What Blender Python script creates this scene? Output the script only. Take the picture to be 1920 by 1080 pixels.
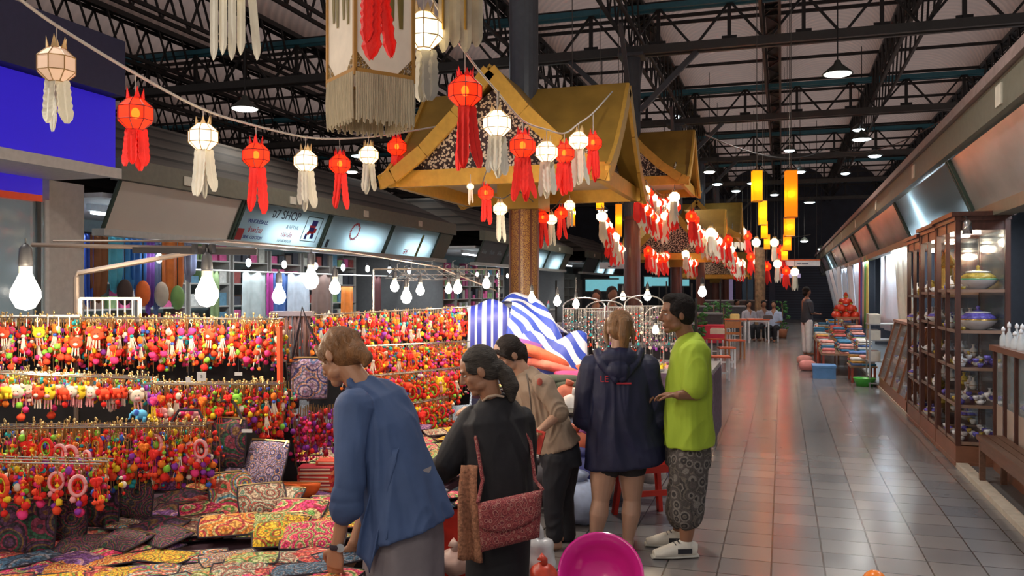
import bpy, math, random
from mathutils import Vector, Matrix, Quaternion, noise
for o in list(bpy.data.objects): bpy.data.objects.remove(o)
SC = bpy.context.scene
COL = SC.collection
R = random.Random(7)
PI = math.pi
# ---------------------------------------------------------------- camera
YAW = math.radians(17.55)
CH = 1.65
cam = bpy.data.cameras.new('camera'); camo = bpy.data.objects.new('camera', cam); COL.objects.link(camo)
camo.location = (0, 0, CH); camo.rotation_euler = (PI/2, 0, YAW)
cam.sensor_width = 36; cam.lens = 30.0; cam.shift_y = 3/1920; cam.clip_end = 300; cam.clip_start = .05
SC.camera = camo
SC.view_settings.view_transform = 'Standard'; SC.view_settings.look = 'None'
SC.view_settings.gamma = 1; SC.view_settings.exposure = 0.0; SC.view_settings.use_curve_mapping = False
# ---------------------------------------------------------------- world: dim evening sky round the hall
W = bpy.data.worlds.new('world'); SC.world = W; W.use_nodes = True
bg = W.node_tree.nodes['Background']; bg.inputs[0].default_value = (.62, .58, .60, 1); bg.inputs[1].default_value = 0.46

def lamp(name, kind, loc, power, color=(1, 1, 1), size=.1, rot=(0, 0, 0), size_y=None, spread=None):
    l = bpy.data.lights.new(name, kind); l.energy = power; l.color = color
    if kind == 'AREA':
        l.size = size
        if size_y: l.shape = 'RECTANGLE'; l.size_y = size_y
        if spread: l.spread = spread
    elif kind in ('POINT', 'SPOT'): l.shadow_soft_size = size
    if kind == 'SPOT': l.spot_size = spread or 2.4; l.spot_blend = .6
    o = bpy.data.objects.new(name, l); COL.objects.link(o); o.location = loc; o.rotation_euler = rot
    return o
# light of the fluorescent battens under the two stall fascias (the battens themselves are built with the stalls)
for y in (4, 8.5, 13, 18, 24, 31, 38):
    lamp('fascia_batten_light', 'AREA', (2.35, y, 2.62), 38, (.80, .90, 1), .25, (0, 0, 0), 3.2)
for y in (10.3, 13.2, 16, 18.8, 25, 31, 38):
    lamp('stall_batten_light', 'AREA', (-9.3, y, 2.55), 48, (.86, .94, 1), .25, (0, 0, 0), 2.4)
lamp('shop_window_light', 'AREA', (-10.2, 5.5, 2.6), 60, (.86, .94, 1), .6, (0, 0, 0), 4)
# high-bay pendant lamps over the hall (their shades are built with the roof); those out of view are added to light the foreground people
HIGHBAY = [(.95, 16.3, 5.5, 170), (2.0, 24.2, 5.6, 160), (-3.2, 24.6, 5.6, 160), (-.6, 6.2, 5.2, 100), (-4.9, 3.4, 4.6, 90), (-.2, -.6, 4.6, 60),
           (-6.0, 12.5, 5.3, 85), (-1.0, 33, 5.6, 140), (5.5, 24, 5.6, 90), (-11.0, 21, 5.3, 90), (-6.3, 30, 5.4, 110), (1.2, 41, 5.6, 110), (-9.5, 13.6, 5.0, 8)]
for x, y, z, p in HIGHBAY:
    lamp('high_bay_light', 'SPOT', (x, y, z - .1), p * 3.0, (1, .93, .84), .16, spread=2.75)
# ---------------------------------------------------------------- helpers
SN, CS = math.sin(YAW), math.cos(YAW)
def P(px, py, d):
    l = (px - 960) / 1600 * d
    return Vector((-SN * d + CS * l, CS * d + SN * l, CH - (py - 543) / 1600 * d))
def PX(px, X):                       # depth and y where the plane x = X shows at column px
    d = X / ((px - 1466.0) / 1600 * CS); return d
def V(*a): return Vector(a)
MATS = {}
def N(nt, t, **k):
    n = nt.nodes.new(t)
    for a, b in k.items(): setattr(n, a, b)
    return n
def M(name, col=(.5, .5, .5), rough=.6, metal=0, var=.12, vs=14, bump=0, bs=60, emit=0, ecol=None, trans=0, alpha=1, coat=0, spec=.5, sheen=0, stretch=None, sss=0):
    if name in MATS: return MATS[name]
    m = bpy.data.materials.new(name); m.use_nodes = True; nt = m.node_tree; b = nt.nodes['Principled BSDF']
    tc = N(nt, 'ShaderNodeTexCoord'); mp = N(nt, 'ShaderNodeMapping'); nt.links.new(tc.outputs['Object'], mp.inputs[0])
    if stretch: mp.inputs['Scale'].default_value = stretch
    nz = N(nt, 'ShaderNodeTexNoise'); nz.inputs['Scale'].default_value = vs; nz.inputs['Detail'].default_value = 4
    nt.links.new(mp.outputs[0], nz.inputs['Vector'])
    mx = N(nt, 'ShaderNodeMix', data_type='RGBA')
    mx.inputs[6].default_value = tuple(max(0, c * (1 - var * 1.6)) for c in col) + (1,)
    mx.inputs[7].default_value = tuple(min(1, c * (1 + var * 1.6)) for c in col) + (1,)
    nt.links.new(nz.outputs[0], mx.inputs[0]); nt.links.new(mx.outputs[2], b.inputs['Base Color'])
    b.inputs['Roughness'].default_value = rough; b.inputs['Metallic'].default_value = metal
    b.inputs['Specular IOR Level'].default_value = spec
    if coat: b.inputs['Coat Weight'].default_value = coat
    if sheen: b.inputs['Sheen Weight'].default_value = sheen
    if trans: b.inputs['Transmission Weight'].default_value = trans
    if sss: b.inputs['Subsurface Weight'].default_value = sss; b.inputs['Subsurface Radius'].default_value = (.02, .008, .004); b.inputs['Subsurface Scale'].default_value = 1
    if alpha < 1: b.inputs['Alpha'].default_value = alpha
    if emit: b.inputs['Emission Color'].default_value = (ecol or col) + (1,); b.inputs['Emission Strength'].default_value = emit
    if bump:
        n2 = N(nt, 'ShaderNodeTexNoise'); n2.inputs['Scale'].default_value = bs; n2.inputs['Detail'].default_value = 3
        nt.links.new(mp.outputs[0], n2.inputs['Vector'])
        bp = N(nt, 'ShaderNodeBump'); bp.inputs['Strength'].default_value = bump; bp.inputs['Distance'].default_value = .01
        nt.links.new(n2.outputs[0], bp.inputs['Height']); nt.links.new(bp.outputs[0], b.inputs['Normal'])
    MATS[name] = m
    return m
def EMB(name, pal, scale=9, rings=7, rough=.85, grid=False, bg=None):
    """embroidered hill-tribe cloth: rings of coloured stitches round scattered motifs"""
    if name in MATS: return MATS[name]
    m = bpy.data.materials.new(name); m.use_nodes = True; nt = m.node_tree; b = nt.nodes['Principled BSDF']
    tc = N(nt, 'ShaderNodeTexCoord'); mp = N(nt, 'ShaderNodeMapping'); mp.inputs['Scale'].default_value = (scale, scale, scale)
    mp.inputs['Location'].default_value = (sum(map(ord, name)) % 17, 3.3, 1.7)
    nt.links.new(tc.outputs['Object'], mp.inputs[0])
    vo = N(nt, 'ShaderNodeTexVoronoi', distance='MANHATTAN' if grid else 'EUCLIDEAN'); nt.links.new(mp.outputs[0], vo.inputs['Vector']); vo.inputs['Scale'].default_value = 1
    if grid: vo.inputs['Randomness'].default_value = .0
    mu = N(nt, 'ShaderNodeMath', operation='MULTIPLY'); mu.inputs[1].default_value = rings; nt.links.new(vo.outputs['Distance'], mu.inputs[0])
    sp = N(nt, 'ShaderNodeSeparateColor'); nt.links.new(vo.outputs['Color'], sp.inputs[0])
    ad = N(nt, 'ShaderNodeMath', operation='ADD'); nt.links.new(mu.outputs[0], ad.inputs[0]); nt.links.new(sp.outputs[0], ad.inputs[1])
    fr = N(nt, 'ShaderNodeMath', operation='FRACT'); dv = N(nt, 'ShaderNodeMath', operation='DIVIDE'); dv.inputs[1].default_value = 2.3
    nt.links.new(ad.outputs[0], dv.inputs[0]); nt.links.new(dv.outputs[0], fr.inputs[0])
    cr = N(nt, 'ShaderNodeValToRGB'); cr.color_ramp.interpolation = 'CONSTANT'
    el = cr.color_ramp.elements; n = len(pal)
    while len(el) < n: el.new(.5)
    for i, c in enumerate(pal): el[i].position = i / n; el[i].color = tuple(c) + (1,)
    nt.links.new(fr.outputs[0], cr.inputs[0])
    # stitches
    v2 = N(nt, 'ShaderNodeTexVoronoi'); v2.inputs['Scale'].default_value = 9; nt.links.new(mp.outputs[0], v2.inputs['Vector'])
    cr2 = N(nt, 'ShaderNodeValToRGB'); cr2.color_ramp.interpolation = 'CONSTANT'
    e2 = cr2.color_ramp.elements; e2[0].color = (1, 1, 1, 1); e2[1].position = .52; e2[1].color = (tuple(bg) if bg else (.16, .13, .15)) + (1,)
    nt.links.new(v2.outputs['Distance'], cr2.inputs[0])
    mx = N(nt, 'ShaderNodeMix', data_type='RGBA', blend_type='MULTIPLY'); mx.inputs[0].default_value = .85
    nt.links.new(cr.outputs[0], mx.inputs[6]); nt.links.new(cr2.outputs[0], mx.inputs[7]); nt.links.new(mx.outputs[2], b.inputs['Base Color'])
    b.inputs['Roughness'].default_value = rough
    bp = N(nt, 'ShaderNodeBump'); bp.inputs['Strength'].default_value = .5; bp.inputs['Distance'].default_value = .004
    nt.links.new(v2.outputs['Distance'], bp.inputs['Height']); nt.links.new(bp.outputs[0], b.inputs['Normal'])
    MATS[name] = m
    return m
def STRIPE(name, cols, scale, axis=0, rough=.7, bump=0, translucent=0):
    """bands of colour along one object axis"""
    if name in MATS: return MATS[name]
    m = bpy.data.materials.new(name); m.use_nodes = True; nt = m.node_tree; b = nt.nodes['Principled BSDF']
    tc = N(nt, 'ShaderNodeTexCoord'); sx = N(nt, 'ShaderNodeSeparateXYZ'); nt.links.new(tc.outputs['Object'], sx.inputs[0])
    mu = N(nt, 'ShaderNodeMath', operation='MULTIPLY'); mu.inputs[1].default_value = scale; nt.links.new(sx.outputs[axis], mu.inputs[0])
    fr = N(nt, 'ShaderNodeMath', operation='FRACT'); nt.links.new(mu.outputs[0], fr.inputs[0])
    cr = N(nt, 'ShaderNodeValToRGB'); cr.color_ramp.interpolation = 'CONSTANT'; el = cr.color_ramp.elements; n = len(cols)
    while len(el) < n: el.new(.5)
    for i, c in enumerate(cols): el[i].position = i / n; el[i].color = tuple(c) + (1,)
    nt.links.new(fr.outputs[0], cr.inputs[0]); nt.links.new(cr.outputs[0], b.inputs['Base Color']); b.inputs['Roughness'].default_value = rough
    if bump:
        bp = N(nt, 'ShaderNodeBump'); bp.inputs['Strength'].default_value = bump; bp.inputs['Distance'].default_value = .02
        nt.links.new(fr.outputs[0], bp.inputs['Height']); nt.links.new(bp.outputs[0], b.inputs['Normal'])
    MATS[name] = m
    return m
class MB:
    def __init__(s): s.v = []; s.f = []; s.m = []
    def add(s, vs, fs, mi=0):
        b = len(s.v); s.v.extend(tuple(v) for v in vs); s.f.extend(tuple(b + i for i in f) for f in fs); s.m.extend([mi] * len(fs)); return s
    def box(s, c, d, rot=None, mi=0):
        c = Vector(c); hx, hy, hz = d[0] / 2, d[1] / 2, d[2] / 2
        vs = [Vector((x * hx, y * hy, z * hz)) for x in (-1, 1) for y in (-1, 1) for z in (-1, 1)]
        if rot is not None: vs = [rot @ v for v in vs]
        return s.add([c + v for v in vs], [(0, 1, 3, 2), (4, 6, 7, 5), (0, 4, 5, 1), (2, 3, 7, 6), (0, 2, 6, 4), (1, 5, 7, 3)], mi)
    def b3(s, x0, x1, y0, y1, z0, z1, mi=0): return s.box(((x0+x1)/2, (y0+y1)/2, (z0+z1)/2), (abs(x1-x0), abs(y1-y0), abs(z1-z0)), None, mi)
    def beam(s, p, q, w, h=None, mi=0):
        p = Vector(p); q = Vector(q); h = h or w; t = (q - p)
        if t.length < 1e-6: return s
        L = t.length; t = t / L; up = Vector((0, 0, 1)) if abs(t.z) < .95 else Vector((1, 0, 0))
        sd = t.cross(up).normalized(); up = sd.cross(t)
        rot = Matrix((t, sd, up)).transposed()
        return s.box((p + q) / 2, (L, w, h), rot, mi)
    def slab(s, pts, n, th, mi=0):              # polygon given a thickness along n
        n = Vector(n).normalized() * th; k = len(pts); a = [Vector(p) for p in pts]; b = [p - n for p in a]
        fs = [tuple(range(k)), tuple(range(2*k-1, k-1, -1))] + [(i, i + k, (i + 1) % k + k, (i + 1) % k) for i in range(k)]
        return s.add(a + b, fs, mi)
    def tube(s, pts, r, seg=8, mi=0, cap=True):
        pts = [Vector(p) for p in pts]; n = len(pts); rs = r if isinstance(r, (list, tuple)) else [r] * n
        vs = []; up = None
        for i, p in enumerate(pts):
            t = (pts[min(i + 1, n - 1)] - pts[max(i - 1, 0)])
            t = t.normalized() if t.length > 1e-9 else Vector((0, 0, 1))
            if up is None: up = Vector((0, 0, 1)) if abs(t.z) < .9 else Vector((1, 0, 0))
            a = t.cross(up)
            if a.length < 1e-5: a = t.cross(Vector((.3, 1, .2)))
            a.normalize(); bb = a.cross(t); up = bb
            for k in range(seg):
                th = 2 * PI * k / seg; vs.append(p + (a * math.cos(th) + bb * math.sin(th)) * rs[i])
        fs = [(i * seg + k, i * seg + (k + 1) % seg, (i + 1) * seg + (k + 1) % seg, (i + 1) * seg + k) for i in range(n - 1) for k in range(seg)]
        if cap: fs += [tuple(range(seg - 1, -1, -1)), tuple((n - 1) * seg + k for k in range(seg))]
        return s.add(vs, fs, mi)
    def lathe(s, prof, seg=16, c=(0, 0, 0), mi=0, rot=None, sx=1, sy=1, ph=0):
        c = Vector(c); vs = []
        for r, z in prof:
            for k in range(seg):
                th = 2 * PI * k / seg + ph; v = Vector((r * math.cos(th) * sx, r * math.sin(th) * sy, z)); vs.append(c + (rot @ v if rot is not None else v))
        n = len(prof)
        fs = [(i * seg + k, i * seg + (k + 1) % seg, (i + 1) * seg + (k + 1) % seg, (i + 1) * seg + k) for i in range(n - 1) for k in range(seg)]
        if prof[0][0] > 1e-5: fs.append(tuple(range(seg - 1, -1, -1)))
        if prof[-1][0] > 1e-5: fs.append(tuple((n - 1) * seg + k for k in range(seg)))
        return s.add(vs, fs, mi)
    def ell(s, c, r, seg=12, rings=8, rot=None, mi=0):
        if not isinstance(r, (list, tuple, Vector)): r = (r, r, r)
        c = Vector(c); vs = [c + (rot @ Vector((0, 0, -r[2])) if rot is not None else Vector((0, 0, -r[2])))]
        for i in range(1, rings):
            ph = -PI / 2 + PI * i / rings
            for k in range(seg):
                th = 2 * PI * k / seg; v = Vector((r[0] * math.cos(ph) * math.cos(th), r[1] * math.cos(ph) * math.sin(th), r[2] * math.sin(ph)))
                vs.append(c + (rot @ v if rot is not None else v))
        vs.append(c + (rot @ Vector((0, 0, r[2])) if rot is not None else Vector((0, 0, r[2]))))
        fs = [(0, 1 + (k + 1) % seg, 1 + k) for k in range(seg)]
        fs += [(1 + i * seg + k, 1 + i * seg + (k + 1) % seg, 1 + (i + 1) * seg + (k + 1) % seg, 1 + (i + 1) * seg + k) for i in range(rings - 2) for k in range(seg)]
        l = 1 + (rings - 2) * seg; fs += [(l + k, l + (k + 1) % seg, len(vs) - 1) for k in range(seg)]
        return s.add(vs, fs, mi)
    def pom(s, c, r, mi=0, sq=1.0, rnd=R):       # a pompom: fluffy ball
        s0 = len(s.v); s.ell(c, (r, r, r * sq), 8, 6, None, mi); c = Vector(c)
        for i in range(s0, len(s.v)):
            v = Vector(s.v[i]) - c; s.v[i] = tuple(c + v * (1 + rnd.uniform(-.16, .16)))
        return s
    def sweep(s, secs, side=(1, 0, 0), seg=24, mi=0, fold=0, fk=7, ph=0, cap=True, power=2.0):
        """secs: (centre, half width along side, half depth)"""
        n = len(secs); cs = [Vector(q[0]) for q in secs]; side = Vector(side); vs = []
        for i in range(n):
            t = (cs[min(i + 1, n - 1)] - cs[max(i - 1, 0)]).normalized()
            sv = Vector(secs[i][3]) if len(secs[i]) > 3 else side
            a = (sv - t * sv.dot(t)).normalized(); b = t.cross(a)
            for k in range(seg):
                th = 2 * PI * k / seg; fo = 1 + fold * (i / (n - 1)) * math.sin(fk * th + ph + i * .35) + fold * .4 * math.sin(3 * th + i * .8 + ph)
                c_, s_ = math.cos(th), math.sin(th)
                e = 2 / power; cx = math.copysign(abs(c_) ** e, c_); sy = math.copysign(abs(s_) ** e, s_)
                vs.append(cs[i] + a * cx * secs[i][1] * fo + b * sy * secs[i][2] * fo)
        fs = [(i * seg + k, i * seg + (k + 1) % seg, (i + 1) * seg + (k + 1) % seg, (i + 1) * seg + k) for i in range(n - 1) for k in range(seg)]
        if cap: fs += [tuple(range(seg - 1, -1, -1)), tuple((n - 1) * seg + k for k in range(seg))]
        return s.add(vs, fs, mi)
    def limb(s, pts, rs, seg=14, sub=5, mi=0):  # tapered limb with rounded ends
        pts = [Vector(p) for p in pts]; out = []; rr = []
        for i in range(len(pts) - 1):
            for j in range(sub):
                t = j / sub; out.append(pts[i].lerp(pts[i + 1], t)); rr.append(rs[i] * (1 - t) + rs[i + 1] * t)
        out.append(pts[-1]); rr.append(rs[-1])
        s.tube(out, rr, seg, mi)
        for p, r in zip(pts, rs): s.ell(p, r * .995, seg, 8, None, mi)
        return s
    def sheet(s, nx, ny, fn, th=0.0, mi=0):     # fn(u,v)->Vector, thickness by a second layer
        base = len(s.v); vs = [fn(i / nx, j / ny) for j in range(ny + 1) for i in range(nx + 1)]
        W_ = nx + 1
        fs = [(j * W_ + i, j * W_ + i + 1, (j + 1) * W_ + i + 1, (j + 1) * W_ + i) for j in range(ny) for i in range(nx)]
        if th:
            nn = []
            for j in range(ny + 1):
                for i in range(nx + 1):
                    a = vs[j * W_ + min(i + 1, nx)] - vs[j * W_ + max(i - 1, 0)]; b = vs[min(j + 1, ny) * W_ + i] - vs[max(j - 1, 0) * W_ + i]
                    c = a.cross(b); nn.append(c.normalized() if c.length > 1e-12 else Vector((0, 0, 1)))
            k = len(vs); vs = vs + [v - n_ * th for v, n_ in zip(vs, nn)]
            fs += [(k + f[3], k + f[2], k + f[1], k + f[0]) for f in fs[:nx * ny]]
            bd = [i for i in range(nx + 1)] + [j * W_ + nx for j in range(1, ny + 1)] + [ny * W_ + i for i in range(nx - 1, -1, -1)] + [j * W_ for j in range(ny - 1, 0, -1)]
            fs += [(bd[i], bd[(i + 1) % len(bd)], k + bd[(i + 1) % len(bd)], k + bd[i])[::-1] for i in range(len(bd))]
        return s.add(vs, fs, mi)
    def build(s, name, mats, parent=None, smooth=False, at=None, rotz=None):
        """one mesh object; with at= its vertices are taken as world/parent coordinates and the origin moves to at"""
        me = bpy.data.meshes.new(name)
        vs = s.v
        if at is not None:
            a = Vector(at); vs = [tuple(Vector(v) - a) for v in vs]
        me.from_pydata(vs, [], s.f); mats = mats if isinstance(mats, (list, tuple)) else [mats]
        for m in mats: me.materials.append(m)
        if len(mats) > 1: me.polygons.foreach_set('material_index', s.m)
        if smooth: me.polygons.foreach_set('use_smooth', [True] * len(me.polygons))
        me.update()
        o = bpy.data.objects.new(name, me); COL.objects.link(o)
        if at is not None: o.location = at
        if rotz: o.rotation_euler = (0, 0, rotz)
        if parent is not None: o.parent = parent
        return o
    def build_blob(s, name, mats, parent=None, voxel=.006, smooth=4, at=None):
        """fuse the overlapping shapes into one continuous skin"""
        o = s.build(name, mats, None, True)
        r = o.modifiers.new('r', 'REMESH'); r.mode = 'VOXEL'; r.voxel_size = voxel; r.use_smooth_shade = True
        if smooth: q = o.modifiers.new('s', 'SMOOTH'); q.factor = .5; q.iterations = smooth
        dg = bpy.context.evaluated_depsgraph_get(); me = bpy.data.meshes.new_from_object(o.evaluated_get(dg)); o.modifiers.clear()
        old = o.data; o.data = me; bpy.data.meshes.remove(old); me.name = name
        if parent is not None: o.parent = parent
        return o
def tag(o, label=None, cat=None, group=None, kind=None):
    if label: o['label'] = label
    if cat: o['category'] = cat
    if group: o['group'] = group
    if kind: o['kind'] = kind
    return o
def struct(o): o['kind'] = 'structure'; return o
def empty(name, loc=(0, 0, 0), rz=0, label=None, cat=None, group=None):
    o = bpy.data.objects.new(name, None); COL.objects.link(o); o.location = loc; o.rotation_euler = (0, 0, rz); o.empty_display_size = .1
    return tag(o, label, cat, group)
KIDS = {}
def kids(o): return [c for c in bpy.data.objects if c.parent == o] if o.name not in KIDS else KIDS[o.name]
def dup(o, loc=None, rz=None, label=None, group=None, scale=None):
    def cp(a, par):
        c = a.copy(); COL.objects.link(c); c.parent = par
        if a.name not in KIDS: KIDS[a.name] = [k for k in bpy.data.objects if k.parent == a]
        for ch in KIDS[a.name]: cp(ch, c)
        return c
    c = cp(o, None)
    if loc is not None: c.location = loc
    if rz is not None: c.rotation_euler = (0, 0, rz)
    if scale is not None: c.scale = (scale,) * 3 if not isinstance(scale, (tuple, list)) else scale
    return tag(c, label, None, group)
def text_mesh(txt, size, mat, name='lettering', font_shear=0, extrude=.002):
    cu = bpy.data.curves.new(name, 'FONT'); cu.body = txt; cu.size = size; cu.align_x = 'CENTER'; cu.align_y = 'CENTER'; cu.extrude = extrude
    cu.shear = font_shear
    o = bpy.data.objects.new(name, cu); COL.objects.link(o)
    dg = bpy.context.evaluated_depsgraph_get(); me = bpy.data.meshes.new_from_object(o.evaluated_get(dg)); bpy.data.objects.remove(o)
    me.materials.clear(); me.materials.append(mat); me.name = name
    o = bpy.data.objects.new(name, me); COL.objects.link(o); return o
# ================================================================ floor
def floor_mat():
    m = bpy.data.materials.new('polished floor tiles'); m.use_nodes = True; nt = m.node_tree; b = nt.nodes['Principled BSDF']
    tc = N(nt, 'ShaderNodeTexCoord'); br = N(nt, 'ShaderNodeTexBrick'); br.offset = 0; br.squash = 1
    mp = N(nt, 'ShaderNodeMapping'); mp.inputs['Location'].default_value = (.06, .0, 0)
    nt.links.new(tc.outputs['Object'], mp.inputs[0]); nt.links.new(mp.outputs[0], br.inputs['Vector'])
    br.inputs['Color1'].default_value = (.145, .145, .155, 1); br.inputs['Color2'].default_value = (.21, .20, .20, 1); br.inputs['Mortar'].default_value = (.035, .033, .032, 1)
    br.inputs['Scale'].default_value = 1; br.inputs['Brick Width'].default_value = .30; br.inputs['Row Height'].default_value = .30; br.inputs['Mortar Size'].default_value = .0055
    br.inputs['Mortar Smooth'].default_value = .3
    # broad wear and the paler, browner lanes of tile
    nz = N(nt, 'ShaderNodeTexNoise'); nz.inputs['Scale'].default_value = .55; nz.inputs['Detail'].default_value = 5; nt.links.new(tc.outputs['Object'], nz.inputs['Vector'])
    mx = N(nt, 'ShaderNodeMix', data_type='RGBA', blend_type='MULTIPLY'); mx.inputs[0].default_value = 1
    cr = N(nt, 'ShaderNodeValToRGB'); e = cr.color_ramp.elements; e[0].position = .35; e[0].color = (.88, .88, .90, 1); e[1].position = .65; e[1].color = (1.06, 1.04, 1.0, 1)
    nt.links.new(nz.outputs[0], cr.inputs[0]); nt.links.new(br.outputs['Color'], mx.inputs[6]); nt.links.new(cr.outputs[0], mx.inputs[7])
    sx = N(nt, 'ShaderNodeSeparateXYZ'); nt.links.new(mp.outputs[0], sx.inputs[0])
    mu = N(nt, 'ShaderNodeMath', operation='MULTIPLY'); mu.inputs[1].default_value = 1 / 1.2; nt.links.new(sx.outputs[0], mu.inputs[0])
    fr = N(nt, 'ShaderNodeMath', operation='FRACT'); nt.links.new(mu.outputs[0], fr.inputs[0])
    gt = N(nt, 'ShaderNodeMath', operation='GREATER_THAN'); gt.inputs[1].default_value = .5; nt.links.new(fr.outputs[0], gt.inputs[0])
    gm = N(nt, 'ShaderNodeMath', operation='MULTIPLY'); gm.inputs[1].default_value = .5; nt.links.new(gt.outputs[0], gm.inputs[0])
    m2 = N(nt, 'ShaderNodeMix', data_type='RGBA', blend_type='MULTIPLY'); nt.links.new(gm.outputs[0], m2.inputs[0])
    m2.inputs[7].default_value = (1.35, 1.15, 1.0, 1); nt.links.new(mx.outputs[2], m2.inputs[6]); nt.links.new(m2.outputs[2], b.inputs['Base Color'])
    n3 = N(nt, 'ShaderNodeTexNoise'); n3.inputs['Scale'].default_value = 2.2; n3.inputs['Detail'].default_value = 6; nt.links.new(tc.outputs['Object'], n3.inputs['Vector'])
    mr = N(nt, 'ShaderNodeMapRange'); mr.inputs[3].default_value = .14; mr.inputs[4].default_value = .27; nt.links.new(n3.outputs[0], mr.inputs[0]); nt.links.new(mr.outputs[0], b.inputs['Roughness'])
    b.inputs['Specular IOR Level'].default_value = .62
    bp = N(nt, 'ShaderNodeBump'); bp.inputs['Strength'].default_value = .5; bp.inputs['Distance'].default_value = .006; bp.invert = True
    nt.links.new(br.outputs['Fac'], bp.inputs['Height']); nt.links.new(bp.outputs[0], b.inputs['Normal'])
    return m
struct(MB().b3(-26, 9, -8, 52, -.12, 0).build('floor', floor_mat()))
curbm = M('cream curb', (.50, .44, .36), .6, var=.2, bump=.4)
struct(MB().b3(1.54, 1.64, 2, 45, 0, .045).build('trim_1', curbm))
struct(MB().b3(1.64, 4.9, 2, 45, 0, .02).build('trim_2', M('stall concrete floor', (.13, .135, .14), .35, var=.25, vs=3, bump=.3)))
# far end of the hall: dark roller shutters
dark = M('dark hall end wall', (.022, .028, .045), .6, var=.3, vs=2)
struct(MB().b3(-26, 9, 50, 50.3, 0, 10).build('wall_back', dark))
shut = STRIPE('blue grey shutter slats', [(.055, .065, .10), (.04, .048, .075), (.03, .035, .06)], 7, 2, .45, .4)
struct(MB().b3(-3.8, 4.2, 49.8, 49.98, 0, 3.4).build('door_1', shut))
struct(MB().b3(-26.2, -26, -8, 52, 0, 10).build('wall_left', M('far side wall', (.03, .03, .035), .8)))
# ================================================================ roof
steel = M('dark painted truss steel', (.018, .017, .017), .55, var=.3, vs=6)
steel2 = M('grey painted truss steel', (.055, .052, .048), .5, var=.25, vs=5)
blue_p = M('teal painted chord', (.03, .15, .20), .5)
def roof_mat():
    m = bpy.data.materials.new('weathered corrugated roof sheet'); m.use_nodes = True; nt = m.node_tree; b = nt.nodes['Principled BSDF']
    tc = N(nt, 'ShaderNodeTexCoord'); mp = N(nt, 'ShaderNodeMapping'); nt.links.new(tc.outputs['Object'], mp.inputs[0])
    nz = N(nt, 'ShaderNodeTexNoise'); nz.inputs['Scale'].default_value = 1.3; nz.inputs['Detail'].default_value = 7; nt.links.new(mp.outputs[0], nz.inputs['Vector'])
    cr = N(nt, 'ShaderNodeValToRGB'); e = cr.color_ramp.elements; e[0].position = .32; e[0].color = (.24, .18, .15, 1); e[1].position = .62; e[1].color = (.78, .64, .54, 1)
    nt.links.new(nz.outputs[0], cr.inputs[0])
    wv = N(nt, 'ShaderNodeTexWave', wave_type='BANDS', bands_direction='Y'); wv.inputs['Scale'].default_value = 1.15; wv.inputs['Distortion'].default_value = .6; wv.inputs['Detail'].default_value = 1
    nt.links.new(mp.outputs[0], wv.inputs['Vector'])
    mx = N(nt, 'ShaderNodeMix', data_type='RGBA', blend_type='MULTIPLY'); mx.inputs[0].default_value = .8
    nt.links.new(cr.outputs[0], mx.inputs[6]); nt.links.new(wv.outputs[0], mx.inputs[7]); nt.links.new(mx.outputs[2], b.inputs['Base Color'])
    bp = N(nt, 'ShaderNodeBump'); bp.inputs['Strength'].default_value = 1; bp.inputs['Distance'].default_value = .06; nt.links.new(wv.outputs[0], bp.inputs['Height']); nt.links.new(bp.outputs[0], b.inputs['Normal'])
    b.inputs['Roughness'].default_value = .5
    tr = N(nt, 'ShaderNodeBsdfTranslucent'); tr.inputs[0].default_value = (1.0, .80, .70, 1); ms = N(nt, 'ShaderNodeMixShader'); ms.inputs[0].default_value = .6
    out = nt.nodes['Material Output']; nt.links.new(b.outputs[0], ms.inputs[1]); nt.links.new(tr.outputs[0], ms.inputs[2]); nt.links.new(ms.outputs[0], out.inputs[0])
    return m
RM = roof_mat()
GX = [-2.8 + 2.6 * j for j in range(-9, 5)]
def vault_z(x):
    u = ((x - GX[0]) % 2.6 - .10) / 2.4; u = min(max(u, 0), 1); return 7.40 + 1.0 * math.sin(math.acos(1 - 2 * u))
mb = MB()
for j in range(len(GX) - 1):
    x0, x1 = GX[j] + .10, GX[j + 1] - .10; n = 16
    def fn(u, v, x0=x0, x1=x1):
        a = PI * u; return Vector((x0 + (x1 - x0) * (1 - math.cos(a)) / 2, 8 + 44 * v, 7.40 + 1.0 * math.sin(a)))
    mb.sheet(n, 2, fn)
struct(mb.build('ceiling', RM, None, True))
gb = MB()
for x in GX: gb.b3(x - .13, x + .13, 8, 52, 7.40, 7.46)
struct(gb.build('roof_gutters', steel))
def truss_x(y, x0, x1, z0, z1, mats):
    mb = MB(); L = x1 - x0; n = int(L / 1.3); w = L / n
    for dy in (-.11, .11):
        mb.beam((x0, y + dy, z0), (x1, y + dy, z0), .09, .16, 1)
        mb.beam((x0, y + dy, z1), (x1, y + dy, z1), .07, .10, 2)
    for i in range(n + 1):
        x = x0 + i * w
        mb.beam((x, y, z0), (x, y, z1), .07, .07, 0)
        mb.b3(x - .14, x + .14, y - .02, y + .02, z0, z0 + .17, 0)
        if i < n:
            xm = x + w / 2
            mb.beam((x, y - .05, z1), (xm, y - .05, z0), .045, .045, 0); mb.beam((xm, y + .05, z0), (x + w, y + .05, z1), .045, .045, 0)
    o = mb.build('roof_truss', mats); struct(o); return o
for k in range(1, 6):
    truss_x(9.3 + 7.37 * k, -25, 8.4, 6.3, 7.12, [steel, steel2 if k > 1 else M('near chord steel', (.05, .05, .048), .5), blue_p])
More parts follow.
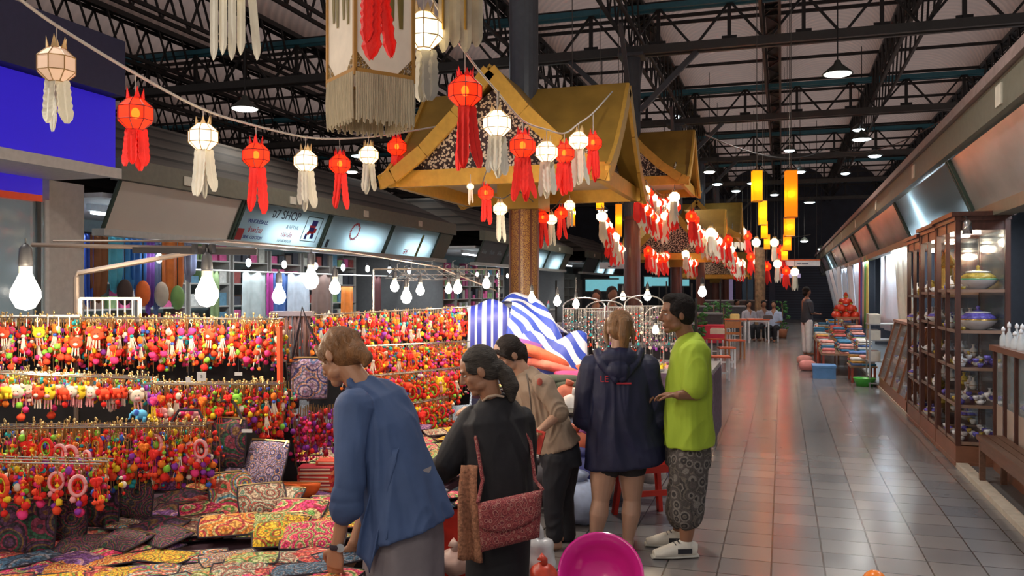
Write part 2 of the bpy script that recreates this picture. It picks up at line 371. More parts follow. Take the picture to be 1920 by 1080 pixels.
for x in GX:                                           # lattice girders along the hall
    mb = MB(); y0, y1 = 11.0, 50.0
    for dx in (-.16, .16):
        mb.beam((x + dx, y0, 6.55), (x + dx, y1, 6.55), .05, .07, 0); mb.beam((x + dx, y0, 7.36), (x + dx, y1, 7.36), .05, .07, 0)
    n = 52; w = (y1 - y0) / n
    for i in range(n):
        y = y0 + i * w; dx = .16 if i % 2 else -.16
        mb.beam((x - .16, y, 7.36), (x - .16, y + w / 2, 6.55), .035, .035, 0); mb.beam((x - .16, y + w / 2, 6.55), (x - .16, y + w, 7.36), .035, .035, 0)
        mb.beam((x + .16, y, 7.36), (x + .16, y + w / 2, 6.55), .035, .035, 0)
        mb.beam((x + dx, y, 7.36), (x - dx, y + w, 7.36), .03, .03, 0)
    struct(mb.build('roof_girder', steel))
mb = MB()                                             # purlins across the vaults, bunched close to each truss
for k in range(1, 6):
    yb = 9.3 + 7.37 * k
    for q in (.45, .9, 1.35, 1.8, 3.6, 5.5): mb.beam((-25, yb + q, 7.36), (8.4, yb + q, 7.36), .05, .07)
struct(mb.build('roof_purlins', steel))
# conduits and a long cable sagging from truss to truss
mb = MB()
for (a, b, s_) in (((-1.0, 11.8, 3.75), (1.2, 26, 5.7), .3), ((1.2, 26, 5.7), (3.4, 17, 5.2), .5)):
    a, b = Vector(a), Vector(b); mb.tube([a.lerp(b, t / 16) - Vector((0, 0, s_ * 4 * (t / 16) * (1 - t / 16))) for t in range(17)], .012, 5)
tag(mb.build('power_cable', M('black cable', (.02, .02, .02), .5)), 'long thin cable sagging under the roof trusses above the walkway', 'cable')
# ================================================================ columns
colm = M('grey steel column', (.075, .08, .09), .4, var=.15)
def clad_mat():
    m = bpy.data.materials.new('red brown pillar with gilded pattern'); m.use_nodes = True; nt = m.node_tree; b = nt.nodes['Principled BSDF']
    tc = N(nt, 'ShaderNodeTexCoord'); mp = N(nt, 'ShaderNodeMapping'); mp.inputs['Scale'].default_value = (16, 16, 9); nt.links.new(tc.outputs['Object'], mp.inputs[0])
    vo = N(nt, 'ShaderNodeTexVoronoi'); vo.feature = 'DISTANCE_TO_EDGE'; nt.links.new(mp.outputs[0], vo.inputs['Vector'])
    cr = N(nt, 'ShaderNodeValToRGB'); e = cr.color_ramp.elements; e[0].position = .07; e[0].color = (.42, .22, .05, 1); e[1].position = .16; e[1].color = (.13, .03, .018, 1)
    nt.links.new(vo.outputs['Distance'], cr.inputs[0]); nt.links.new(cr.outputs[0], b.inputs['Base Color']); b.inputs['Roughness'].default_value = .35
    return m
CLAD = clad_mat()
brown = M('red brown painted pillar', (.13, .042, .028), .3, var=.2, vs=3)
for k in range(0, 6):
    y = 9.3 + 7.37 * k
    mb = MB(); mb.lathe([(.165, 3.0), (.165, 6.22)], 20, (-2.8, y, 0)); mb.b3(-3.05, -2.55, y - .25, y + .25, 6.18, 6.24)
    for s_ in (-1, 1):
        mb.beam((-2.8 + s_ * .16, y, 5.15), (-2.8 + s_ * 1.25, y, 6.22), .10, .10)
        mb.beam((-2.8, y + s_ * .16, 5.15), (-2.8, y + s_ * 1.25, 6.5), .08, .08)
    struct(mb.build('column', colm, None, False))
    mb = MB(); mb.lathe([(.19, 0), (.19, .12), (.17, .14), (.16, 3.0), (.19, 3.02), (.19, 3.08)], 24, (0, 0, 0))
    if k == 0:
        for a in range(8): mb.box((.166 * math.cos(a * PI / 4), .166 * math.sin(a * PI / 4), 1.5), (.02, .02, 2.9), Matrix.Rotation(a * PI / 4, 3, 'Z'), 1)
    struct(mb.build('column_cladding', [CLAD, brown] if k == 0 else [brown, brown], None, False)).location = (-2.8, y, 0)
# further pillars beside the walkway, far down the hall
leop = M('mottled gold and brown pillar', (.22, .13, .07), .5, var=.9, vs=9)
o = MB().lathe([(.20, 0), (.20, 3.3)], 16, (0, 0, 0)).build('column_cladding', leop); o.location = P(1425, 543, 33.5).xy.to_3d(); struct(o)
lil = M('lilac lit post', (.35, .28, .5), .5, emit=.25)
for px, w, z, mt in ((1370, .22, 3.6, lil), (1398, .16, 3.6, lil), (1402, .5, 3.0, M('blue grey pillar', (.05, .10, .16), .4)), (1350, .3, 3.2, brown), (1385, .3, 3.2, brown), (1330, .28, 3.4, brown), (1448, .3, 3.4, M('navy pillar', (.02, .03, .06), .4))):
    o = MB().b3(-w/2, w/2, -w/2, w/2, 0, z).build('column', mt); q = P(px, 543, 40 + (px % 7)); o.location = (q.x, q.y, 0); struct(o)
# ================================================================ pendant lamps
shade_m = M('dark enamel lamp shade', (.05, .06, .05), .4); glow = M('high bay lamp glass', (1, 1, 1), .3, emit=9, ecol=(1, .95, .82)); glow_b = M('cool lamp glass', (1, 1, 1), .3, emit=9, ecol=(.75, .93, 1))
lab = ['conical pendant lamp hung under the nearest roof truss', 'pale blue pendant lamp over the walkway, centre of the roof', 'pendant lamp with blue glow left of the grey brace', None]
for i, (x, y, z, p) in enumerate(HIGHBAY):
    L_ = {0: 'conical dark pendant lamp hung high below the nearest roof truss', 1: 'bluish glowing pendant lamp over the middle of the walkway, second truss', 2: 'bluish pendant lamp hung beside the golden gable behind the brace',
          3: 'unseen pendant lamp added above the view to light the foreground', 6: 'pendant lamp hung between the stalls and the golden gables', 12: 'pale flat pendant lamp high over the left stall roofs'}.get(i, 'small round pendant lamp hung far down the dark roof')
    t = empty('pendant_lamp', (x, y, z), 0, L_, 'lamp', L_ if 'small round' not in L_ else 'distant pendant lamps')  # lamps added out of view share the distant lamps' label
    MB().lathe([(.02, .26), (.05, .24), (.07, .18), (.26, .02), (.27, 0), (.25, .0), (.06, .16), (.0, .17)], 20).build('lamp_shade', shade_m, t, True)
    MB().ell((0, 0, .0), (.235, .235, .035), 16, 6).build('bulb', glow if i in (0, 12) else glow_b, t, True)
    MB().tube([(0, 0, .25), (0, 0, vault_z(x) - z)], .012, 6).build('rod', steel, t)
# distant small glowing lamps
for px, py, d in ((1480, 282, 28), (1610, 243, 26), (1330, 322, 26), (1345, 345, 30), (1500, 322, 28), (1585, 325, 33), (1380, 358, 34), (1452, 365, 36), (1640, 292, 24), (1508, 452, 40), (1540, 467, 42), (1270, 218, 27), (800, 352, 25), (660, 322, 26), (690, 330, 27), (1130, 395, 30)):
    q = P(px, py, d); t = empty('pendant_lamp', q, 0, 'small round pendant lamp hung far down the dark roof', 'lamp', 'distant pendant lamps'); 
    MB().lathe([(.0, .2), (.06, .16), (.22, .02), (.22, 0)], 14).build('lamp_shade', shade_m, t, True)
    MB().ell((0, 0, -.01), (.17, .17, .05), 12, 6).build('bulb', glow_b if R.random() < .6 else glow, t, True)
    MB().tube([(0, 0, .18), (0, 0, vault_z(q.x) - q.z)], .01, 5).build('rod', steel, t)
# ================================================================ right hand row of stalls
olive = M('olive painted beam', (.155, .15, .115), .45, var=.15)
green = M('dark green painted steel', (.035, .06, .045), .5)
tin = M('brushed sheet panel', (.46, .44, .42), .26, metal=.3, var=.3, vs=2.2, stretch=(1, .5, 1))
tubem = M('fluorescent tube', (1, 1, 1), .4, emit=14, ecol=(.82, .93, 1))
pinkt = M('pinkish roof edge', (.23, .17, .16), .6, var=.3)
creamp = M('cream junction plate', (.62, .58, .48), .5)
def lit_mat(name, col=(.75, .85, .88), tr=.85):
    m = bpy.data.materials.new(name); m.use_nodes = True; nt = m.node_tree; b = nt.nodes['Principled BSDF']; b.inputs['Base Color'].default_value = tuple(c * .8 for c in col) + (1,); b.inputs['Roughness'].default_value = .3
    t = N(nt, 'ShaderNodeBsdfTranslucent'); t.inputs[0].default_value = tuple(col) + (1,); ms = N(nt, 'ShaderNodeMixShader'); ms.inputs[0].default_value = tr
    nt.links.new(b.outputs[0], ms.inputs[1]); nt.links.new(t.outputs[0], ms.inputs[2]); nt.links.new(ms.outputs[0], nt.nodes['Material Output'].inputs[0])
    return m
LIT = lit_mat('backlit sign sheet')
XB, XT, ZB, ZT = 1.88, 1.65, 2.45, 2.98
UN = 4.44
NR = Vector((-(ZT - ZB), 0, -(XB - XT) * -1)).normalized()
struct(MB().b3(1.58, 1.72, 3, 45, 3.0, 3.26).build('trim_3', olive))
struct(MB().b3(1.54, 1.60, 3, 45, 3.27, 3.36).b3(1.60, 4.9, 3, 45, 3.30, 3.38).build('trim_4', pinkt))
struct(MB().b3(1.84, 2.0, 3, 45, 2.33, 2.44).build('trim_5', olive))
struct(MB().b3(4.9, 5.05, 2, 45, 0, 3.3).build('wall_right', M('stall back wall', (.10, .12, .15), .7, var=.2, vs=2)))
struct(MB().b3(1.9, 4.9, 3, 45, 2.78, 2.84).build('trim_6', M('stall ceiling board', (.34, .36, .38), .7)))
for i in range(9):
    y0 = 5.32 + UN * i; y1 = y0 + UN
    e = .05
    mat_ = tin if i not in (1, 6) else LIT
    gap = i in (3, 7)
    # the green painted bay between two units
    mb = MB()
    pts = [(XB, y0 + e, ZB), (XB, y1 - (.9 if gap else e), ZB), (XT, y1 - (.9 if gap else e), ZT), (XT, y0 + e, ZT)]
    mb.slab(pts, (-.92, 0, -.39), .012)
    o = mb.build('sign_panel', mat_)
    which = {0: 'nearest grey sheet sign panel above the glass counter', 1: 'grey panel with a bright white light band above the display cabinets', 2: 'third slanted grey panel over the fabric stall', 3: 'fourth slanted panel, pinkish grey, before the green gap'}.get(i, 'slanted grey sign panel far along the row of stalls at right')
    tag(o, which, 'sign', 'slanted sign panels over the stalls at right')
    for a, b in ((pts[0], pts[3]), (pts[1], pts[2])): MB().beam(Vector(a) + Vector((-.02, 0, 0)), Vector(b) + Vector((-.02, 0, 0)), .04, .03).build('frame', green, o)
    if gap: struct(MB().slab([(XB, y1 - .86, ZB), (XB, y1, ZB), (XT, y1, ZT), (XT, y1 - .86, ZT)], (-.92, 0, -.39), .02).build('trim_7', green))
    if i in (1, 6):
        yc = y0 + 2.3
        t = MB().tube([(XB + .16, yc + .7, ZB + .05), (XT + .20, yc + .7, ZT - .04)], .045, 8).build('light_tube', M('sign light tube', (1, 1, 1), .4, emit=34, ecol=(.75, .9, 1)), o)
    if i < 8:
        tag(MB().b3(1.568, 1.581, y0 + 1.9, y0 + 2.08, 3.05, 3.21).build('junction_plate', creamp), 'small cream plate screwed to the olive beam over the stalls', 'plate', 'cream plates on the right beam')
    struct(MB().b3(2.65, 4.9, y1 - .04, y1 + .04, 0, 2.8).build('wall_partition', M('stall partition', (.05, .055, .07), .6)))
# fluorescent battens under the right fascia
for y in (4, 8.5, 13, 18, 24, 31, 38):
    t = empty('fluorescent_batten', (2.35, y, 2.74), 0, 'white fluorescent batten under the right stall ceiling', 'light', 'fluorescent battens of the right stalls')
    MB().b3(-.04, .04, -.65, .65, -.02, .04).build('housing', M('white enamel', (.75, .76, .76), .4), t); MB().tube([(0, -.6, -.045), (0, .6, -.045)], .016, 8).build('light_tube', tubem, t, True)
# ================================================================ left hand row of stalls
roofm = STRIPE('brown lapped roof boards', [(.115, .098, .085), (.10, .085, .075), (.085, .072, .064), (.03, .027, .025)], 4.2, 2, .7, .5)
LX, LXT = -8.5, -8.22
def left_unit(ya, yb, n, panels, hip=True):
    mb = MB()                                       # roof slab with hipped far end
    z0, z1 = 3.36, 4.35; xb, xt = -8.2, -9.9
    a = [(xb, ya, z0), (xb, yb, z0), (xt, yb - 1.7, z1), (xt, ya, z1)]
    mb.add([Vector(p) for p in a], [(0, 1, 2, 3)]); mb.add([(xb, yb, z0), (-12.6, yb, z0), (xt - 1, yb - 1.7, z1), (xt, yb - 1.7, z1)], [(0, 1, 2, 3)])
    mb.add([(xt, ya, z1), (xt, yb - 1.7, z1), (xt - 1, yb - 1.7, z1), (xt - 1, ya, z1)], [(0, 1, 2, 3)]); mb.add([(xt - 1, ya, z1), (xt - 1, yb - 1.7, z1), (-12.6, yb, z0), (-12.6, ya, z0)], [(0, 1, 2, 3)])
    mb.add([(xb, ya, z0), (xt, ya, z1), (xt - 1, ya, z1), (-12.6, ya, z0)], [(0, 1, 2, 3)])
    struct(mb.build('stall_roof', roofm))
    struct(MB().b3(-8.32, -8.14, ya, yb, 3.08, 3.36).build('trim_8', olive))
    struct(MB().b3(-8.62, -8.42, ya, yb, 2.36, 2.45).build('trim_9', M('pale lower rail', (.42, .42, .40), .5)))
    struct(MB().b3(-12.4, -8.45, ya, yb, 2.86, 2.92).build('trim_10', M('white soffit', (.55, .58, .60), .6)))
    struct(MB().b3(-11.6, -11.45, ya, yb, 0, 2.9).build('wall_stall', M('teal grey stall wall', (.28, .36, .36), .7)))
    for y in (ya, yb - .06): struct(MB().b3(-11.5, -9.5 if y == ya else -8.5, y, y + .06, 0, 2.9).build('wall_partition', M('grey stall side', (.14, .14, .14), .7)))
    w = (yb - ya - (.9 if hip else 0)) / n
    out = []
    for i in range(n):
        y0 = ya + w * i + .04; y1 = y0 + w - .08; kind = panels[i]
        pts = [(LX, y0, ZB), (LX, y1, ZB), (LXT, y1, 3.07), (LXT, y0, 3.07)]
        mt = {'blank': M('plain cream sign board', (.60, .54, .48), .55, var=.06, vs=1.5), 'lit': LIT, 'dark': M('dim grey sign board', (.10, .10, .105), .4)}[kind]
        o = MB().slab([Vector(p) for p in pts][::-1], (.91, 0, -.41), .012).build('sign_panel', mt)
        for a_, b_ in ((pts[0], pts[3]), (pts[1], pts[2])): MB().beam(Vector(a_) + Vector((.02, 0, 0)), Vector(b_) + Vector((.02, 0, 0)), .05, .03).build('frame', green, o)
        if kind == 'lit':
            for (ty, s_) in ((y0 + .75 * (y1 - y0) if i == 1 else (y0 + y1) / 2, 0),):
                MB().tube([(LX - .12, y0 + .35 * (y1 - y0), ZB + .3), (LX - .10, y1 - .25, ZB + .3)], .018, 8).build('light_tube', M('left sign light tube', (1, 1, 1), .4, emit=30, ecol=(.85, .96, 1)), o)
            struct(MB().b3(-8.78, -8.74, y0, y1, 2.45, 3.08).build('trim_11', M('sign box back', (.6, .65, .68), .5)))
        out.append((o, pts))
        if i < n: tag(MB().b3(-8.139, -8.125, y0 + w * .42, y0 + w * .42 + .2, 3.14, 3.27).build('junction_plate', creamp), 'small cream plate screwed to the beam above the left signs', 'plate', 'cream plates on the left beam')
    if hip: struct(MB().slab([(LX, yb - .9, ZB), (LX, yb, ZB), (LXT, yb, 3.07), (LXT, yb - .9, 3.07)][::-1], (.91, 0, -.41), .03).build('trim_12', olive))
    return out
uA = left_unit(9.0, 20.9, 4, ['blank', 'lit', 'lit', 'lit'])
uB = left_unit(23.2, 34.0, 4, ['dark', 'dark', 'lit', 'lit'])
uC = left_unit(37.0, 48, 4, ['dark', 'lit', 'lit', 'dark'])
for (o, p), l in zip(uA, ('large blank cream sign board at the near end of the left stalls', 'shop sign with writing and a blue and red doll figure', 'glowing pale sign with a red ring in its middle', 'glowing pale sign with red letter marks and an olive bar')): tag(o, l, 'sign')
for (o, p) in uB + uC: tag(o, 'dim sign panel over the far left stalls', 'sign', 'sign panels over the far left stalls')
# writing on the signs
def on_sign(panel, u, v, o, ratio=1, off=.004, extra=0):
    """stand an object in the plane of a left sign: u along, v up (0..1)"""
    sg, pts = panel; p = [Vector(q) for q in pts]
    pos = p[0].lerp(p[1], u).lerp(p[3].lerp(p[2], u), v)
    ex = (p[1] - p[0]).normalized(); ey = (p[3] - p[0]).normalized(); ez = ex.cross(ey).normalized()
    if ez.x < 0: ez = -ez
    m = Matrix((ex, ey, ez)).transposed().to_4x4(); m.translation = pos + ez * (off + .0)
    o.parent = sg; o.matrix_parent_inverse = Matrix(); o.matrix_world = m
    return o
ink = M('faded dark sign ink', (.05, .07, .09), .6); navy_i = M('navy sign ink', (.03, .03, .22), .6); red_i = M('red sign ink', (.55, .04, .05), .6); red_d = M('dark red sign patch', (.32, .03, .03), .6); gr_i = M('grey sign ink', (.28, .33, .36), .6)
for txt, sz, u, v, mt in (('จ7 SHOP', .23, .48, .80, ink), ('WHOLESALE', .10, .20, .54, navy_i), ('& RETAIL', .10, .60, .50, gr_i), ('จำหน่าย', .13, .20, .31, red_i), ('ปลีกส่ง', .12, .56, .28, red_i), ('SILK  COTTON', .08, .2, .12, navy_i), ('HANDMADE', .08, .56, .11, gr_i)):
    on_sign(uA[1], u, v, text_mesh(txt, sz, mt))
f = MB(); f.b3(-.16, .16, -.1, .1, 0, .003); on_sign(uA[1], .03, .18, f.build('red_patch', red_d))
f = MB()
for s_ in (-1, 1): f.b3(s_ * .26 - .008, s_ * .26 + .008, -.24, .24, 0, .004); f.b3(-.26, .26, s_ * .24 - .008, s_ * .24 + .008, 0, .004)
on_sign(uA[1], .84, .52, f.build('sign_border', green))
f = MB(); f.b3(-.06, .12, .09, .19, 0, .005, 0); f.b3(-.10, .10, .05, .09, 0, .006, 1); f.b3(-.09, .08, -.03, .05, 0, .005, 0); f.b3(-.10, .11, -.07, -.03, 0, .006, 1); f.b3(-.16, -.09, -.19, -.08, 0, .005, 0); f.b3(.03, .13, -.17, -.07, 0, .005, 0); f.b3(-.12, -.04, -.10, -.05, 0, .007, 1); f.b3(.08, .16, -.05, .04, 0, .007, 1)
on_sign(uA[1], .84, .50, f.build('doll_figure', [navy_i, red_i]))
f = MB(); n = 28
for k in range(n):
    a0, a1 = 2 * PI * k / n, 2 * PI * (k + .7) / n
    f.beam((.17 * math.cos(a0), .17 * math.sin(a0), .002), (.17 * math.cos(a1), .17 * math.sin(a1), .002), .035 + .015 * (k % 3), .004)
on_sign(uA[2], .42, .62, f.build('red_ring', red_i))
f = MB(); f.b3(-.05, .05, -.08, .08, 0, .004); on_sign(uA[2], .08, .17, f.build('dark_mark', ink))
on_sign(uA[3], .42, .16, text_mesh('สห', .22, red_i)); f = MB(); f.b3(-.06, .06, -.28, .28, 0, .004); on_sign(uA[3], .66, .42, f.build('olive_bar', M('olive bar', (.22, .23, .05), .6)))
for i in (0, 1):
    for k in range(3): on_sign(uB[i], .2 + .3 * k, .5, text_mesh('ร้านค้า' if k % 2 else 'ผ้าไหม', .16, gr_i))
# ---------------------------------------------------------------- blue fronted shop at the near left
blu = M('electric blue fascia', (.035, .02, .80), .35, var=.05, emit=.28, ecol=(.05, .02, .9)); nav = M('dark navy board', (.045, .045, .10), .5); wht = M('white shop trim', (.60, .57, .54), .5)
o = MB().b3(-7.75, -7.6, 1.0, 8.3, 3.10, 3.93).build('shop_fascia', blu); tag(o, 'large electric blue shop fascia board at the upper left corner', 'sign')
o = MB().b3(-7.9, -7.5, 1.0, 8.35, 3.96, 4.62).build('fascia_board', nav); tag(o, 'dark navy board above the blue shop fascia', 'board')
struct(MB().b3(-8.7, -7.6, 1.0, 8.36, 3.0, 3.09).b3(-7.62, -7.56, 1.0, 8.36, 2.98, 3.10).build('trim_13', wht))
o = MB().b3(-8.72, -8.6, 1.0, 8.2, 2.80, 3.0).b3(-8.72, -8.6, 1.0, 8.2, 2.72, 2.80, 1).build('shop_sign', [blu, M('orange stripe', (.85, .09, .03), .4, emit=.15)]); tag(o, 'recessed blue sign with an orange lower stripe over the shop window', 'sign')
struct(MB().b3(-8.66, -8.6, 8.24, 8.3, 0, 2.75).build('wall_pillar', wht))
struct(MB().b3(-8.9, -8.6, 8.3, 8.85, 0, 3.0).build('wall_pillar', M('cream wall', (.50, .46, .42), .6)))
struct(MB().b3(-12, -8.9, 8.8, 8.9, 0, 3).b3(-12, -11.8, 1, 9, 0, 3).build('wall_shop', M('shop interior wall', (.26, .33, .36), .6, var=.3, vs=1)))
gl = M('shop window glass', (.55, .68, .68), .06, alpha=.28, spec=.8)
w_ = MB().b3(-8.64, -8.62, 1, 8.24, .3, 2.72).build('window_1', gl); struct(w_)
fm = MB()
for y in (2.6, 4.8, 6.6, 8.15): fm.b3(-8.67, -8.6, y - .03, y + .03, .3, 2.72)
fm.b3(-8.67, -8.6, 1, 8.24, .2, .32).build('window_frame', M('dark window frame', (.05, .06, .06), .4), w_)
for k, (y, z, w, h, c) in enumerate(((7.2, 2.2, 1.6, .35, (.1, .3, .5)), (8.2, 1.5, .8, .9, (.55, .6, .62)), (6.4, 1.3, 1.2, .7, (.16, .2, .22)))):
    o = MB().b3(-10.6, -10.5, y - w / 2, y + w / 2, z - h / 2, z + h / 2).build('wall_display', M('shop display %d' % k, c, .5)); tag(o, ['blue panel seen through the shop window', 'white panel seen through the shop window beside the pillar', 'dark panel seen low through the shop window'][k], 'panel')
# ================================================================ golden gabled roofs round the columns
gold = M('gilded roof board', (.36, .205, .03), .42, metal=.35, var=.3, vs=3); goldb = M('bright gold barge board', (.60, .33, .05), .38, metal=.35, var=.15); cream_s = M('cream soffit', (.62, .46, .30), .6)
def lace_mat():
    m = bpy.data.materials.new('fretwork gable'); m.use_nodes = True; nt = m.node_tree; b = nt.nodes['Principled BSDF']
    tc = N(nt, 'ShaderNodeTexCoord'); vo = N(nt, 'ShaderNodeTexVoronoi'); vo.inputs['Scale'].default_value = 34; nt.links.new(tc.outputs['Object'], vo.inputs['Vector'])
    cr = N(nt, 'ShaderNodeValToRGB'); cr.color_ramp.interpolation = 'CONSTANT'; e = cr.color_ramp.elements; e[0].color = (.85, .70, .52, 1); e[1].position = .46; e[1].color = (.05, .028, .03, 1)
    nt.links.new(vo.outputs['Distance'], cr.inputs[0]); nt.links.new(cr.outputs[0], b.inputs['Base Color']); b.inputs['Roughness'].default_value = .6
    return m
LACE = lace_mat()
def kiosk(cx, cy, h, zr, ze, label):
    """cross-gabled roof: gables to all four sides"""
    t = empty('golden_roof', (cx, cy, ze), 0, label, 'roof')
    H = zr - ze; o = .14
    for k in range(4):
        rot = Matrix.Rotation(k * PI / 2, 3, 'Z')
        mb = MB()
        A = V(0, -h - o, H); C0 = V(0, 0, H)
        for s_ in (-1, 1):
            # slightly swept plane: ridge to eave with a kick at the foot
            prof = [(0, 0), (.34, .42), (.68, .76), (1.0, 1.0), (1.12, 1.06)]
            pts_f = [V(s_ * h * a, -h - o, H * (1 - b)) for a, b in prof]; pts_b = [V(s_ * h * a, -h * a * .98, H * (1 - b)) for a, b in prof]
            th = V(0, 0, -.03)
            vs = [rot @ p for p in pts_f + pts_b] + [rot @ (p + th) for p in pts_f + pts_b]; n = len(prof)
            fs = [(i, i + 1, n + i + 1, n + i) for i in range(n - 1)] + [(2*n + i + 1, 2*n + i, 3*n + i, 3*n + i + 1) for i in range(n - 1)] + [(i + 1, i, 2*n + i, 2*n + i + 1) for i in range(n - 1)]
            mb.add(vs, fs)
        mb.build('roof_plane', gold, t)
        mb = MB()
        for s_ in (-1, 1):
            for i in range(4):
                a, b = [(0, .0), (.34, .42), (.68, .76), (1.0, 1.0), (1.14, 1.06)][i:i + 2]
                p = V(s_ * h * a[0], -h - o - .02, H * (1 - a[1]) - .07); q = V(s_ * h * b[0], -h - o - .02, H * (1 - b[1]) - .07)
                n_ = (q - p).normalized(); up = V(-n_.z * s_, 0, n_.x * s_); up = up if up.z > 0 else -up
                w_ = .075
                mb.add([rot @ v for v in (p + up*w_, q + up*w_, q - up*w_, p - up*w_, p + up*w_ + V(0,.04,0), q + up*w_ + V(0,.04,0), q - up*w_ + V(0,.04,0), p - up*w_ + V(0,.04,0))],
                       [(0,1,2,3), (7,6,5,4), (0,4,5,1), (1,5,6,2), (2,6,7,3), (3,7,4,0)])
        mb.build('barge_board', goldb, t)
        mb = MB(); mb.slab([rot @ V(-h * .98, -h + .12, .02), rot @ V(h * .98, -h + .12, .02), rot @ V(h*.62, -h + .12, H * .30), rot @ V(h*.3, -h + .12, H*.60), rot @ V(0, -h + .12, H - .16), rot @ V(-h*.3, -h + .12, H*.60), rot @ V(-h*.62, -h + .12, H * .30)], rot @ V(0, -1, 0), .03)
        mb.build('gable_fretwork', LACE, t)
        MB().box(rot @ V(0, -h - .02, -.09), (2 * h + .2, .07, .17) if k % 2 == 0 else (.07, 2 * h + .2, .17)).build('eave_beam', goldb, t)
    MB().b3(-h, h, -h, h, -.02, .0).build('soffit', cream_s, t)
    MB().b3(-.24, .24, -.24, .24, -.35, -.02).build('collar', gold, t)
    return t
kiosk(-2.80, 9.3, 1.06, 3.92, 2.90, 'largest golden gabled roof around the nearest column')
kiosk(-2.80, 16.67, 1.06, 4.72, 3.72, 'second golden gabled roof, higher and behind the largest one')
kiosk(-2.80, 24.04, 1.2, 3.86, 2.62, 'third golden roof with pale fretwork behind the lantern clusters')
kiosk(-2.80, 31.41, 1.3, 4.75, 3.60, 'fourth small golden roof far down the column row')
kiosk(-2.80, 38.8, 1.3, 3.30, 2.3, 'farthest golden roof beside the mottled pillar')
# ================================================================ lanterns
def paper(name, col, e, ecol, a=.22):
    m = bpy.data.materials.new(name); m.use_nodes = True; nt = m.node_tree; b = nt.nodes['Principled BSDF']
    b.inputs['Base Color'].default_value = col + (1,); b.inputs['Roughness'].default_value = .7; b.inputs['Emission Color'].default_value = ecol + (1,); b.inputs['Emission Strength'].default_value = e
    tp = N(nt, 'ShaderNodeBsdfTransparent'); tp.inputs[0].default_value = ecol + (1,); tl = N(nt, 'ShaderNodeBsdfTranslucent'); tl.inputs[0].default_value = col + (1,)
    m1 = N(nt, 'ShaderNodeMixShader'); m1.inputs[0].default_value = .35; m2 = N(nt, 'ShaderNodeMixShader'); m2.inputs[0].default_value = a
    nt.links.new(b.outputs[0], m1.inputs[1]); nt.links.new(tl.outputs[0], m1.inputs[2]); nt.links.new(m1.outputs[0], m2.inputs[1]); nt.links.new(tp.outputs[0], m2.inputs[2])
    nt.links.new(m2.outputs[0], nt.nodes['Material Output'].inputs[0]); return m
P_W = paper('lit white lantern paper', (.85, .80, .66), .95, (1, .93, .74)); P_R = paper('lit red lantern paper', (.85, .05, .02), .42, (1, .07, .015)); P_C = paper('dim peach lantern paper', (.80, .62, .48), .25, (1, .75, .55), .1)
T_W = M('cut white tail paper', (.72, .68, .56), .75, var=.08, bump=.3, bs=40); T_R = M('cut red tail paper', (.90, .020, .012), .65, var=.15, bump=.3, bs=40); T_SHADE = M('tail paper with painted shade', (.50, .47, .40), .75)  # the greyer tail paper has shade put into its colour
WIRE_W = M('bamboo lantern frame', (.30, .17, .05), .5); WIRE_R = M('dark red lantern frame', (.13, .008, .006), .5); BULB_W = M('warm lantern bulb', (1, 1, 1), .4, emit=60, ecol=(1, .86, .55)); BULB_R = M('orange lantern bulb', (1, .6, .2), .4, emit=45, ecol=(1, .50, .10))
MOT = M('brown paper flower motif', (.33, .17, .07), .7); TIPW = M('straw crown tips', (.62, .42, .20), .7)
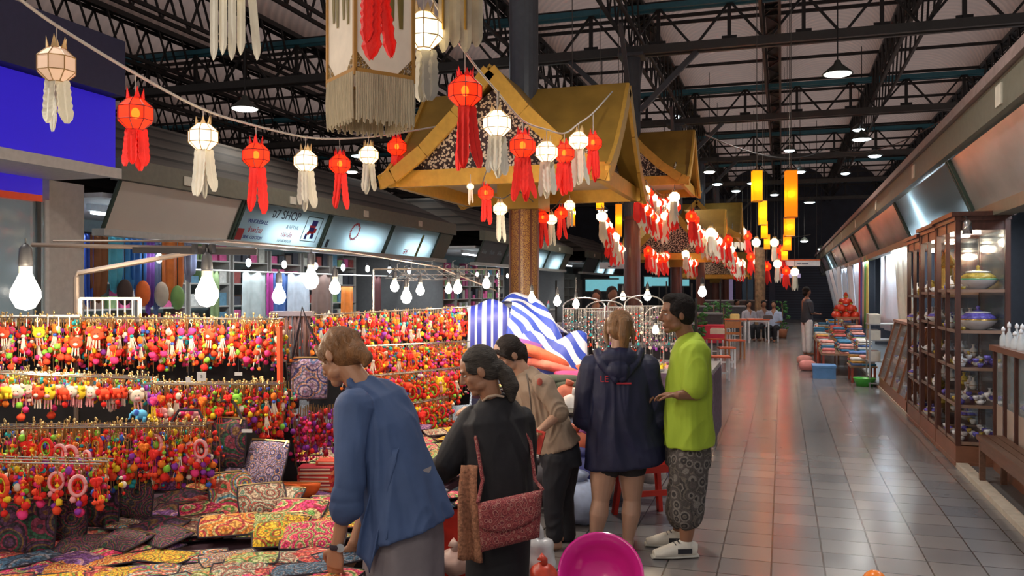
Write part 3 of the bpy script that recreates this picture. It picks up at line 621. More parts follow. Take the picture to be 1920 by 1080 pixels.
def lantern_parts(t, s, col, tails, length, rr, lod=0, grey=False, bulb=True):
    """s = body width. Eight sided khom lantern: body, frame, crown, tails"""
    pm, tm, wm, bm_ = {'w': (P_W, T_W, WIRE_W, BULB_W), 'r': (P_R, T_R, WIRE_R, BULB_R), 'c': (P_C, T_W, WIRE_W, BULB_W)}[col]
    r = s / 2; prof = [(.42 * r, -.92 * r), (r, -.38 * r), (r, .38 * r), (.42 * r, .92 * r)]; seg = 8
    MB().lathe(prof, seg, (0, 0, 0), 0, None, 1, 1, PI / 8).build('lantern_body', pm, t)
    if lod < 2:
        mb = MB(); w = s * .016
        for q, z in prof:
            pts = [(q * math.cos(PI / 8 + k * PI / 4), q * math.sin(PI / 8 + k * PI / 4), z) for k in range(9)]; mb.tube(pts, w, 4)
        for k in range(8):
            a = PI / 8 + k * PI / 4; mb.tube([(q * 1.01 * math.cos(a), q * 1.01 * math.sin(a), z) for q, z in prof], w, 4)
        mb.build('frame', wm, t)
    if bulb: MB().ell((0, 0, .05 * r), (.24 * r, .24 * r, .33 * r), 10, 7).build('bulb', bm_, t)
    mb = MB()                                     # crown of upright pointed petals
    for k in range(6):
        a = k * PI / 3 + rr.random() * .4; dx, dy = math.cos(a), math.sin(a); q = .42 * r; w = .17 * r; le = rr.uniform(.45, .75) * r
        b = V(q * dx, q * dy, .88 * r); sd = V(-dy, dx, 0); tip = b + V(dx * .12 * r, dy * .12 * r, le)
        mb.add([b + sd * w, b - sd * w, tip, b + sd * w + V(dx, dy, 0) * .008, b - sd * w + V(dx, dy, 0) * .008], [(0, 1, 2), (4, 3, 2), (1, 0, 3, 4)])
    mb.build('crown', T_R if col == 'r' else TIPW, t)
    for k in range(tails):                        # hanging tails with cut edges
        a = rr.uniform(0, 2 * PI) if tails < 3 else 2 * PI * k / tails + rr.uniform(-.3, .3) + .4
        w = rr.uniform(.26, .36) * s if tails > 2 else .42 * s; L = length * rr.uniform(.82, 1.05); q = .36 * r
        base = V(q * math.cos(a), q * math.sin(a), -.85 * r); fl = rr.uniform(.02, .16) * L; dirx = V(math.cos(a), math.sin(a), 0)
        sd = V(math.cos(YAW), math.sin(YAW), 0).lerp(V(-math.sin(a), math.cos(a), 0), .35).normalized(); n = 12 if lod < 2 else 4; wob = rr.uniform(-.06, .06) * L
        def fn(u, v, base=base, w=w, L=L, fl=fl, dirx=dirx, sd=sd, n=n, wob=wob):
            ww = w * (1 + .12 * v + (.10 if (round(v * n) % 2) else -.06)) * (1 if v < .86 else (1 - (v - .86) / .14 * .75))
            zc = .09 * w * math.cos(u * PI * 4) * min(1, v * 3)
            return base + sd * (u - .5) * ww + dirx * (fl * v * v + zc) + sd * wob * v * v + V(0, 0, -L * v - (.0 if v < 1 else .02 * L))
        mb = MB(); mb.sheet(4 if lod < 2 else 2, n, fn, .003)
        mb.build('tail', tm if not grey or k % 2 else T_SHADE, t)
def lantern(px, py, d, s, col, L, tails=4, label=None, group=None, lod=0, hang=None, bulb=True, grey=False, seed=0):
    q = P(px, py, d); t = empty('paper_lantern', q, 0, label, 'lantern', group); rr = random.Random(int(px * 7 + py * 3) + seed)
    lantern_parts(t, s, col, tails, L, rr, lod, grey, bulb)
    if hang: MB().tube([(0, 0, s * .42), (0, 0, hang)], .004, 4).build('cord', rope, t)
    return t
rope = M('pale twisted rope', (.45, .40, .36), .8, bump=.5, bs=200)
ropeD = M('dark thin rope', (.10, .09, .08), .8)
S1 = [(106, 122, 5.0, .215, 'c', .29, 3, 'dim peach lantern at the left end of the string by the navy board'),
      (254, 214, 5.35, .215, 'r', .26, 4, 'red lantern hanging in front of the blue fascia'),
      (381, 257, 6.2, .21, 'w', .34, 4, 'glowing white lantern before the brown stall roof, third on the string'),
      (480, 292, 6.9, .215, 'r', .36, 3, 'red lantern above the sign with writing, between two white lanterns'),
      (573, 302, 7.8, .21, 'w', .36, 4, 'white lantern above the ring sign with one stray side tail'),
      (637, 308, 8.2, .20, 'r', .34, 3, 'red lantern just left below the square fringed lantern'),
      (691, 291, 9.0, .205, 'w', .32, 3, 'small white lantern directly under the square fringed lantern'),
      (744, 276, 9.2, .205, 'r', .30, 3, 'small red lantern at the right end of the first string, under the fringe')]
RY1 = [48, 138, 205, 236, 257, 260, 257, 250]; RY2 = [-28, 98, 172, 226, 243, 250, 232, 212]
for a, ry in zip(S1, RY1):
    lantern(a[0], a[1], a[2], a[3], a[4], a[5], a[6], a[7], hang=(a[1] - ry) / 1600 * a[2], bulb=a[4] != 'c')
S2 = [(795, 58, 4.6, .21, 'w', .30, 2, 'large white lantern with a feathery tail beside the square fringed lantern'),
      (872, 172, 5.1, .20, 'r', .38, 3, 'large red lantern left of the golden gable'),
      (932, 232, 6.2, .20, 'w', .30, 4, 'white lantern hanging in front of the fretwork gable'),
      (980, 274, 6.8, .205, 'r', .34, 5, 'red lantern with spread tails right of the white one before the gable'),
      (1025, 285, 7.2, .185, 'w', .32, 4, 'white lantern with a square motif between two red ones'),
      (1058, 288, 7.6, .18, 'r', .30, 4, 'red lantern beneath the right slope of the golden gable'),
      (1085, 264, 7.8, .175, 'w', .34, 4, 'white lantern with shade-greyed tails near the corner of the golden roof'),
      (1112, 268, 8.0, .165, 'r', .30, 4, 'red lantern at the right end of the second string')]
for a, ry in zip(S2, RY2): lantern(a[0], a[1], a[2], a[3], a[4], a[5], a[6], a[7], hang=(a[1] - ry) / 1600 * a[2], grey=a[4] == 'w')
def rope_obj(pts, r, label, mat=rope, name='rope', sag=0):
    mb = MB(); ps = [P(*p) for p in pts]; out = []
    for i in range(len(ps) - 1):
        p0 = ps[max(i-1, 0)]; p1 = ps[i]; p2 = ps[i+1]; p3 = ps[min(i+2, len(ps)-1)]
        for k in range(6):
            t = k / 6; out.append(.5 * ((2*p1) + (-p0 + p2)*t + (2*p0 - 5*p1 + 4*p2 - p3)*t*t + (-p0 + 3*p1 - 3*p2 + p3)*t**3))
    out.append(ps[-1]); mb.tube(out, r, 6); return tag(mb.build(name, mat), label, 'rope')
rope_obj([(20, -15, 4.75)] + [(a[0], ry, a[2]) for a, ry in zip(S1, RY1)] + [(850, 232, 8.9)], .010, 'pale rope carrying the lanterns across the upper left')
rope_obj([(740, -120, 4.3)] + [(a[0], ry, a[2]) for a, ry in zip(S2, RY2)] + [(1148, 172, 8.9)], .008, 'pale rope running down to the golden gable with lanterns on it')
rope_obj([(935, 172, 6.2), (930, 270, 6.8), (905, 350, 8.3), (940, 372, 8.6), (975, 360, 9.0), (1030, 395, 10), (1070, 345, 10.4)], .006, 'thin rope carrying the small lanterns beneath the golden roof', ropeD)
# small lanterns under the first golden roof
S3 = [(911, 362, 8.3, .15, 'r', .24), (938, 392, 8.6, .14, 'w', .26), (1018, 408, 9.8, .14, 'r', .28), (1034, 412, 9.9, .13, 'w', .26), (1052, 400, 10, .15, 'r', .24), (1068, 385, 10.2, .13, 'w', .24), (882, 350, 8.4, .07, 'w', .14)]
for i, a in enumerate(S3):
    lantern(a[0], a[1], a[2], a[3], a[4], a[5], 3, ['small red lantern below left of the big golden roof', 'small white lantern beside the patterned column under the golden roof', 'red lantern right of the patterned column, lowest of its bunch', 'white lantern in the bunch right of the patterned column', 'red lantern topping the bunch right of the patterned column', 'white lantern partly hidden under the golden eave', 'short white paper tube under the left corner of the golden roof'][i], lod=1, hang=.12)
# big tails at the very top
for nm, px0, px1, d, ybot, n, lab in (('a', 393, 478, 4.2, 112, 5, 'long cream paper tails hanging into the top edge, left of the square lantern'), ('b', 822, 905, 4.6, 98, 4, 'cream and gold paper tails hanging at the top edge above the rope')):
    t = empty('paper_lantern', P((px0 + px1) / 2, -60, d), 0, lab, 'lantern'); c = t.location
    lantern_parts(t, .26, 'w', 0, .2, random.Random(3), 0, bulb=False)
    for k in range(n):
        a = P(px0 + (px1 - px0) * (k + .5) / n, -40, d + .05 * (k % 2)) - c; b = P(px0 + (px1 - px0) * (k + .5) / n + (14 if k == n - 1 and nm == 'a' else 0), ybot - 10 * (k % 2), d) - c
        w = (px1 - px0) / n * d / 1600 * 1.02; sd = V(CS, SN, 0)
        def fn(u, v, a=a, b=b, w=w): return a.lerp(b, v) + sd * (u - .5) * w * (1 if v < .9 else 1 - (v - .9) * 7) + V(-SN, CS, 0) * .01 * math.cos(u * PI)
        o = MB().sheet(3, 14, fn, .003).build('tail', T_W if nm == 'a' else M('aged cream paper', (.52, .46, .34), .75, var=.2), t)
        if nm == 'b' and k % 2 == 0:
            MB().beam(a + V(0, -.012, 0), a.lerp(b, .7) + V(0, -.012, 0), .016, .008).build('gold_edge', goldb, o)
    MB().tube([(0, 0, .1), (0, 0, 3.0)], .005, 5).build('cord', rope, t)
# square fringed lantern
sq = empty('square_fringed_lantern', P(694, 60, 3.9), YAW + .62, 'large square white and gold fringed lantern hanging at the top centre', 'lantern')
hw = .143; wp = M('cream silk panel', (.70, .60, .47), .7, emit=.10, ecol=(1, .8, .6)); fringe_m = M('cream yarn fringe', (.56, .47, .32), .9, var=.25, vs=120, bump=.8, bs=260, stretch=(1, 1, .04)); gt = M('gold trim cord', (.45, .23, .04), .5)
z0, z1 = -.225, .45
MB().b3(-hw, hw, -hw, hw, z0, z1).build('lantern_body', wp, sq)
mb = MB()
for sx in (-1, 1):
    for sy in (-1, 1): mb.b3(sx * hw - .008, sx * hw + .008, sy * hw - .008, sy * hw + .008, z0 - .02, z1)
    mb.b3(-hw, hw, sx * hw - .008, sx * hw + .008, z0 - .012, z0 + .012); mb.b3(sx * hw - .008, sx * hw + .008, -hw, hw, z0 - .012, z0 + .012)
mb.build('frame', gt, sq)
filig = EMB('gold filigree corner', [(.42, .25, .06), (.6, .5, .36), (.35, .2, .05)], 30, 5)
olv = M('olive gold elephant silhouette', (.20, .15, .03), .6)
for k in range(4):
    rot = Matrix.Rotation(k * PI / 2, 3, 'Z')
    mb = MB()
    for s_ in (-1, 1): mb.slab([rot @ V(s_ * hw * .95, -hw - .003, z0 + .012), rot @ V(s_ * hw * .45, -hw - .003, z0 + .012), rot @ V(s_ * hw * .95, -hw - .003, z0 + .085)], rot @ V(0, -1, 0), .003)
    mb.build('corner_filigree', filig, sq)
    for i, x in enumerate((-.075, -.035, .03, .075)):
        mb = MB(); mb.sweep([((x, -hw - .004, .42), .018, .003), ((x + .003, -hw - .004, .1), .015, .003), ((x + .006, -hw - .004, .03 - .03 * i % .05), .010, .002)], (1, 0, 0), 8)
        mb.v = [tuple(rot @ Vector(v)) for v in mb.v]; mb.build('silhouette_motif', olv, sq)
    mb = MB(); n = 34                                # fringe, yarn by yarn
    for i in range(n):
        x = -hw + 2 * hw * (i + .5) / n; L = .215 + .012 * math.sin(i * 1.7)
        mb.tube([rot @ V(x, -hw - .006, z0 - .005), rot @ V(x, -hw - .010, z0 - L * .5), rot @ V(x + R.uniform(-.002, .002), -hw - .006, z0 - L)], [.0048, .0052, .0042], 5)
    mb.build('fringe', fringe_m, sq)
MB().tube([(0, 0, z1), (0, 0, 3.2)], .006, 6).build('cord', rope, sq)
# red tails that hang in front of it (their lantern is above the picture)
t = empty('paper_lantern', P(703, -75, 3.3), 0, 'red lantern tails hanging in front of the square fringed lantern', 'lantern'); c = t.location
lantern_parts(t, .20, 'r', 0, .2, random.Random(5), 0, bulb=False)
for (xa, xb, yb, w) in ((700, 697, 112, .075), (712, 735, 108, .05), (690, 688, 80, .05)):
    a = P(xa, -50, 3.32) - c; b = P(xb, yb, 3.3) - c
    def fn(u, v, a=a, b=b, w=w):
        ww = w * (1 + (.12 if round(v * 16) % 2 else -.1)) * (1 if v > .25 else .8) * (1 if v < .88 else 1 - (v - .88) * 6.5)
        return a.lerp(b, v) + V(CS, SN, 0) * (u - .5) * ww + V(-SN, CS, 0) * .012 * math.cos(u * PI * 3)
    MB().sheet(4, 18, fn, .003).build('tail', T_R, t)
MB().tube([(0, 0, .08), (0, 0, 3.0)], .005, 5).build('cord', rope, t)
# ---- tall orange cloth lanterns
P_O = paper('lit orange lantern cloth', (.85, .33, .01), .75, (1, .34, .01), .12); P_Y = paper('lit amber lantern cloth', (.9, .45, .01), .95, (1, .50, .01), .12)
OR = [(1419, 320, 378, 22, 14, 'left column, topmost of the orange lanterns', 1), (1430, 377, 422, 17, 17, 'second orange lantern of the left column', 1), (1433, 415, 447, 13, 21, 'third orange lantern of the left column', 1), (1438, 440, 468, 12, 25, 'lowest orange lantern of the left column', 0),
      (1483, 320, 408, 25, 13, 'tallest orange lantern, top of the right column', 0), (1480, 408, 443, 21, 16, 'second orange lantern of the right column', 0), (1476, 440, 470, 15, 20, 'third orange lantern of the right column', 0), (1471, 462, 488, 12, 24, 'lowest orange lantern of the right column', 0),
      (1125, 352, 392, 18, 13, 'amber lantern under the eave between the first and second columns', 1), (1160, 383, 444, 15, 15, 'orange lantern just left of the second column', 0), (1073, 374, 424, 13, 12, 'orange lantern half hidden behind small lanterns by the patterned column', 0)]
for px, y0, y1, w, d, l, yel in OR:
    h = (y1 - y0) / 1600 * d; r = w / 1600 * d / 2; t = empty('cloth_lantern', P(px, (y0 + y1) / 2, d), .25, 'tall orange cloth lantern, ' + l if not l.startswith(('tall', 'amber', 'orange', 'second', 'third', 'lowest')) else l, 'lantern')
    MB().lathe([(r * 1.1, -h / 2), (r * 1.1, h / 2)], 4, (0, 0, 0), 0, None, 1, 1, PI / 4).build('lantern_body', P_Y if yel else P_O, t)
    mb = MB()
    for z in (-h / 2, h / 2): mb.tube([(r * 1.12 * math.cos(PI / 4 + k * PI / 2), r * 1.12 * math.sin(PI / 4 + k * PI / 2), z) for k in range(5)], .008, 4)
    mb.build('frame', WIRE_W, t); MB().ell((0, 0, 0), .05, 8, 6).build('bulb', BULB_R, t)
    MB().tube([(0, 0, h / 2), (0, 0, vault_z(t.location.x) - t.location.z)], .006, 4).build('cord', ropeD, t)
# ---- garlands of small lanterns receding along the columns
G = [([(1128, 405, 12), (1142, 430, 13), (1152, 452, 14.5), (1164, 468, 16.5)], 7, .16), ([(1195, 368, 11), (1212, 392, 12.5), (1232, 412, 14.5), (1250, 425, 16)], 8, .16), ([(1265, 368, 12.5), (1258, 392, 13.5), (1245, 405, 15), (1228, 415, 16)], 7, .16),
     ([(1296, 405, 13.5), (1302, 425, 15.5), (1318, 440, 18), (1330, 445, 20)], 8, .17), ([(1332, 435, 17), (1344, 450, 19), (1358, 462, 22), (1366, 478, 26)], 9, .2), ([(1215, 470, 18), (1232, 482, 20), (1250, 478, 22)], 7, .2), ([(1285, 475, 21), (1293, 490, 23), (1302, 488, 25)], 6, .2),
     ([(1365, 448, 22), (1372, 478, 25), (1384, 492, 28), (1392, 492, 31)], 8, .24), ([(1210, 355, 13.5), (1240, 380, 15.2), (1262, 372, 16.8)], 6, .15), ([(1308, 440, 19), (1340, 462, 21), (1352, 452, 24)], 6, .2), ([(1375, 490, 30), (1384, 500, 32), (1394, 500, 35)], 5, .26)]
proto = {}
def catm(ps, t):
    n = len(ps) - 1; x = t * n; i = min(int(x), n - 1); f = x - i; p0 = ps[max(i-1,0)]; p1 = ps[i]; p2 = ps[i+1]; p3 = ps[min(i+2,n)]
    return .5 * ((2*p1) + (-p0 + p2)*f + (2*p0 - 5*p1 + 4*p2 - p3)*f*f + (-p0 + 3*p1 - 3*p2 + p3)*f**3)
GN = ['garland left of the second column', 'garland right of the second column', 'garland falling from the second golden roof corner', 'garland between the third column and the walkway', 'garland past the fourth column', 'low garland before the third golden roof', 'low garland behind the third column', 'farthest dense garland', 'upper garland under the second golden roof', 'garland beneath the fourth golden roof', 'last tiny garland beside the lilac posts']
for gi, (pts, n, s) in enumerate(G):
    n += 2
    ps = [P(*p) for p in pts]; ln = [catm(ps, k / 12) + V(0, 0, .14) for k in range(13)]
    tag(MB().tube(ln, .006, 5).build('rope', ropeD), 'thin rope of the ' + GN[gi], 'rope')
    for k in range(n):
        c = 'w' if (k + gi) % 2 == 0 else 'r'
        for lay in range(2):
            rr = random.Random(gi * 100 + k * 3 + lay); key = (c, rr.randrange(3))
            if key not in proto:
                t = empty('paper_lantern', (0, 0, 0), 0, '', 'lantern', ''); lantern_parts(t, .17, c, 3, .27, random.Random(key[1] * 9 + 4), 2); MB().tube([(0, 0, .06), (0, 0, .20)], .004, 4).build('cord', ropeD, t); proto[key] = t; first = True
                o = t
            else: o = dup(proto[key], rz=rr.uniform(-.6, .6))
            q = catm(ps, (k + .25 + .5 * lay) / n if n > 1 else 0)
            if lay: q = q + V(rr.uniform(-.05, .05), rr.uniform(-.06, .06), rr.uniform(-.10, .0))
            o.location = q; o.scale = (s / .17 * rr.uniform(.8, 1.05),) * 3
            o['label'] = ('white' if c == 'w' else 'red') + ' lantern, ' + GN[gi]; o['group'] = ('white' if c == 'w' else 'red') + ' lanterns on the ' + GN[gi]
            if lay: c = 'r' if c == 'w' else 'w'
# single far lanterns strung across the walkway
for i, (px, py, c) in enumerate([(1452, 455, 'w'), (1458, 495, 'w'), (1490, 510, 'w'), (1408, 482, 'r'), (1438, 500, 'r'), (1474, 508, 'r'), (1402, 443, 'r'), (1465, 470, 'r'), (1420, 490, 'w'), (1418, 455, 'w'), (1392, 435, 'w'), (1380, 432, 'w')]):
    o = dup(proto[(c, [k[1] for k in proto if k[0] == c][0])]); o.location = P(px, py, 34); o.scale = (2.1, 2.1, 2.1)
    zz = (vault_z(o.location.x) - o.location.z) / 2.1; MB().tube([(0, 0, .1), (0, 0, zz)], .003, 4).build('cord', ropeD, o)
    o['label'] = ('lone white' if c == 'w' else 'lone red') + ' lantern hung over the far end of the walkway'; o['group'] = ('white' if c == 'w' else 'red') + ' lanterns over the far walkway'
tag(MB().tube([P(1375, 420, 34), P(1410, 446, 34), P(1460, 450, 34), P(1520, 440, 34)], .012, 4).build('rope', ropeD), 'thin rope of lanterns across the far walkway', 'rope')
# far hanging direction signs
for (px, py, w, h, d, st, txt, l) in ((1505, 493, 62, 12, 34, 1, 'OTOP  MARKET', 'white hanging sign with an orange top stripe over the far walkway'), (1482, 517, 36, 8, 40, 0, '', 'lilac lit hanging sign far below the orange striped one'), (1148, 498, 48, 12, 24, 0, 'ทางออก EXIT', 'pale hanging sign left of the second column')):
    q = P(px, py, d); ww = w / 1600 * d; hh = h / 1600 * d
    t = tag(MB().b3(-ww/2, ww/2, -.04, .04, -hh/2, hh/2).build('hanging_sign', M('hanging sign %d' % px, (.62, .60, .60) if d != 40 else (.5, .42, .7), .4, emit=.35 if d == 40 else .08)), l, 'sign'); t.location = q; t.rotation_euler = (0, 0, .1)
    if st: MB().b3(-ww/2, ww/2, -.05, .05, hh*.34, hh/2+.01).build('stripe', M('orange sign stripe', (.7, .15, .05), .5), t)
    if px != 1482:
        o = text_mesh('▬ ▬▬' if px == 1505 else '▬  ▬', hh * .5, M('sign letters', (.1, .1, .15), .5), 'lettering'); o.parent = t; o.location = (0, -.06, -.02); o.rotation_euler = (PI/2, 0, 0)
    mb = MB(); [mb.tube([(s_*ww*.4, 0, hh/2), (s_*ww*.4, 0, vault_z(q.x) - q.z)], .012, 4) for s_ in (-1, 1)]; mb.build('rod', steel, t)
# ================================================================ keychain racks of the near stall
def fm(name, c, **k): return M(name, c, .8, **k)
CC = {'red': fm('red yarn', (.80, .022, .015)), 'scarlet': fm('scarlet yarn', (.88, .075, .022)), 'orange': fm('orange yarn', (.90, .20, .015)), 'pink': fm('hot pink yarn', (.80, .04, .22)), 'yellow': fm('yellow yarn', (.90, .60, .02)), 'green': fm('lime green yarn', (.25, .62, .06)),
      'teal': fm('teal yarn', (.02, .38, .42)), 'blue': fm('blue yarn', (.05, .14, .62)), 'purple': fm('purple yarn', (.28, .04, .42)), 'white': fm('cream felt', (.78, .70, .58)), 'sky': fm('sky blue felt', (.10, .45, .78)), 'rose': fm('soft pink felt', (.88, .38, .40)), 'black': fm('black felt', (.02, .02, .025)), 'maroon': fm('maroon yarn', (.32, .01, .03))}
WARM = ['red', 'scarlet', 'red', 'orange', 'scarlet', 'pink', 'red', 'scarlet', 'orange', 'yellow', 'green', 'teal', 'purple', 'blue', 'pink', 'white']
brass = M('brass key ring', (.60, .42, .18), .3, metal=.85)
RK = random.Random(11)
def hook(t):
    mb = MB(); mb.tube([(.011 * math.cos(a * PI / 5), 0, -.012 + .011 * math.sin(a * PI / 5)) for a in range(11)], .0022, 5); mb.tube([(0, 0, -.023), (.003, 0, -.036), (0, 0, -.048)], .0022, 5)
    return mb.build('key_ring', brass, t)
def eyes(t, c, r, dy, dx=.009):
    MB().ell((c[0] - dx, c[1] - dy, c[2]), .0028, 6, 5).ell((c[0] + dx, c[1] - dy, c[2]), .0028, 6, 5).build('eye', CC['black'], t)
def k_pom(c1, c2, c3):
    t = empty('pompom_keychain'); hook(t); mats = [CC[c1], CC[c2], CC[c3], CC['yellow']]
    mb = MB(); mb.tube([(0, 0, -.045), (0, 0, -.21)], .0022, 5, 3)
    for z, q in ((-.075, 0), (-.10, 1), (-.128, 2)): mb.ell((0, 0, z), (.010, .010, .008), 8, 6, None, q)
    mb.build('bead_string', mats, t); 
    for i, (x, z, r) in enumerate(((-.014, -.155, .018), (.016, -.175, .017), (0, -.215, .021))): MB().pom((x, 0, z), r, 0, 1, RK).build('pompom', [mats[i % 3]], t, True)
    return t
def k_tassel(c1, c2, c3):
    t = empty('tassel_keychain'); hook(t); mb = MB()
    mb.ell((0, 0, -.068), (.019, .013, .022), 10, 8, None, 0); mb.ell((0, 0, -.100), (.012, .012, .010), 8, 6, None, 1); mb.build('charm', [CC[c1], CC[c2]], t, True)
    mb = MB()
    for k in range(5):
        x = (k - 2) * .011; L = .19 + .03 * math.cos(k * 2.2); mb.tube([(x * .3, 0, -.105), (x, .003 * (k % 2), -L)], .0026, 4, 2)
    mb.build('tassel', [CC[c1], CC[c2], CC['white']], t)
    for k in range(5):
        x = (k - 2) * .0125; MB().pom((x, 0, -.195 - .03 * math.cos(k * 2.2)), .0105, 0, 1, RK).build('pompom', CC[c3 if k % 2 else c1], t, True)
    return t
def k_elephant(c1, c2):
    t = empty('elephant_keychain'); hook(t); mb = MB()
    mb.ell((.004, 0, -.085), (.032, .020, .026), 12, 8); mb.ell((-.027, 0, -.078), (.018, .017, .019), 10, 8)
    mb.tube([(-.040, 0, -.078), (-.052, 0, -.092), (-.052, 0, -.110), (-.060, 0, -.118)], [.008, .007, .005, .004], 8)
    for x in (-.014, .022):
        for y in (-.010, .010): mb.tube([(x, y, -.095), (x, y, -.124)], [.009, .0085], 8)
    mb.build('elephant_body', CC[c1], t, True); MB().ell((-.020, -.017, -.076), (.013, .004, .016), 8, 6).build('ear', CC[c2], t, True)
    MB().pom((0, 0, -.148), .016, 0, 1, RK).build('pompom', CC[c2], t, True)
    return t
def k_face(c1, c2, pointy):
    t = empty('animal_face_keychain'); hook(t); mb = MB(); mb.ell((0, 0, -.088), (.036, .016, .034), 16, 10)
    for s_ in (-1, 1):
        if pointy: mb.tube([(s_ * .022, 0, -.068), (s_ * .030, 0, -.040)], [.013, .002], 8)
        else: mb.ell((s_ * .027, 0, -.060), (.012, .009, .012), 8, 6)
    mb.build('face', CC[c1], t, True); MB().ell((0, -.015, -.099), (.014, .006, .010), 8, 6).build('muzzle', CC[c2], t, True); eyes(t, (0, 0, -.082), .036, .0155)
    mb = MB(); [mb.tube([(x, 0, -.118), (x * 1.2, 0, -.165)], .004, 5) for x in (-.014, 0, .014)]; mb.build('tassel', CC[c2], t)
    return t
def k_hoop(c1, c2, c3):
    t = empty('hoop_keychain'); hook(t); mb = MB()
    mb.tube([(.030 * math.cos(a * PI / 10), 0, -.092 + .042 * math.sin(a * PI / 10)) for a in range(21)], .0085, 8); mb.build('hoop', CC[c1], t, True)
    mb = MB(); mb.tube([(.021 * math.cos(a * PI / 8), -.004, -.092 + .031 * math.sin(a * PI / 8)) for a in range(17)], .0028, 5); mb.build('inner_braid', CC[c3], t)
    for k, (x, z) in enumerate(((-.02, -.150), (.004, -.170), (.024, -.148), (.0, -.205))):
        mb = MB(); mb.tube([(x * .5, 0, -.134), (x, 0, z)], .002, 4, 1); mb.pom((x, 0, z), .014, 0, 1, RK); mb.build('pompom', [CC[[c1, c2, c3, c2][k]], CC['yellow']], t, True)
    return t
def k_heart(c1, c2):
    t = empty('heart_keychain'); hook(t); mb = MB()
    for s_ in (-1, 1): mb.ell((s_ * .012, 0, -.075), (.0165, .011, .0165), 10, 8); mb.tube([(s_ * .013, 0, -.078), (0, 0, -.108)], [.014, .003], 8)
    mb.build('heart', CC[c1], t, True); mb = MB(); [mb.tube([(x, 0, -.1), (x * 1.5, 0, -.17)], .002, 4) for x in (-.010, 0, .010)]; mb.build('string', CC[c2], t)
    for x in (-.016, 0, .016): MB().pom((x, 0, -.176), .011, 0, 1, RK).build('pompom', CC[c2], t, True)
    return t
PK = [k_pom('red', 'yellow', 'scarlet'), k_pom('scarlet', 'red', 'pink'), k_pom('orange', 'green', 'red'), k_pom('pink', 'orange', 'purple'), k_pom('teal', 'yellow', 'red'), k_pom('green', 'pink', 'scarlet'), k_pom('purple', 'pink', 'orange'),
      k_tassel('red', 'white', 'scarlet'), k_tassel('scarlet', 'yellow', 'red'), k_tassel('orange', 'blue', 'red'), k_tassel('white', 'red', 'scarlet'), k_tassel('pink', 'teal', 'orange'),
      k_elephant('sky', 'blue'), k_elephant('rose', 'pink'), k_elephant('yellow', 'orange'), k_elephant('scarlet', 'red'), k_elephant('white', 'teal'),
      k_face('yellow', 'rose', True), k_face('white', 'rose', False), k_face('scarlet', 'white', True), k_face('rose', 'white', False), k_face('purple', 'yellow', True), k_face('green', 'yellow', False),
      k_hoop('scarlet', 'red', 'yellow'), k_hoop('red', 'orange', 'green'), k_hoop('rose', 'purple', 'red'), k_heart('red', 'scarlet'), k_heart('orange', 'red'), k_heart('pink', 'yellow')]
PN = ['red yellow scarlet pompom', 'scarlet and pink pompom', 'orange green and red pompom', 'pink orange and purple pompom', 'teal yellow and red pompom', 'green pink and scarlet pompom', 'purple pink and orange pompom', 'red and white tasselled', 'scarlet and yellow tasselled', 'orange and blue tasselled', 'cream and red tasselled', 'pink and teal tasselled',
      'sky blue elephant', 'soft pink elephant', 'yellow elephant', 'scarlet elephant', 'white elephant', 'yellow animal face', 'cream animal face', 'scarlet animal face', 'pink animal face', 'purple animal face', 'lime animal face', 'scarlet hoop', 'red and green hoop', 'pink hoop', 'red heart', 'orange heart', 'pink heart']
used_p = set(); pcount = [0]
SHORT = {'top row of the near rack': 'near rack top row', 'middle row of the near rack, left end': 'near rack middle row', 'middle row of the near rack, right end': 'near rack right middle row', 'lowest row of the near rack': 'near rack lowest row', 'low front rail at the left edge': 'low front rail', 'top row of the far rack': 'far rack top row', 'second row of the far rack': 'far rack second row', 'third row of the far rack': 'far rack third row', 'lowest row of the far rack': 'far rack lowest row'}
def place_k(i, q, sc, row, flip=0):
    o = PK[i] if i not in used_p else dup(PK[i]); used_p.add(i)
    o.location = q; o.rotation_euler = (RK.uniform(-.10, .10), RK.uniform(-.13, .13), YAW + RK.uniform(-.6, .6) + flip); o.scale = (sc,) * 3
    tag(o, PN[i] + ' keychain, ' + SHORT[row], 'keychain', PN[i] + ' keychains on the ' + row); pcount[0] += 1
def stuff_row(name, label, a, b, n, L, spread, cols, sc=1.0):
    """the keychains beyond the ones built singly: strings, beads and pompoms packed behind and between"""
    keys = list(dict.fromkeys(cols)); mb = MB()
    for k in range(n):
        u = RK.random(); q = a.lerp(b, u) + V(RK.uniform(-.01, .01), RK.uniform(0, spread), RK.uniform(-.01, .02)); l = L * RK.uniform(.6, 1.05)
        mb.tube([q, q + V(RK.uniform(-.01, .01), 0, -l)], .0025 * sc, 3, len(keys), False)
        for j in range(RK.randrange(4, 7)):
            z = -l * RK.uniform(.16, 1); r = RK.choice((.008, .011, .014, .017)) * sc; mb.ell(q + V(RK.uniform(-.02, .02) * sc, RK.uniform(-.012, .012), z), (r, r * .9, r * RK.uniform(.7, 1.2)), 6, 4, None, keys.index(RK.choice(cols)))
    o = mb.build(name, [CC[c] for c in keys] + [brass], None, True); return tag(o, label, 'keychain', None, 'stuff')
wire = M('chromed rack wire', (.35, .33, .30), .3, metal=.9); blackm = M('black rack cloth', (.012, .011, .014), .9, var=.3); wht_w = M('white enamelled wire', (.72, .71, .68), .4)
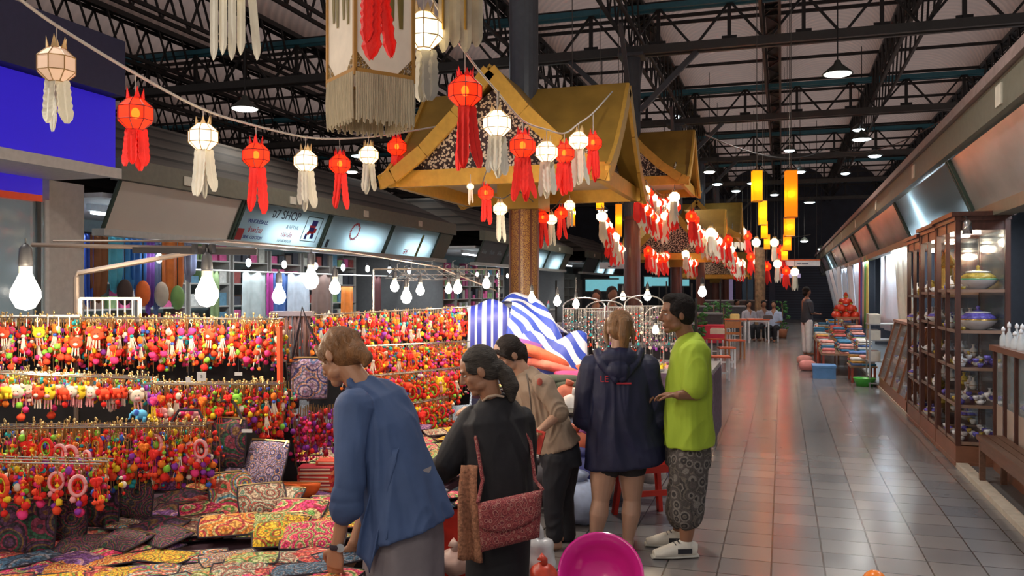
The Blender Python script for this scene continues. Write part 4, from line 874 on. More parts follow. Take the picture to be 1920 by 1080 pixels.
# row ends (left, right) as places in the stall: x, y, z
rows = [('top row of the near rack', P(-40, 596, 4.55), P(522, 600, 4.85), .27, 58),
        ('middle row of the near rack, left end', P(-40, 700, 4.25), P(268, 712, 4.5), .15, 30),
        ('middle row of the near rack, right end', P(265, 722, 4.4), P(525, 722, 4.75), .26, 34),
        ('lowest row of the near rack', P(-40, 806, 3.75), P(385, 800, 4.3), .30, 46), ('low front rail at the left edge', P(-40, 868, 3.62), P(190, 872, 3.8), .17, 13)]
tot = 0
for ri, (nm, a, b, L, n) in enumerate(rows):
    rail = MB()
    for dy in (0, .06, .12): rail.tube([a + V(-SN * dy, CS * dy, .004), b + V(-SN * dy, CS * dy, .004)], .004, 6)
    o = rail.build('rack_rail', wire); tag(o, 'horizontal wire rail of the ' + nm, 'rail')
    for k in range(n):
        u = (k + RK.uniform(.15, .85)) / n; q = a.lerp(b, u); q = q + V(-SN, CS, 0) * (.05 * (k % 2)) 
        if ri == 1: i = RK.choice([12, 13, 14, 15, 16, 17, 18, 19, 20, 22, 13, 14, 18, 5])
        elif ri >= 3: i = RK.choice([23, 24, 25, 0, 1, 3, 4, 5, 6, 8, 26, 2, 1, 0, 27])
        elif ri == 0: i = RK.choice([0, 1, 7, 8, 10, 1, 0, 17, 19, 2, 9, 7, 11, 8, 5]) 
        else: i = RK.choice([0, 1, 2, 12, 13, 8, 7, 21, 27, 28, 22, 10, 3, 9, 26])
        sc = (.95 if ri != 1 else .92) * RK.uniform(.9, 1.12)
        z = .0
        if ri == 3: z = -.0 - RK.choice((0, .04, .085)) * (1 - u * .6)
        if ri == 2 and k % 3 == 0: z = -.07
        if ri == 0 and k % 3 == 0: z = -.05
        place_k(i, q + V(0, 0, z), sc, nm)
    cols = WARM if ri != 1 else ['rose', 'white', 'yellow', 'scarlet', 'sky', 'teal', 'orange', 'purple', 'green']
    stuff_row('hanging_keychains', 'dense mass of keychains hanging behind the ' + nm, a + V(-SN, CS, 0) * .05, b + V(-SN, CS, 0) * .05, int(n * 4.5), L * 1.08, .12, cols)
    # gold hooks massed along the rail
    mb = MB()
    for k in range(n * 3):
        q = a.lerp(b, RK.random()) + V(-SN, CS, 0) * RK.uniform(-.01, .14) + V(0, 0, RK.uniform(-.02, .035)); mb.tube([q, q + V(RK.uniform(-.008, .008), 0, -.045)], .003, 4); mb.ell(q, (.008, .003, .008), 6, 4)
    tag(mb.build('key_rings', brass, None, True), 'brass rings and clasps massed along the ' + nm, 'key ring', None, 'stuff')
# the second rack, farther along: four rows
rows2 = [('top row of the far rack', P(572, 592, 7.0), P(890, 575, 8.3), .26, 34), ('second row of the far rack', P(640, 652, 6.9), P(880, 640, 8.1), .24, 30),
         ('third row of the far rack', P(690, 706, 6.8), P(862, 690, 7.8), .26, 22), ('lowest row of the far rack', P(700, 770, 6.6), P(840, 745, 7.5), .30, 18)]
for ri, (nm, a, b, L, n) in enumerate(rows2):
    tag(MB().tube([a, b], .005, 6).tube([a + V(-SN, CS, 0) * .1, b + V(-SN, CS, 0) * .1], .005, 6).build('rack_rail', wire), 'horizontal wire rail of the ' + nm, 'rail')
    for k in range(n):
        u = (k + RK.uniform(.1, .9)) / n; i = RK.choice([0, 1, 1, 0, 7, 8, 9, 11, 3, 27, 26, 23, 6] if ri < 2 else [0, 1, 8, 17, 15, 0, 26, 26, 2, 7, 24])
        place_k(i, a.lerp(b, u) + V(0, 0, -.06 * (k % 2)), RK.uniform(1.15, 1.35), nm)
    stuff_row('hanging_keychains', 'dense mass of keychains hanging behind the ' + nm, a + V(-SN, CS, 0) * .05, b + V(-SN, CS, 0) * .05, n * 6, L * 1.15, .15, WARM, 1.25)
print('keychains', pcount[0])
# black cloth backs, uprights
def backing(name, pts, label, th=.02, mt=blackm):
    o = MB().slab([Vector(p) for p in pts], (SN, -CS, 0), th).build(name, mt); return tag(o, label, 'cloth')
backing('rack_backcloth', [P(-60, 604, 4.85), P(528, 606, 5.05), P(560, 915, 5.05), P(-60, 940, 4.85)], 'black cloth behind the keychain rows of the near rack')
backing('rack_backcloth', [P(575, 596, 8.0), P(895, 584, 9.0), P(880, 758, 8.9), P(580, 783, 8.0)], 'black cloth behind the keychain rows of the far rack')
for px, d, y0, l in ((526, 5.0, 596, 'thin dark post at the right end of the near rack'), (270, 4.8, 600, 'thin dark post in the middle of the near rack')):
    a = P(px, y0, d); tag(MB().beam(a, V(a.x, a.y, .5), .025).build('rack_post', M('dark rack post', (.05, .04, .05), .5)), l, 'post')
a = P(524, 612, 4.82); b = P(526, 800, 4.82); tag(MB().beam(a, b, .03, .02).build('trim_ribbon', CC['scarlet']), 'red edged strip at the right end of the near rack', 'ribbon')
for px, py, w, h, d, l in ((378, 706, 17, 17, 4.3, 'larger white price card between the rack rows'), (353, 712, 9, 10, 4.3, 'small white price card beside the larger one'), (447, 701, 14, 6, 4.5, 'grey price tag right of the white price card'), (463, 808, 20, 6, 4.3, 'white price tag under the middle row')):
    o = MB().box((0, 0, 0), (w / 1600 * d, .003, h / 1600 * d)).build('price_card', M('white card', (.80, .80, .80), .5)); o.location = P(px, py, d); o.rotation_euler = (0, 0, YAW); tag(o, l, 'price tag')
    k = text_mesh('5', .022, ink, 'lettering', 0, .0005) if w > 15 and h > 10 else None
    if k: k.parent = o; k.location = (0, -.003, 0); k.rotation_euler = (PI/2, 0, 0)
    tag(MB().tube([P(px, py - h * .4, d), P(px, py - 60 * .5, d)], .0012, 4).build('tag_thread', wire), 'thread holding the ' + l, 'thread')
# ================================================================ the merchandise table
tblc = M('dark table cloth', (.06, .02, .035), .9, var=.5, vs=6)
tp = [V(-4.4, 1.2, .44), V(-1.93, 1.2, .44), V(-1.93, 3.3, .44), V(-2.0, 6.9, .44), V(-4.4, 6.9, .44)]
t = empty('merchandise_table', (-3, 4.2, 0), 0, 'low dark cloth-covered stall table heaped with embroidered goods', 'table')
MB().slab([p - V(-3, 4.2, 0) for p in tp], (0, 0, 1), .04).build('table_top', tblc, t)
MB().slab([V(1.05, -2.95, .40), V(1.05, -.9, .40), V(1.05, -.9, .02), V(1.05, -2.95, .02)], (1, 0, 0), .02).build('cloth_skirt', M('deep red cloth skirt', (.25, .015, .03), .8), t)
for x, y in ((-1.3, -2.9), (.98, -2.9), (.98, -1), (.9, 2.8), (-1.3, 2.8)): MB().b3(x - .03, x + .03, y - .03, y + .03, 0, .4).build('leg', steel, t)
PAL = {'pink': [(.80, .05, .22), (.85, .10, .12), (.90, .35, .30), (.20, .45, .10), (.85, .62, .30), (.75, .03, .10)], 'yellow': [(.88, .50, .02), (.90, .62, .05), (.55, .10, .02), (.30, .45, .05), (.85, .40, .03)],
       'cream': [(.70, .58, .42), (.62, .45, .30), (.25, .12, .10), (.55, .12, .08), (.20, .35, .25)], 'multi': [(.75, .15, .10), (.75, .62, .45), (.10, .30, .40), (.70, .35, .05), (.30, .08, .25), (.15, .35, .12)],
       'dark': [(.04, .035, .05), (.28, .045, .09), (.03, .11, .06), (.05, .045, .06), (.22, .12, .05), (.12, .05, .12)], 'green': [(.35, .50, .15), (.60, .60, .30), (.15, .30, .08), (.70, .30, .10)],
       'orange': [(.80, .22, .03), (.85, .40, .08), (.55, .06, .05), (.75, .55, .20)], 'blue': [(.06, .14, .25), (.10, .22, .34), (.30, .30, .35), (.05, .07, .12)], 'purple': [(.22, .08, .30), (.30, .15, .42), (.55, .30, .35), (.15, .05, .2)],
       'red': [(.62, .04, .04), (.75, .15, .10), (.45, .02, .06), (.70, .40, .25)], 'lilac': [(.45, .30, .50), (.60, .45, .55), (.10, .10, .30), (.70, .40, .30), (.20, .25, .45)]}
EM = {}
for k, p in PAL.items():
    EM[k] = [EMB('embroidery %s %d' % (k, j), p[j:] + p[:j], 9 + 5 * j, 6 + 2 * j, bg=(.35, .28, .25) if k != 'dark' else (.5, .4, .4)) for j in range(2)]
EDGE = M('dark piping', (.03, .02, .03), .8)
def pouch(w, h, th, mat, label, loc, rx, rz, seg=10, zip_=True, cat='pouch', group=None, ry=0):
    """stuffed flat pouch: two bulging faces meeting in a seam, with piping and a zip"""
    t = empty('embroidered_pouch', loc, 0, label, cat, group); t.rotation_euler = (rx, ry, rz)
    mb = MB()
    for s_ in (1, -1):
        def fn(u, v, s_=s_):
            a, b = 2 * u - 1, 2 * v - 1; e = max(0, (1 - a ** 4) * (1 - b ** 4)) ** .5
            return V(a * w / 2 * (1 - .05 * b * b), b * h / 2 * (1 - .05 * a * a), s_ * th / 2 * e + .003 * math.sin(9 * a + 5 * b) * e)
        s0 = len(mb.f); mb.sheet(seg, seg, fn)
        if s_ < 0: mb.f[s0:] = [f[::-1] for f in mb.f[s0:]]
    mb.build('pouch_body', mat, t, True)
    pts = []
    for k in range(33):
        q = k / 32 * 4; i = int(q) % 4; f = q - int(q); c = [(-1, -1), (1, -1), (1, 1), (-1, 1), (-1, -1)]; x = c[i][0] * (1 - f) + c[i + 1][0] * f; y = c[i][1] * (1 - f) + c[i + 1][1] * f
        pts.append((x * w / 2 * (1 - .05 * y * y), y * h / 2 * (1 - .05 * x * x), 0))
    MB().tube(pts, .0045, 5).build('piping', EDGE, t)
    if zip_: MB().beam((-w * .46, h * .5 + .003, 0), (w * .46, h * .5 + .003, 0), .012, .006).build('zip', brass, t); MB().beam((w * .40, h * .5 + .01, .0), (w * .40, h * .5 - .03, th * .3), .008, .003).build('zip_pull', brass, t)
    return t
def on_table(px, py, z=.44):
    d = (CH - z) * 1600 / (py - 543); return P(px, py, d)
# (px, py, z, w, h, th, palette, tilt x, rot z, label)
PO = [(395, 960, .52, .30, .20, .04, ('pink', 0), .35, .5, 'pink and cream striped pouch on the top of the leftmost pile'), (372, 985, .50, .30, .20, .03, ('cream', 0), .25, .6, 'cream edged flat pouch under the pink striped one'), (340, 1000, .47, .30, .2, .03, ('pink', 1), .2, .45, 'pink folded pouch at the bottom left of the pile'),
      (430, 985, .53, .28, .18, .05, ('orange', 0), .3, .3, 'orange and green embroidered pouch in front of the striped one'), (505, 985, .52, .32, .19, .05, ('green', 1), .35, .15, 'green and cream wide pouch with rainbow arcs, centre of the table'),
      (436, 918, .60, .24, .20, .05, ('multi', 0), .9, .5, 'white based pouch with bright dots leaning left of centre'), (466, 905, .62, .26, .22, .05, ('lilac', 0), .9, .25, 'embroidered pouch with two face-like ovals, centre of the pile'), (492, 935, .58, .24, .2, .05, ('cream', 1), .6, .4, 'beige and green pouch leaning under the oval one'),
      (520, 935, .56, .26, .18, .06, ('cream', 0), .5, -.3, 'tan pouch with round motifs right of centre'), (497, 868, .72, .26, .24, .05, ('lilac', 1), 1.15, -.35, 'lilac pouch with two ovals, tallest in the heap'), (557, 962, .53, .28, .2, .05, ('pink', 0), .45, -.2, 'bright pink pouch with green corners in the second line'), (588, 1004, .50, .30, .2, .06, ('pink', 1), .35, .1, 'hot pink pouch with a green leaf near the hanging hand'),
      (515, 1002, .50, .2, .18, .05, ('yellow', 0), .4, .2, 'golden yellow pouch with an orange flower'), (536, 985, .52, .2, .16, .04, ('yellow', 1), .4, -.3, 'yellow pouch tucked behind the golden one'), (612, 975, .50, .2, .17, .05, ('green', 0), .4, .3, 'small green and pink pouch beside the blue shirt sleeve'),
      (610, 950, .54, .2, .14, .04, ('pink', 0), .5, -.1, 'small rose pouch behind the blue sleeve')]
for px, py, z, w, h, th, pal, rx, rz, l in PO:
    pouch(w, h, th, EM[pal[0]][pal[1]], l, on_table(px, py, z), rx, YAW + rz)
RP = random.Random(5)
keys = ['orange', 'multi', 'blue', 'red', 'green', 'pink', 'yellow', 'cream', 'purple', 'multi', 'red']
names = {'orange': 'orange', 'multi': 'many coloured', 'blue': 'dark blue', 'red': 'red', 'green': 'green', 'pink': 'pink', 'yellow': 'yellow', 'cream': 'cream', 'purple': 'purple', 'dark': 'black', 'lilac': 'lilac'}
flat = []
for r_, (py, z) in enumerate(((1092, .455), (1070, .46), (1046, .465), (1024, .47), (1004, .475))):
    for c in range(13):
        px = -10 + c * 54 + (r_ % 2) * 27 + RP.uniform(-8, 8)
        if px > 660 or (py < 1040 and px < 120): continue
        if py < 1030 and px > 300: continue
        flat.append((px, py + RP.uniform(-5, 5), z + RP.uniform(0, .014), keys[(c * 3 + r_ * 5) % len(keys)]))
for i, (px, py, z, k) in enumerate(flat):
    pouch(RP.uniform(.22, .28), RP.uniform(.15, .19), .022, EM[k][i % 2], names[k] + ' flat purse on the table front', on_table(px, py, z), RP.uniform(-.06, .1), YAW + RP.uniform(-.7, .9), 6, False, 'purse', names[k] + ' flat purses on the table front')
# deeper stock along the table, behind the women
for i in range(120):
    y = 3.4 + 3.3 * ((i * .7549) % 1); x = -3.35 + 1.34 * ((i * .5698) % 1); k = keys[i % len(keys)]
    pouch(.26, .18, .03, EM[k][i % 2], names[k] + ' cloth on the rear half of the table', V(x, y, .465 + .02 * (i % 3)), RP.uniform(-.1, .3), RP.uniform(0, 3), 5, False, 'cloth', names[k] + ' cloth goods on the rear table')
# large dark embroidered bags hanging below the lowest row
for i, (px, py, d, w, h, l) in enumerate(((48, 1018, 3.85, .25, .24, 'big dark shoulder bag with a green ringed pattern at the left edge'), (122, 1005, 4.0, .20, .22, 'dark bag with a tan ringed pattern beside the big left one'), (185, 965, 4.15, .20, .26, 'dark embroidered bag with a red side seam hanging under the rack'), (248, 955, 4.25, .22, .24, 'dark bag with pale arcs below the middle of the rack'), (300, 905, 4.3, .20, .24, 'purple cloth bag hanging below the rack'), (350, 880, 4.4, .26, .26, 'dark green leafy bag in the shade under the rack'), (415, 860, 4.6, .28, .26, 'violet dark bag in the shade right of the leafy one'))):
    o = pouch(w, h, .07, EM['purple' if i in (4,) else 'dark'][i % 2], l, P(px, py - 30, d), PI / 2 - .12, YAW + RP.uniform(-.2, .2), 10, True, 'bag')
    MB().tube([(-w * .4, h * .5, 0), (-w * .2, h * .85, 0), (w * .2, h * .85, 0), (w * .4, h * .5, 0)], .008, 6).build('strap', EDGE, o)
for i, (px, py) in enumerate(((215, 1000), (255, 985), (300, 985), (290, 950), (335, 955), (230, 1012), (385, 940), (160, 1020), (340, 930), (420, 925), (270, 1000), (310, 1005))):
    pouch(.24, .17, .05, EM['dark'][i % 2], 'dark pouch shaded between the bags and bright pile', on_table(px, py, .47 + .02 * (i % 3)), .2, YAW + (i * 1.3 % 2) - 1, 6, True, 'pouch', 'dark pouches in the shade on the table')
# orange half-round basket pouch and the stacked red goods
t = empty('orange_half_round_purse', on_table(560, 905, .58), YAW, 'plain orange half-round purse standing among the pouches', 'purse')
mb = MB()
def fn(u, v): a = PI * u; r = .12 * v; return V(-r * math.cos(a), -.03 * (1 - v * v), -r * math.sin(a) * .75)
mb.sheet(14, 5, fn, .012); mb.build('purse_body', M('orange felt', (.80, .13, .02), .8), t, True); MB().beam((-.12, 0, 0), (.12, 0, 0), .012, .01).build('zip', brass, t)
k = 0
for (px, py, n, zb) in ((578, 905, 8, .55), (612, 900, 9, .55)):
    for i in range(n):
        q = on_table(px, py, zb) + V(0, .1, 0); c = [(.75, .10, .05), (.62, .03, .03), (.80, .25, .12), (.45, .02, .04)][i % 4]
        o = MB().box((0, 0, 0), (.20, .12, .020)).box((0, -.061, 0), (.17, .004, .008), None, 1).build('wallet', [M('red wallet %d' % (i % 4), c, .6), M('wallet trim', (.75, .6, .45), .6)])
        o.location = (q.x, q.y, zb - .09 + .0225 * i); o.rotation_euler = (0, 0, YAW + RP.uniform(-.1, .1)); tag(o, 'thin red wallet in the %s stack under the far rack' % ('left' if px == 578 else 'right'), 'wallet', 'red wallets in the %s stack' % ('left' if px == 578 else 'right'))
# fringed brown shawl bag rack between the racks
t = empty('fringed_bag', P(548, 600, 5.3), YAW, 'dark brown fringed shawl and shoulder straps hanging between the two racks', 'bag')
mb = MB()
for i in range(26):
    x = -.11 + .22 * i / 25; mb.tube([(x, .01 * math.sin(i * 2), .03), (x + .01 * math.sin(i), -.02 + .02 * math.cos(i * 1.3), -.2), (x * 1.15 + .02, .015 * math.sin(i * 1.9), -.46 - .05 * math.sin(i))], .006, 5)
mb.build('fringe', M('dark brown yarn', (.10, .045, .035), .85, var=.4), t); MB().box((0, .0, .04), (.26, .06, .03)).build('hanger', M('dark hanger', (.05, .03, .03), .6), t)
o = pouch(.22, .24, .06, EM['lilac'][0], 'pale shoulder bag with a rainbow arch pattern hanging below the brown fringe', P(580, 710, 5.0), PI / 2 - .05, YAW, 10, True, 'bag')
MB().tube([(-.10, .12, 0), (-.06, .3, .02), (-.04, .42, .03), (0, .3, .02), (.10, .12, 0)], .007, 6).build('strap', EDGE, o)
o = pouch(.10, .26, .04, EM['dark'][1], 'narrow dark patterned bag beside the rainbow arch bag', P(545, 725, 5.1), PI / 2, YAW, 8, True, 'bag')
# clusters of maroon beads under the brown bag
stuff_row('hanging_keychains', 'dark red keychains massed low between the two racks', P(480, 770, 4.9), P(640, 765, 5.2), 110, .34, .15, ['maroon', 'maroon', 'red', 'purple', 'pink'], 1.1)
# white wire frame on top of the rack, and poles for the bulbs
mb = MB(); a = [P(150, 560, 4.8), P(262, 560, 4.8), P(262, 600, 4.8), P(150, 600, 4.8)]
for i in range(4): mb.beam(a[i], a[(i + 1) % 4], .016)
for k in range(1, 8): u = k / 8; mb.tube([a[0].lerp(a[1], u), a[3].lerp(a[2], u)], .004, 5)
tag(mb.build('barred_rack', wht_w), 'small white barred stand on top of the near rack', 'stand')
mb = MB(); mb.tube([P(-40, 594, 4.6), P(150, 592, 4.65)], .006, 5)
for k in range(9): mb.tube([P(-30 + k * 20, 594, 4.6), P(-30 + k * 20, 612, 4.6)], .0035, 4)
tag(mb.build('wire_rail', wht_w), 'low white wire rail at the left end of the near rack', 'rail')
pole = M('dull metal stall pole', (.22, .17, .14), .4, metal=.5); ltube = M('aged light tube casing', (.55, .45, .30), .4)
tag(MB().tube([P(143, 612, 4.9), P(143, 520, 4.9), P(147, 512, 4.9), P(300, 484, 4.95), P(375, 470, 5.0)], .016, 8).build('bent_pole', pole), 'bent metal pole rising from the rack with a slanting arm', 'pole')
a = V(*P(143, 612, 4.9)); tag(MB().tube([a, V(a.x, a.y, .5)], .014, 8).build('rack_post', pole), 'post carrying the bent metal pole', 'post')
tag(MB().tube([P(60, 459, 5.0), P(480, 468, 5.05)], .013, 8).build('cross_pole', pole), 'long horizontal pole across the stall at the left', 'pole')
tag(MB().tube([P(100, 452, 5.2), P(420, 452, 5.2), P(640, 470, 5.4)], .008, 6).build('cross_pole', pole), 'thinner upper pole above the long horizontal one', 'pole')
tag(MB().beam(P(250, 469, 4.96), P(482, 473, 5.0), .03, .035).build('clamp_bar', blackm), 'thick black clamp bar under the horizontal pole', 'bar')
for px in (365, 385, 398): tag(MB().box(P(px, 466, 4.95), (.022, .03, .05)).build('clamp', blackm), 'small black clamp on the horizontal pole', 'clamp', 'clamps on the stall pole')
tag(MB().tube([P(640, 470, 5.4), P(820, 500, 8.0), P(930, 545, 8.4)], .007, 6).build('cross_pole', pole), 'thin pole running on above the far rack', 'pole')
# ================================================================ bulbs
BG = M('glowing bulb glass', (1, 1, 1), .3, emit=22, ecol=(1, .93, .80)); BGB = M('bluish glowing bulb glass', (1, 1, 1), .3, emit=22, ecol=(.70, .82, 1)); soc = M('dark bulb socket', (.03, .03, .035), .5); scw = M('bulb collar', (.55, .50, .42), .4)
BU = [(48, 552, 4.3, .062, 0, 'largest bulb, hanging at the left edge above the rack', 470), (388, 551, 4.9, .058, 0, 'second largest bulb, on the clamp bar in front of the cloths', 468), (583, 526, 5.6, .045, 0, 'bulb on a dark socket above the brown fringed bag', 482), (523, 556, 5.4, .038, 1, 'bluish bulb in front of the hanging grey cloths', 520),
      (628, 540, 6.2, .036, 0, 'bulb right of the dark socket bulb, above the blond hair', 505), (740, 538, 7.6, .034, 0, 'small bulb above the far rack, first from the left', 500), (762, 558, 7.2, .040, 0, 'low bulb touching the top of the far rack', 510), (788, 545, 7.8, .034, 0, 'bulb just right of the low one on the far rack', 505),
      (841, 543, 8.2, .030, 0, 'small bulb, left of the pair beside the patterned column', 505), (858, 541, 8.0, .038, 0, 'bulb, right of the pair beside the patterned column', 500), (912, 533, 8.2, .034, 0, 'bulb hanging left of the patterned column', 500), (997, 560, 7.8, .030, 0, 'bulb in front of the striped bundle', 540), (1045, 566, 7.8, .030, 0, 'bulb at the right end of the striped bundle', 545),
      (1080, 571, 7.8, .028, 0, 'bulb on a cord between the bundle and the jewelry stand', 520), (1168, 557, 9.5, .030, 0, 'bulb behind the jewelry stand near the seated head', 540), (1214, 556, 9.0, .034, 0, 'bulb beside the face of the man in the green shirt', 540), (1229, 619, 8.0, .028, 0, 'low bulb before the chest of the man', 600), (1317, 548, 14, .06, 0, 'distant bulb between the dark pillars', 530)]
for px, py, d, r, bl, l, ytop in BU:
    q = P(px, py, d); t = empty('light_bulb', q, 0, l, 'bulb', 'lit bulbs over the stalls')
    r *= 1.14; MB().lathe([(0, -r * 1.15), (r * .6, -r * .95), (r, -r * .2), (r * .95, r * .3), (r * .55, r * 1.15), (r * .42, r * 1.5)], 16).build('bulb_glass', BGB if bl else BG, t, True)  # glass enlarged a little, standing in for the glow round it
    MB().lathe([(r * .44, r * 1.45), (r * .44, r * 2.0)], 12).build('collar', scw, t); MB().lathe([(r * .46, r * 2.0), (r * .5, r * 2.2), (r * .42, r * 3.3), (r * .15, r * 3.6)], 12).build('socket', soc, t, True)
    top = (py - ytop) / 1600 * d; MB().tube([(0, 0, r * 3.4), (0, 0, max(top, r * 4))], .004, 5).build('cord', soc, t)
for px, py, d, p, c in ((48, 552, 4.1, 26, 0), (388, 551, 4.5, 26, 0), (583, 526, 5.2, 22, 0), (523, 556, 5.1, 9, 1), (628, 540, 5.8, 18, 0), (750, 545, 6.9, 15, 0), (788, 545, 7.3, 11, 0), (850, 541, 7.6, 15, 0), (912, 533, 7.8, 14, 0), (1020, 560, 7.3, 20, 0), (1080, 571, 7.3, 12, 0), (1214, 556, 8.4, 20, 0)):
    lamp('bulb_light', 'POINT', P(px, py - 2, d) + V(0, 0, 0), p * .8, (.7, .82, 1) if c else (1, .80, .55), .05)
# unseen bulbs added near the viewer to light the foreground people
for x, y in ((-2.3, .5), (-1.4, .3), (-3.4, .7), (-1.0, -.6)):
    t = empty('light_bulb', (x, y, 2.35), 0, 'unseen bulb added over the near end of the table', 'bulb', 'unseen bulbs added over the near table'); MB().ell((0, 0, 0), (.045, .045, .055), 12, 8).build('bulb_glass', BG, t, True); MB().lathe([(.02, .05), (.02, .16)], 10).build('socket', soc, t)
    MB().tube([(0, 0, .15), (0, 0, 4)], .004, 5).build('cord', soc, t)
    lamp('bulb_light', 'POINT', (x, y, 2.25), 30, (1, .82, .60), .06)
# ================================================================ people
def skin(name, c): return M(name, c, .45, var=.10, vs=9, sss=.12, bump=.08, bs=180)
def rotm(S, F, U): return Matrix((S, F, U)).transposed()
class Fig:
    """a figure in its own frame: x to the right of the view, y away, z up; L() reads its joints"""
    def __init__(s, px0, d0, name, label):
        s.d0 = d0; s.x0 = (px0 - 960) / 1600 * d0; q = P(px0, 543, d0)
        s.t = empty('person', (q.x, q.y, 0), YAW, label, 'person'); s.b = MB()
    def L(s, px, py, y=0.0):
        d = s.d0 + y; return V((px - 960) / 1600 * d - s.x0, y, CH - (py - 543) / 1600 * d)
    def head(s, c, F, k=1.0, up=V(0, 0, 1), neck=None):
        F = V(*F).normalized(); S = F.cross(up).normalized(); U = S.cross(F); rm = rotm(S, F, U); b = s.b; s.hd = (c, F, S, U, k)
        p = lambda a, f, u: c + (S * a + F * f + U * u) * k
        b.ell(p(0, -.010, .028), (.073 * k, .092 * k, .085 * k), 20, 14, rm); b.ell(p(0, .022, -.030), (.060 * k, .062 * k, .075 * k), 18, 12, rm)
        b.ell(p(0, .060, -.092), (.026 * k, .024 * k, .020 * k), 12, 8, rm); b.ell(p(0, .070, .028), (.050 * k, .018 * k, .016 * k), 12, 8, rm)
        for a in (-1, 1):
            b.ell(p(a * .034, .048, -.024), (.026 * k, .026 * k, .026 * k), 12, 8, rm); b.ell(p(a * .074, -.012, -.008), (.010 * k, .020 * k, .031 * k), 12, 8, rm)
            b.ell(p(a * .034, .018, -.066), (.027 * k, .036 * k, .028 * k), 12, 8, rm)
        b.limb([p(0, .086, .010), p(0, .102, -.022)], [.009 * k, .0135 * k], 8, 3); b.ell(p(0, .092, -.030), (.017 * k, .010 * k, .008 * k), 10, 6, rm)
        b.ell(p(0, .070, -.062), (.027 * k, .019 * k, .018 * k), 12, 8, rm)
        if neck is not None: b.limb([p(0, -.022, -.05), neck], [.050 * k, .056 * k], 14, 5)
        e = MB()
        for a in (-1, 1): e.ell(p(a * .031, .0690, .005), (.0105 * k, .0100 * k, .0045 * k), 10, 8, rm, 0); e.ell(p(a * .031, .0775, .005), (.0048 * k, .0025 * k, .0048 * k), 8, 6, rm, 1)
        e.build('eyes', [M('eye white', (.7, .68, .65), .3), M('dark iris', (.03, .02, .015), .2)], s.t, True)
        e = MB()
        for a in (-1, 1): e.tube([p(a * .014, .086, .026), p(a * .030, .084, .031), p(a * .047, .074, .025)], [.0028 * k, .003 * k, .0012 * k], 6)
        e.build('eyebrows', M('dark brow hair', (.03, .02, .018), .8), s.t)
        e = MB(); e.ell(p(0, .087, -.0575), (.018 * k, .0040 * k, .0036 * k), 10, 6, rm); e.ell(p(0, .086, -.0655), (.015 * k, .0040 * k, .004 * k), 10, 6, rm); e.build('lips', M('lip skin', (.42, .16, .13), .5), s.t, True)
        s.p = p; s.rm = rm
    def hair(s, mat, cuts=(), extra=None, top=1.0, back=1.0, strands=70, voxel=.006):
        p, rm, k = s.p, s.rm, s.hd[4]; h = MB()
        h.ell(p(0, -.024, .036), (.082 * k * top, .094 * k * back, .086 * k * top), 22, 14, rm); h.ell(p(0, -.045, -.010), (.076 * k, .066 * k, .075 * k), 18, 12, rm)
        for a in (-1, 1): h.ell(p(a * .060, .0, .028), (.020 * k, .055 * k, .042 * k), 12, 8, rm)
        if extra: extra(h, p, rm, k)
        o = h.build_blob('hair', mat, s.t, voxel, 3)
        return o
    def hand(s, w, d, n, th, curl=.5, k=1.0):
        """w wrist, d direction of the hand, n way the palm faces, th side of the thumb"""
        d = V(*d).normalized(); n = V(*n); n = (n - d * n.dot(d)).normalized(); th = V(*th); th = (th - d * th.dot(d) - n * th.dot(n)).normalized(); b = s.b
        b.sweep([(w - d * .02 * k, .024 * k, .019 * k), (w + d * .02 * k, .030 * k, .017 * k), (w + d * .055 * k, .040 * k, .014 * k), (w + d * .088 * k, .039 * k, .012 * k)], th, 16, power=2.6)
        for i, (o, ln) in enumerate(((.030, .070), (.0105, .080), (-.0095, .075), (-.029, .058))):
            a = w + d * (.084 + (.004 if i in (1, 2) else -.002)) * k + th * o * k; dd = (d + th * o * 2.2).normalized(); pts = [a - dd * .01 * k]; ang = curl * (.35 + .08 * i)
            for f in (.45, .32, .26):
                ang_d = dd * math.cos(ang) + n * math.sin(ang); pts.append(pts[-1] + ang_d * ln * f * k); ang += curl * .65
            b.limb(pts, [.0088 * k, .0084 * k, .0076 * k, .0066 * k], 8, 3)
        a = w + d * .022 * k + th * .026 * k
        b.limb([a, a + (d * .5 + th * .7 + n * .15).normalized() * .034 * k, a + (d * .75 + th * .55 + n * .3).normalized() * .062 * k, a + (d * .95 + th * .35 + n * .45).normalized() * .084 * k], [.013 * k, .0105 * k, .0092 * k, .0075 * k], 8, 3)
    def foot(s, a, d, k=1.0, mb=None):
        d = V(*d).normalized(); sd = V(0, 0, 1).cross(d); b = mb or s.b; z = -a.z
        b.limb([a, a + V(0, 0, z + .045)], [.036 * k, .034 * k], 10, 3)
        b.sweep([(a - d * .045 * k + V(0, 0, z + .03), .028 * k, .028 * k), (a + V(0, 0, z + .036), .034 * k, .034 * k), (a + d * .07 * k + V(0, 0, z + .028), .040 * k, .026 * k), (a + d * .13 * k + V(0, 0, z + .020), .044 * k, .018 * k), (a + d * .175 * k + V(0, 0, z + .014), .034 * k, .012 * k)], sd, 14)
        for i in range(5): q = a + d * (.172 - .012 * i) * k + sd * (.030 - .015 * i) * k + V(0, 0, z + .011); b.ell(q, (.011 * k, .012 * k, .010 * k), 8, 6)
    def body(s, mat, voxel=.0055): return s.b.build_blob('body', mat, s.t, voxel, 2)
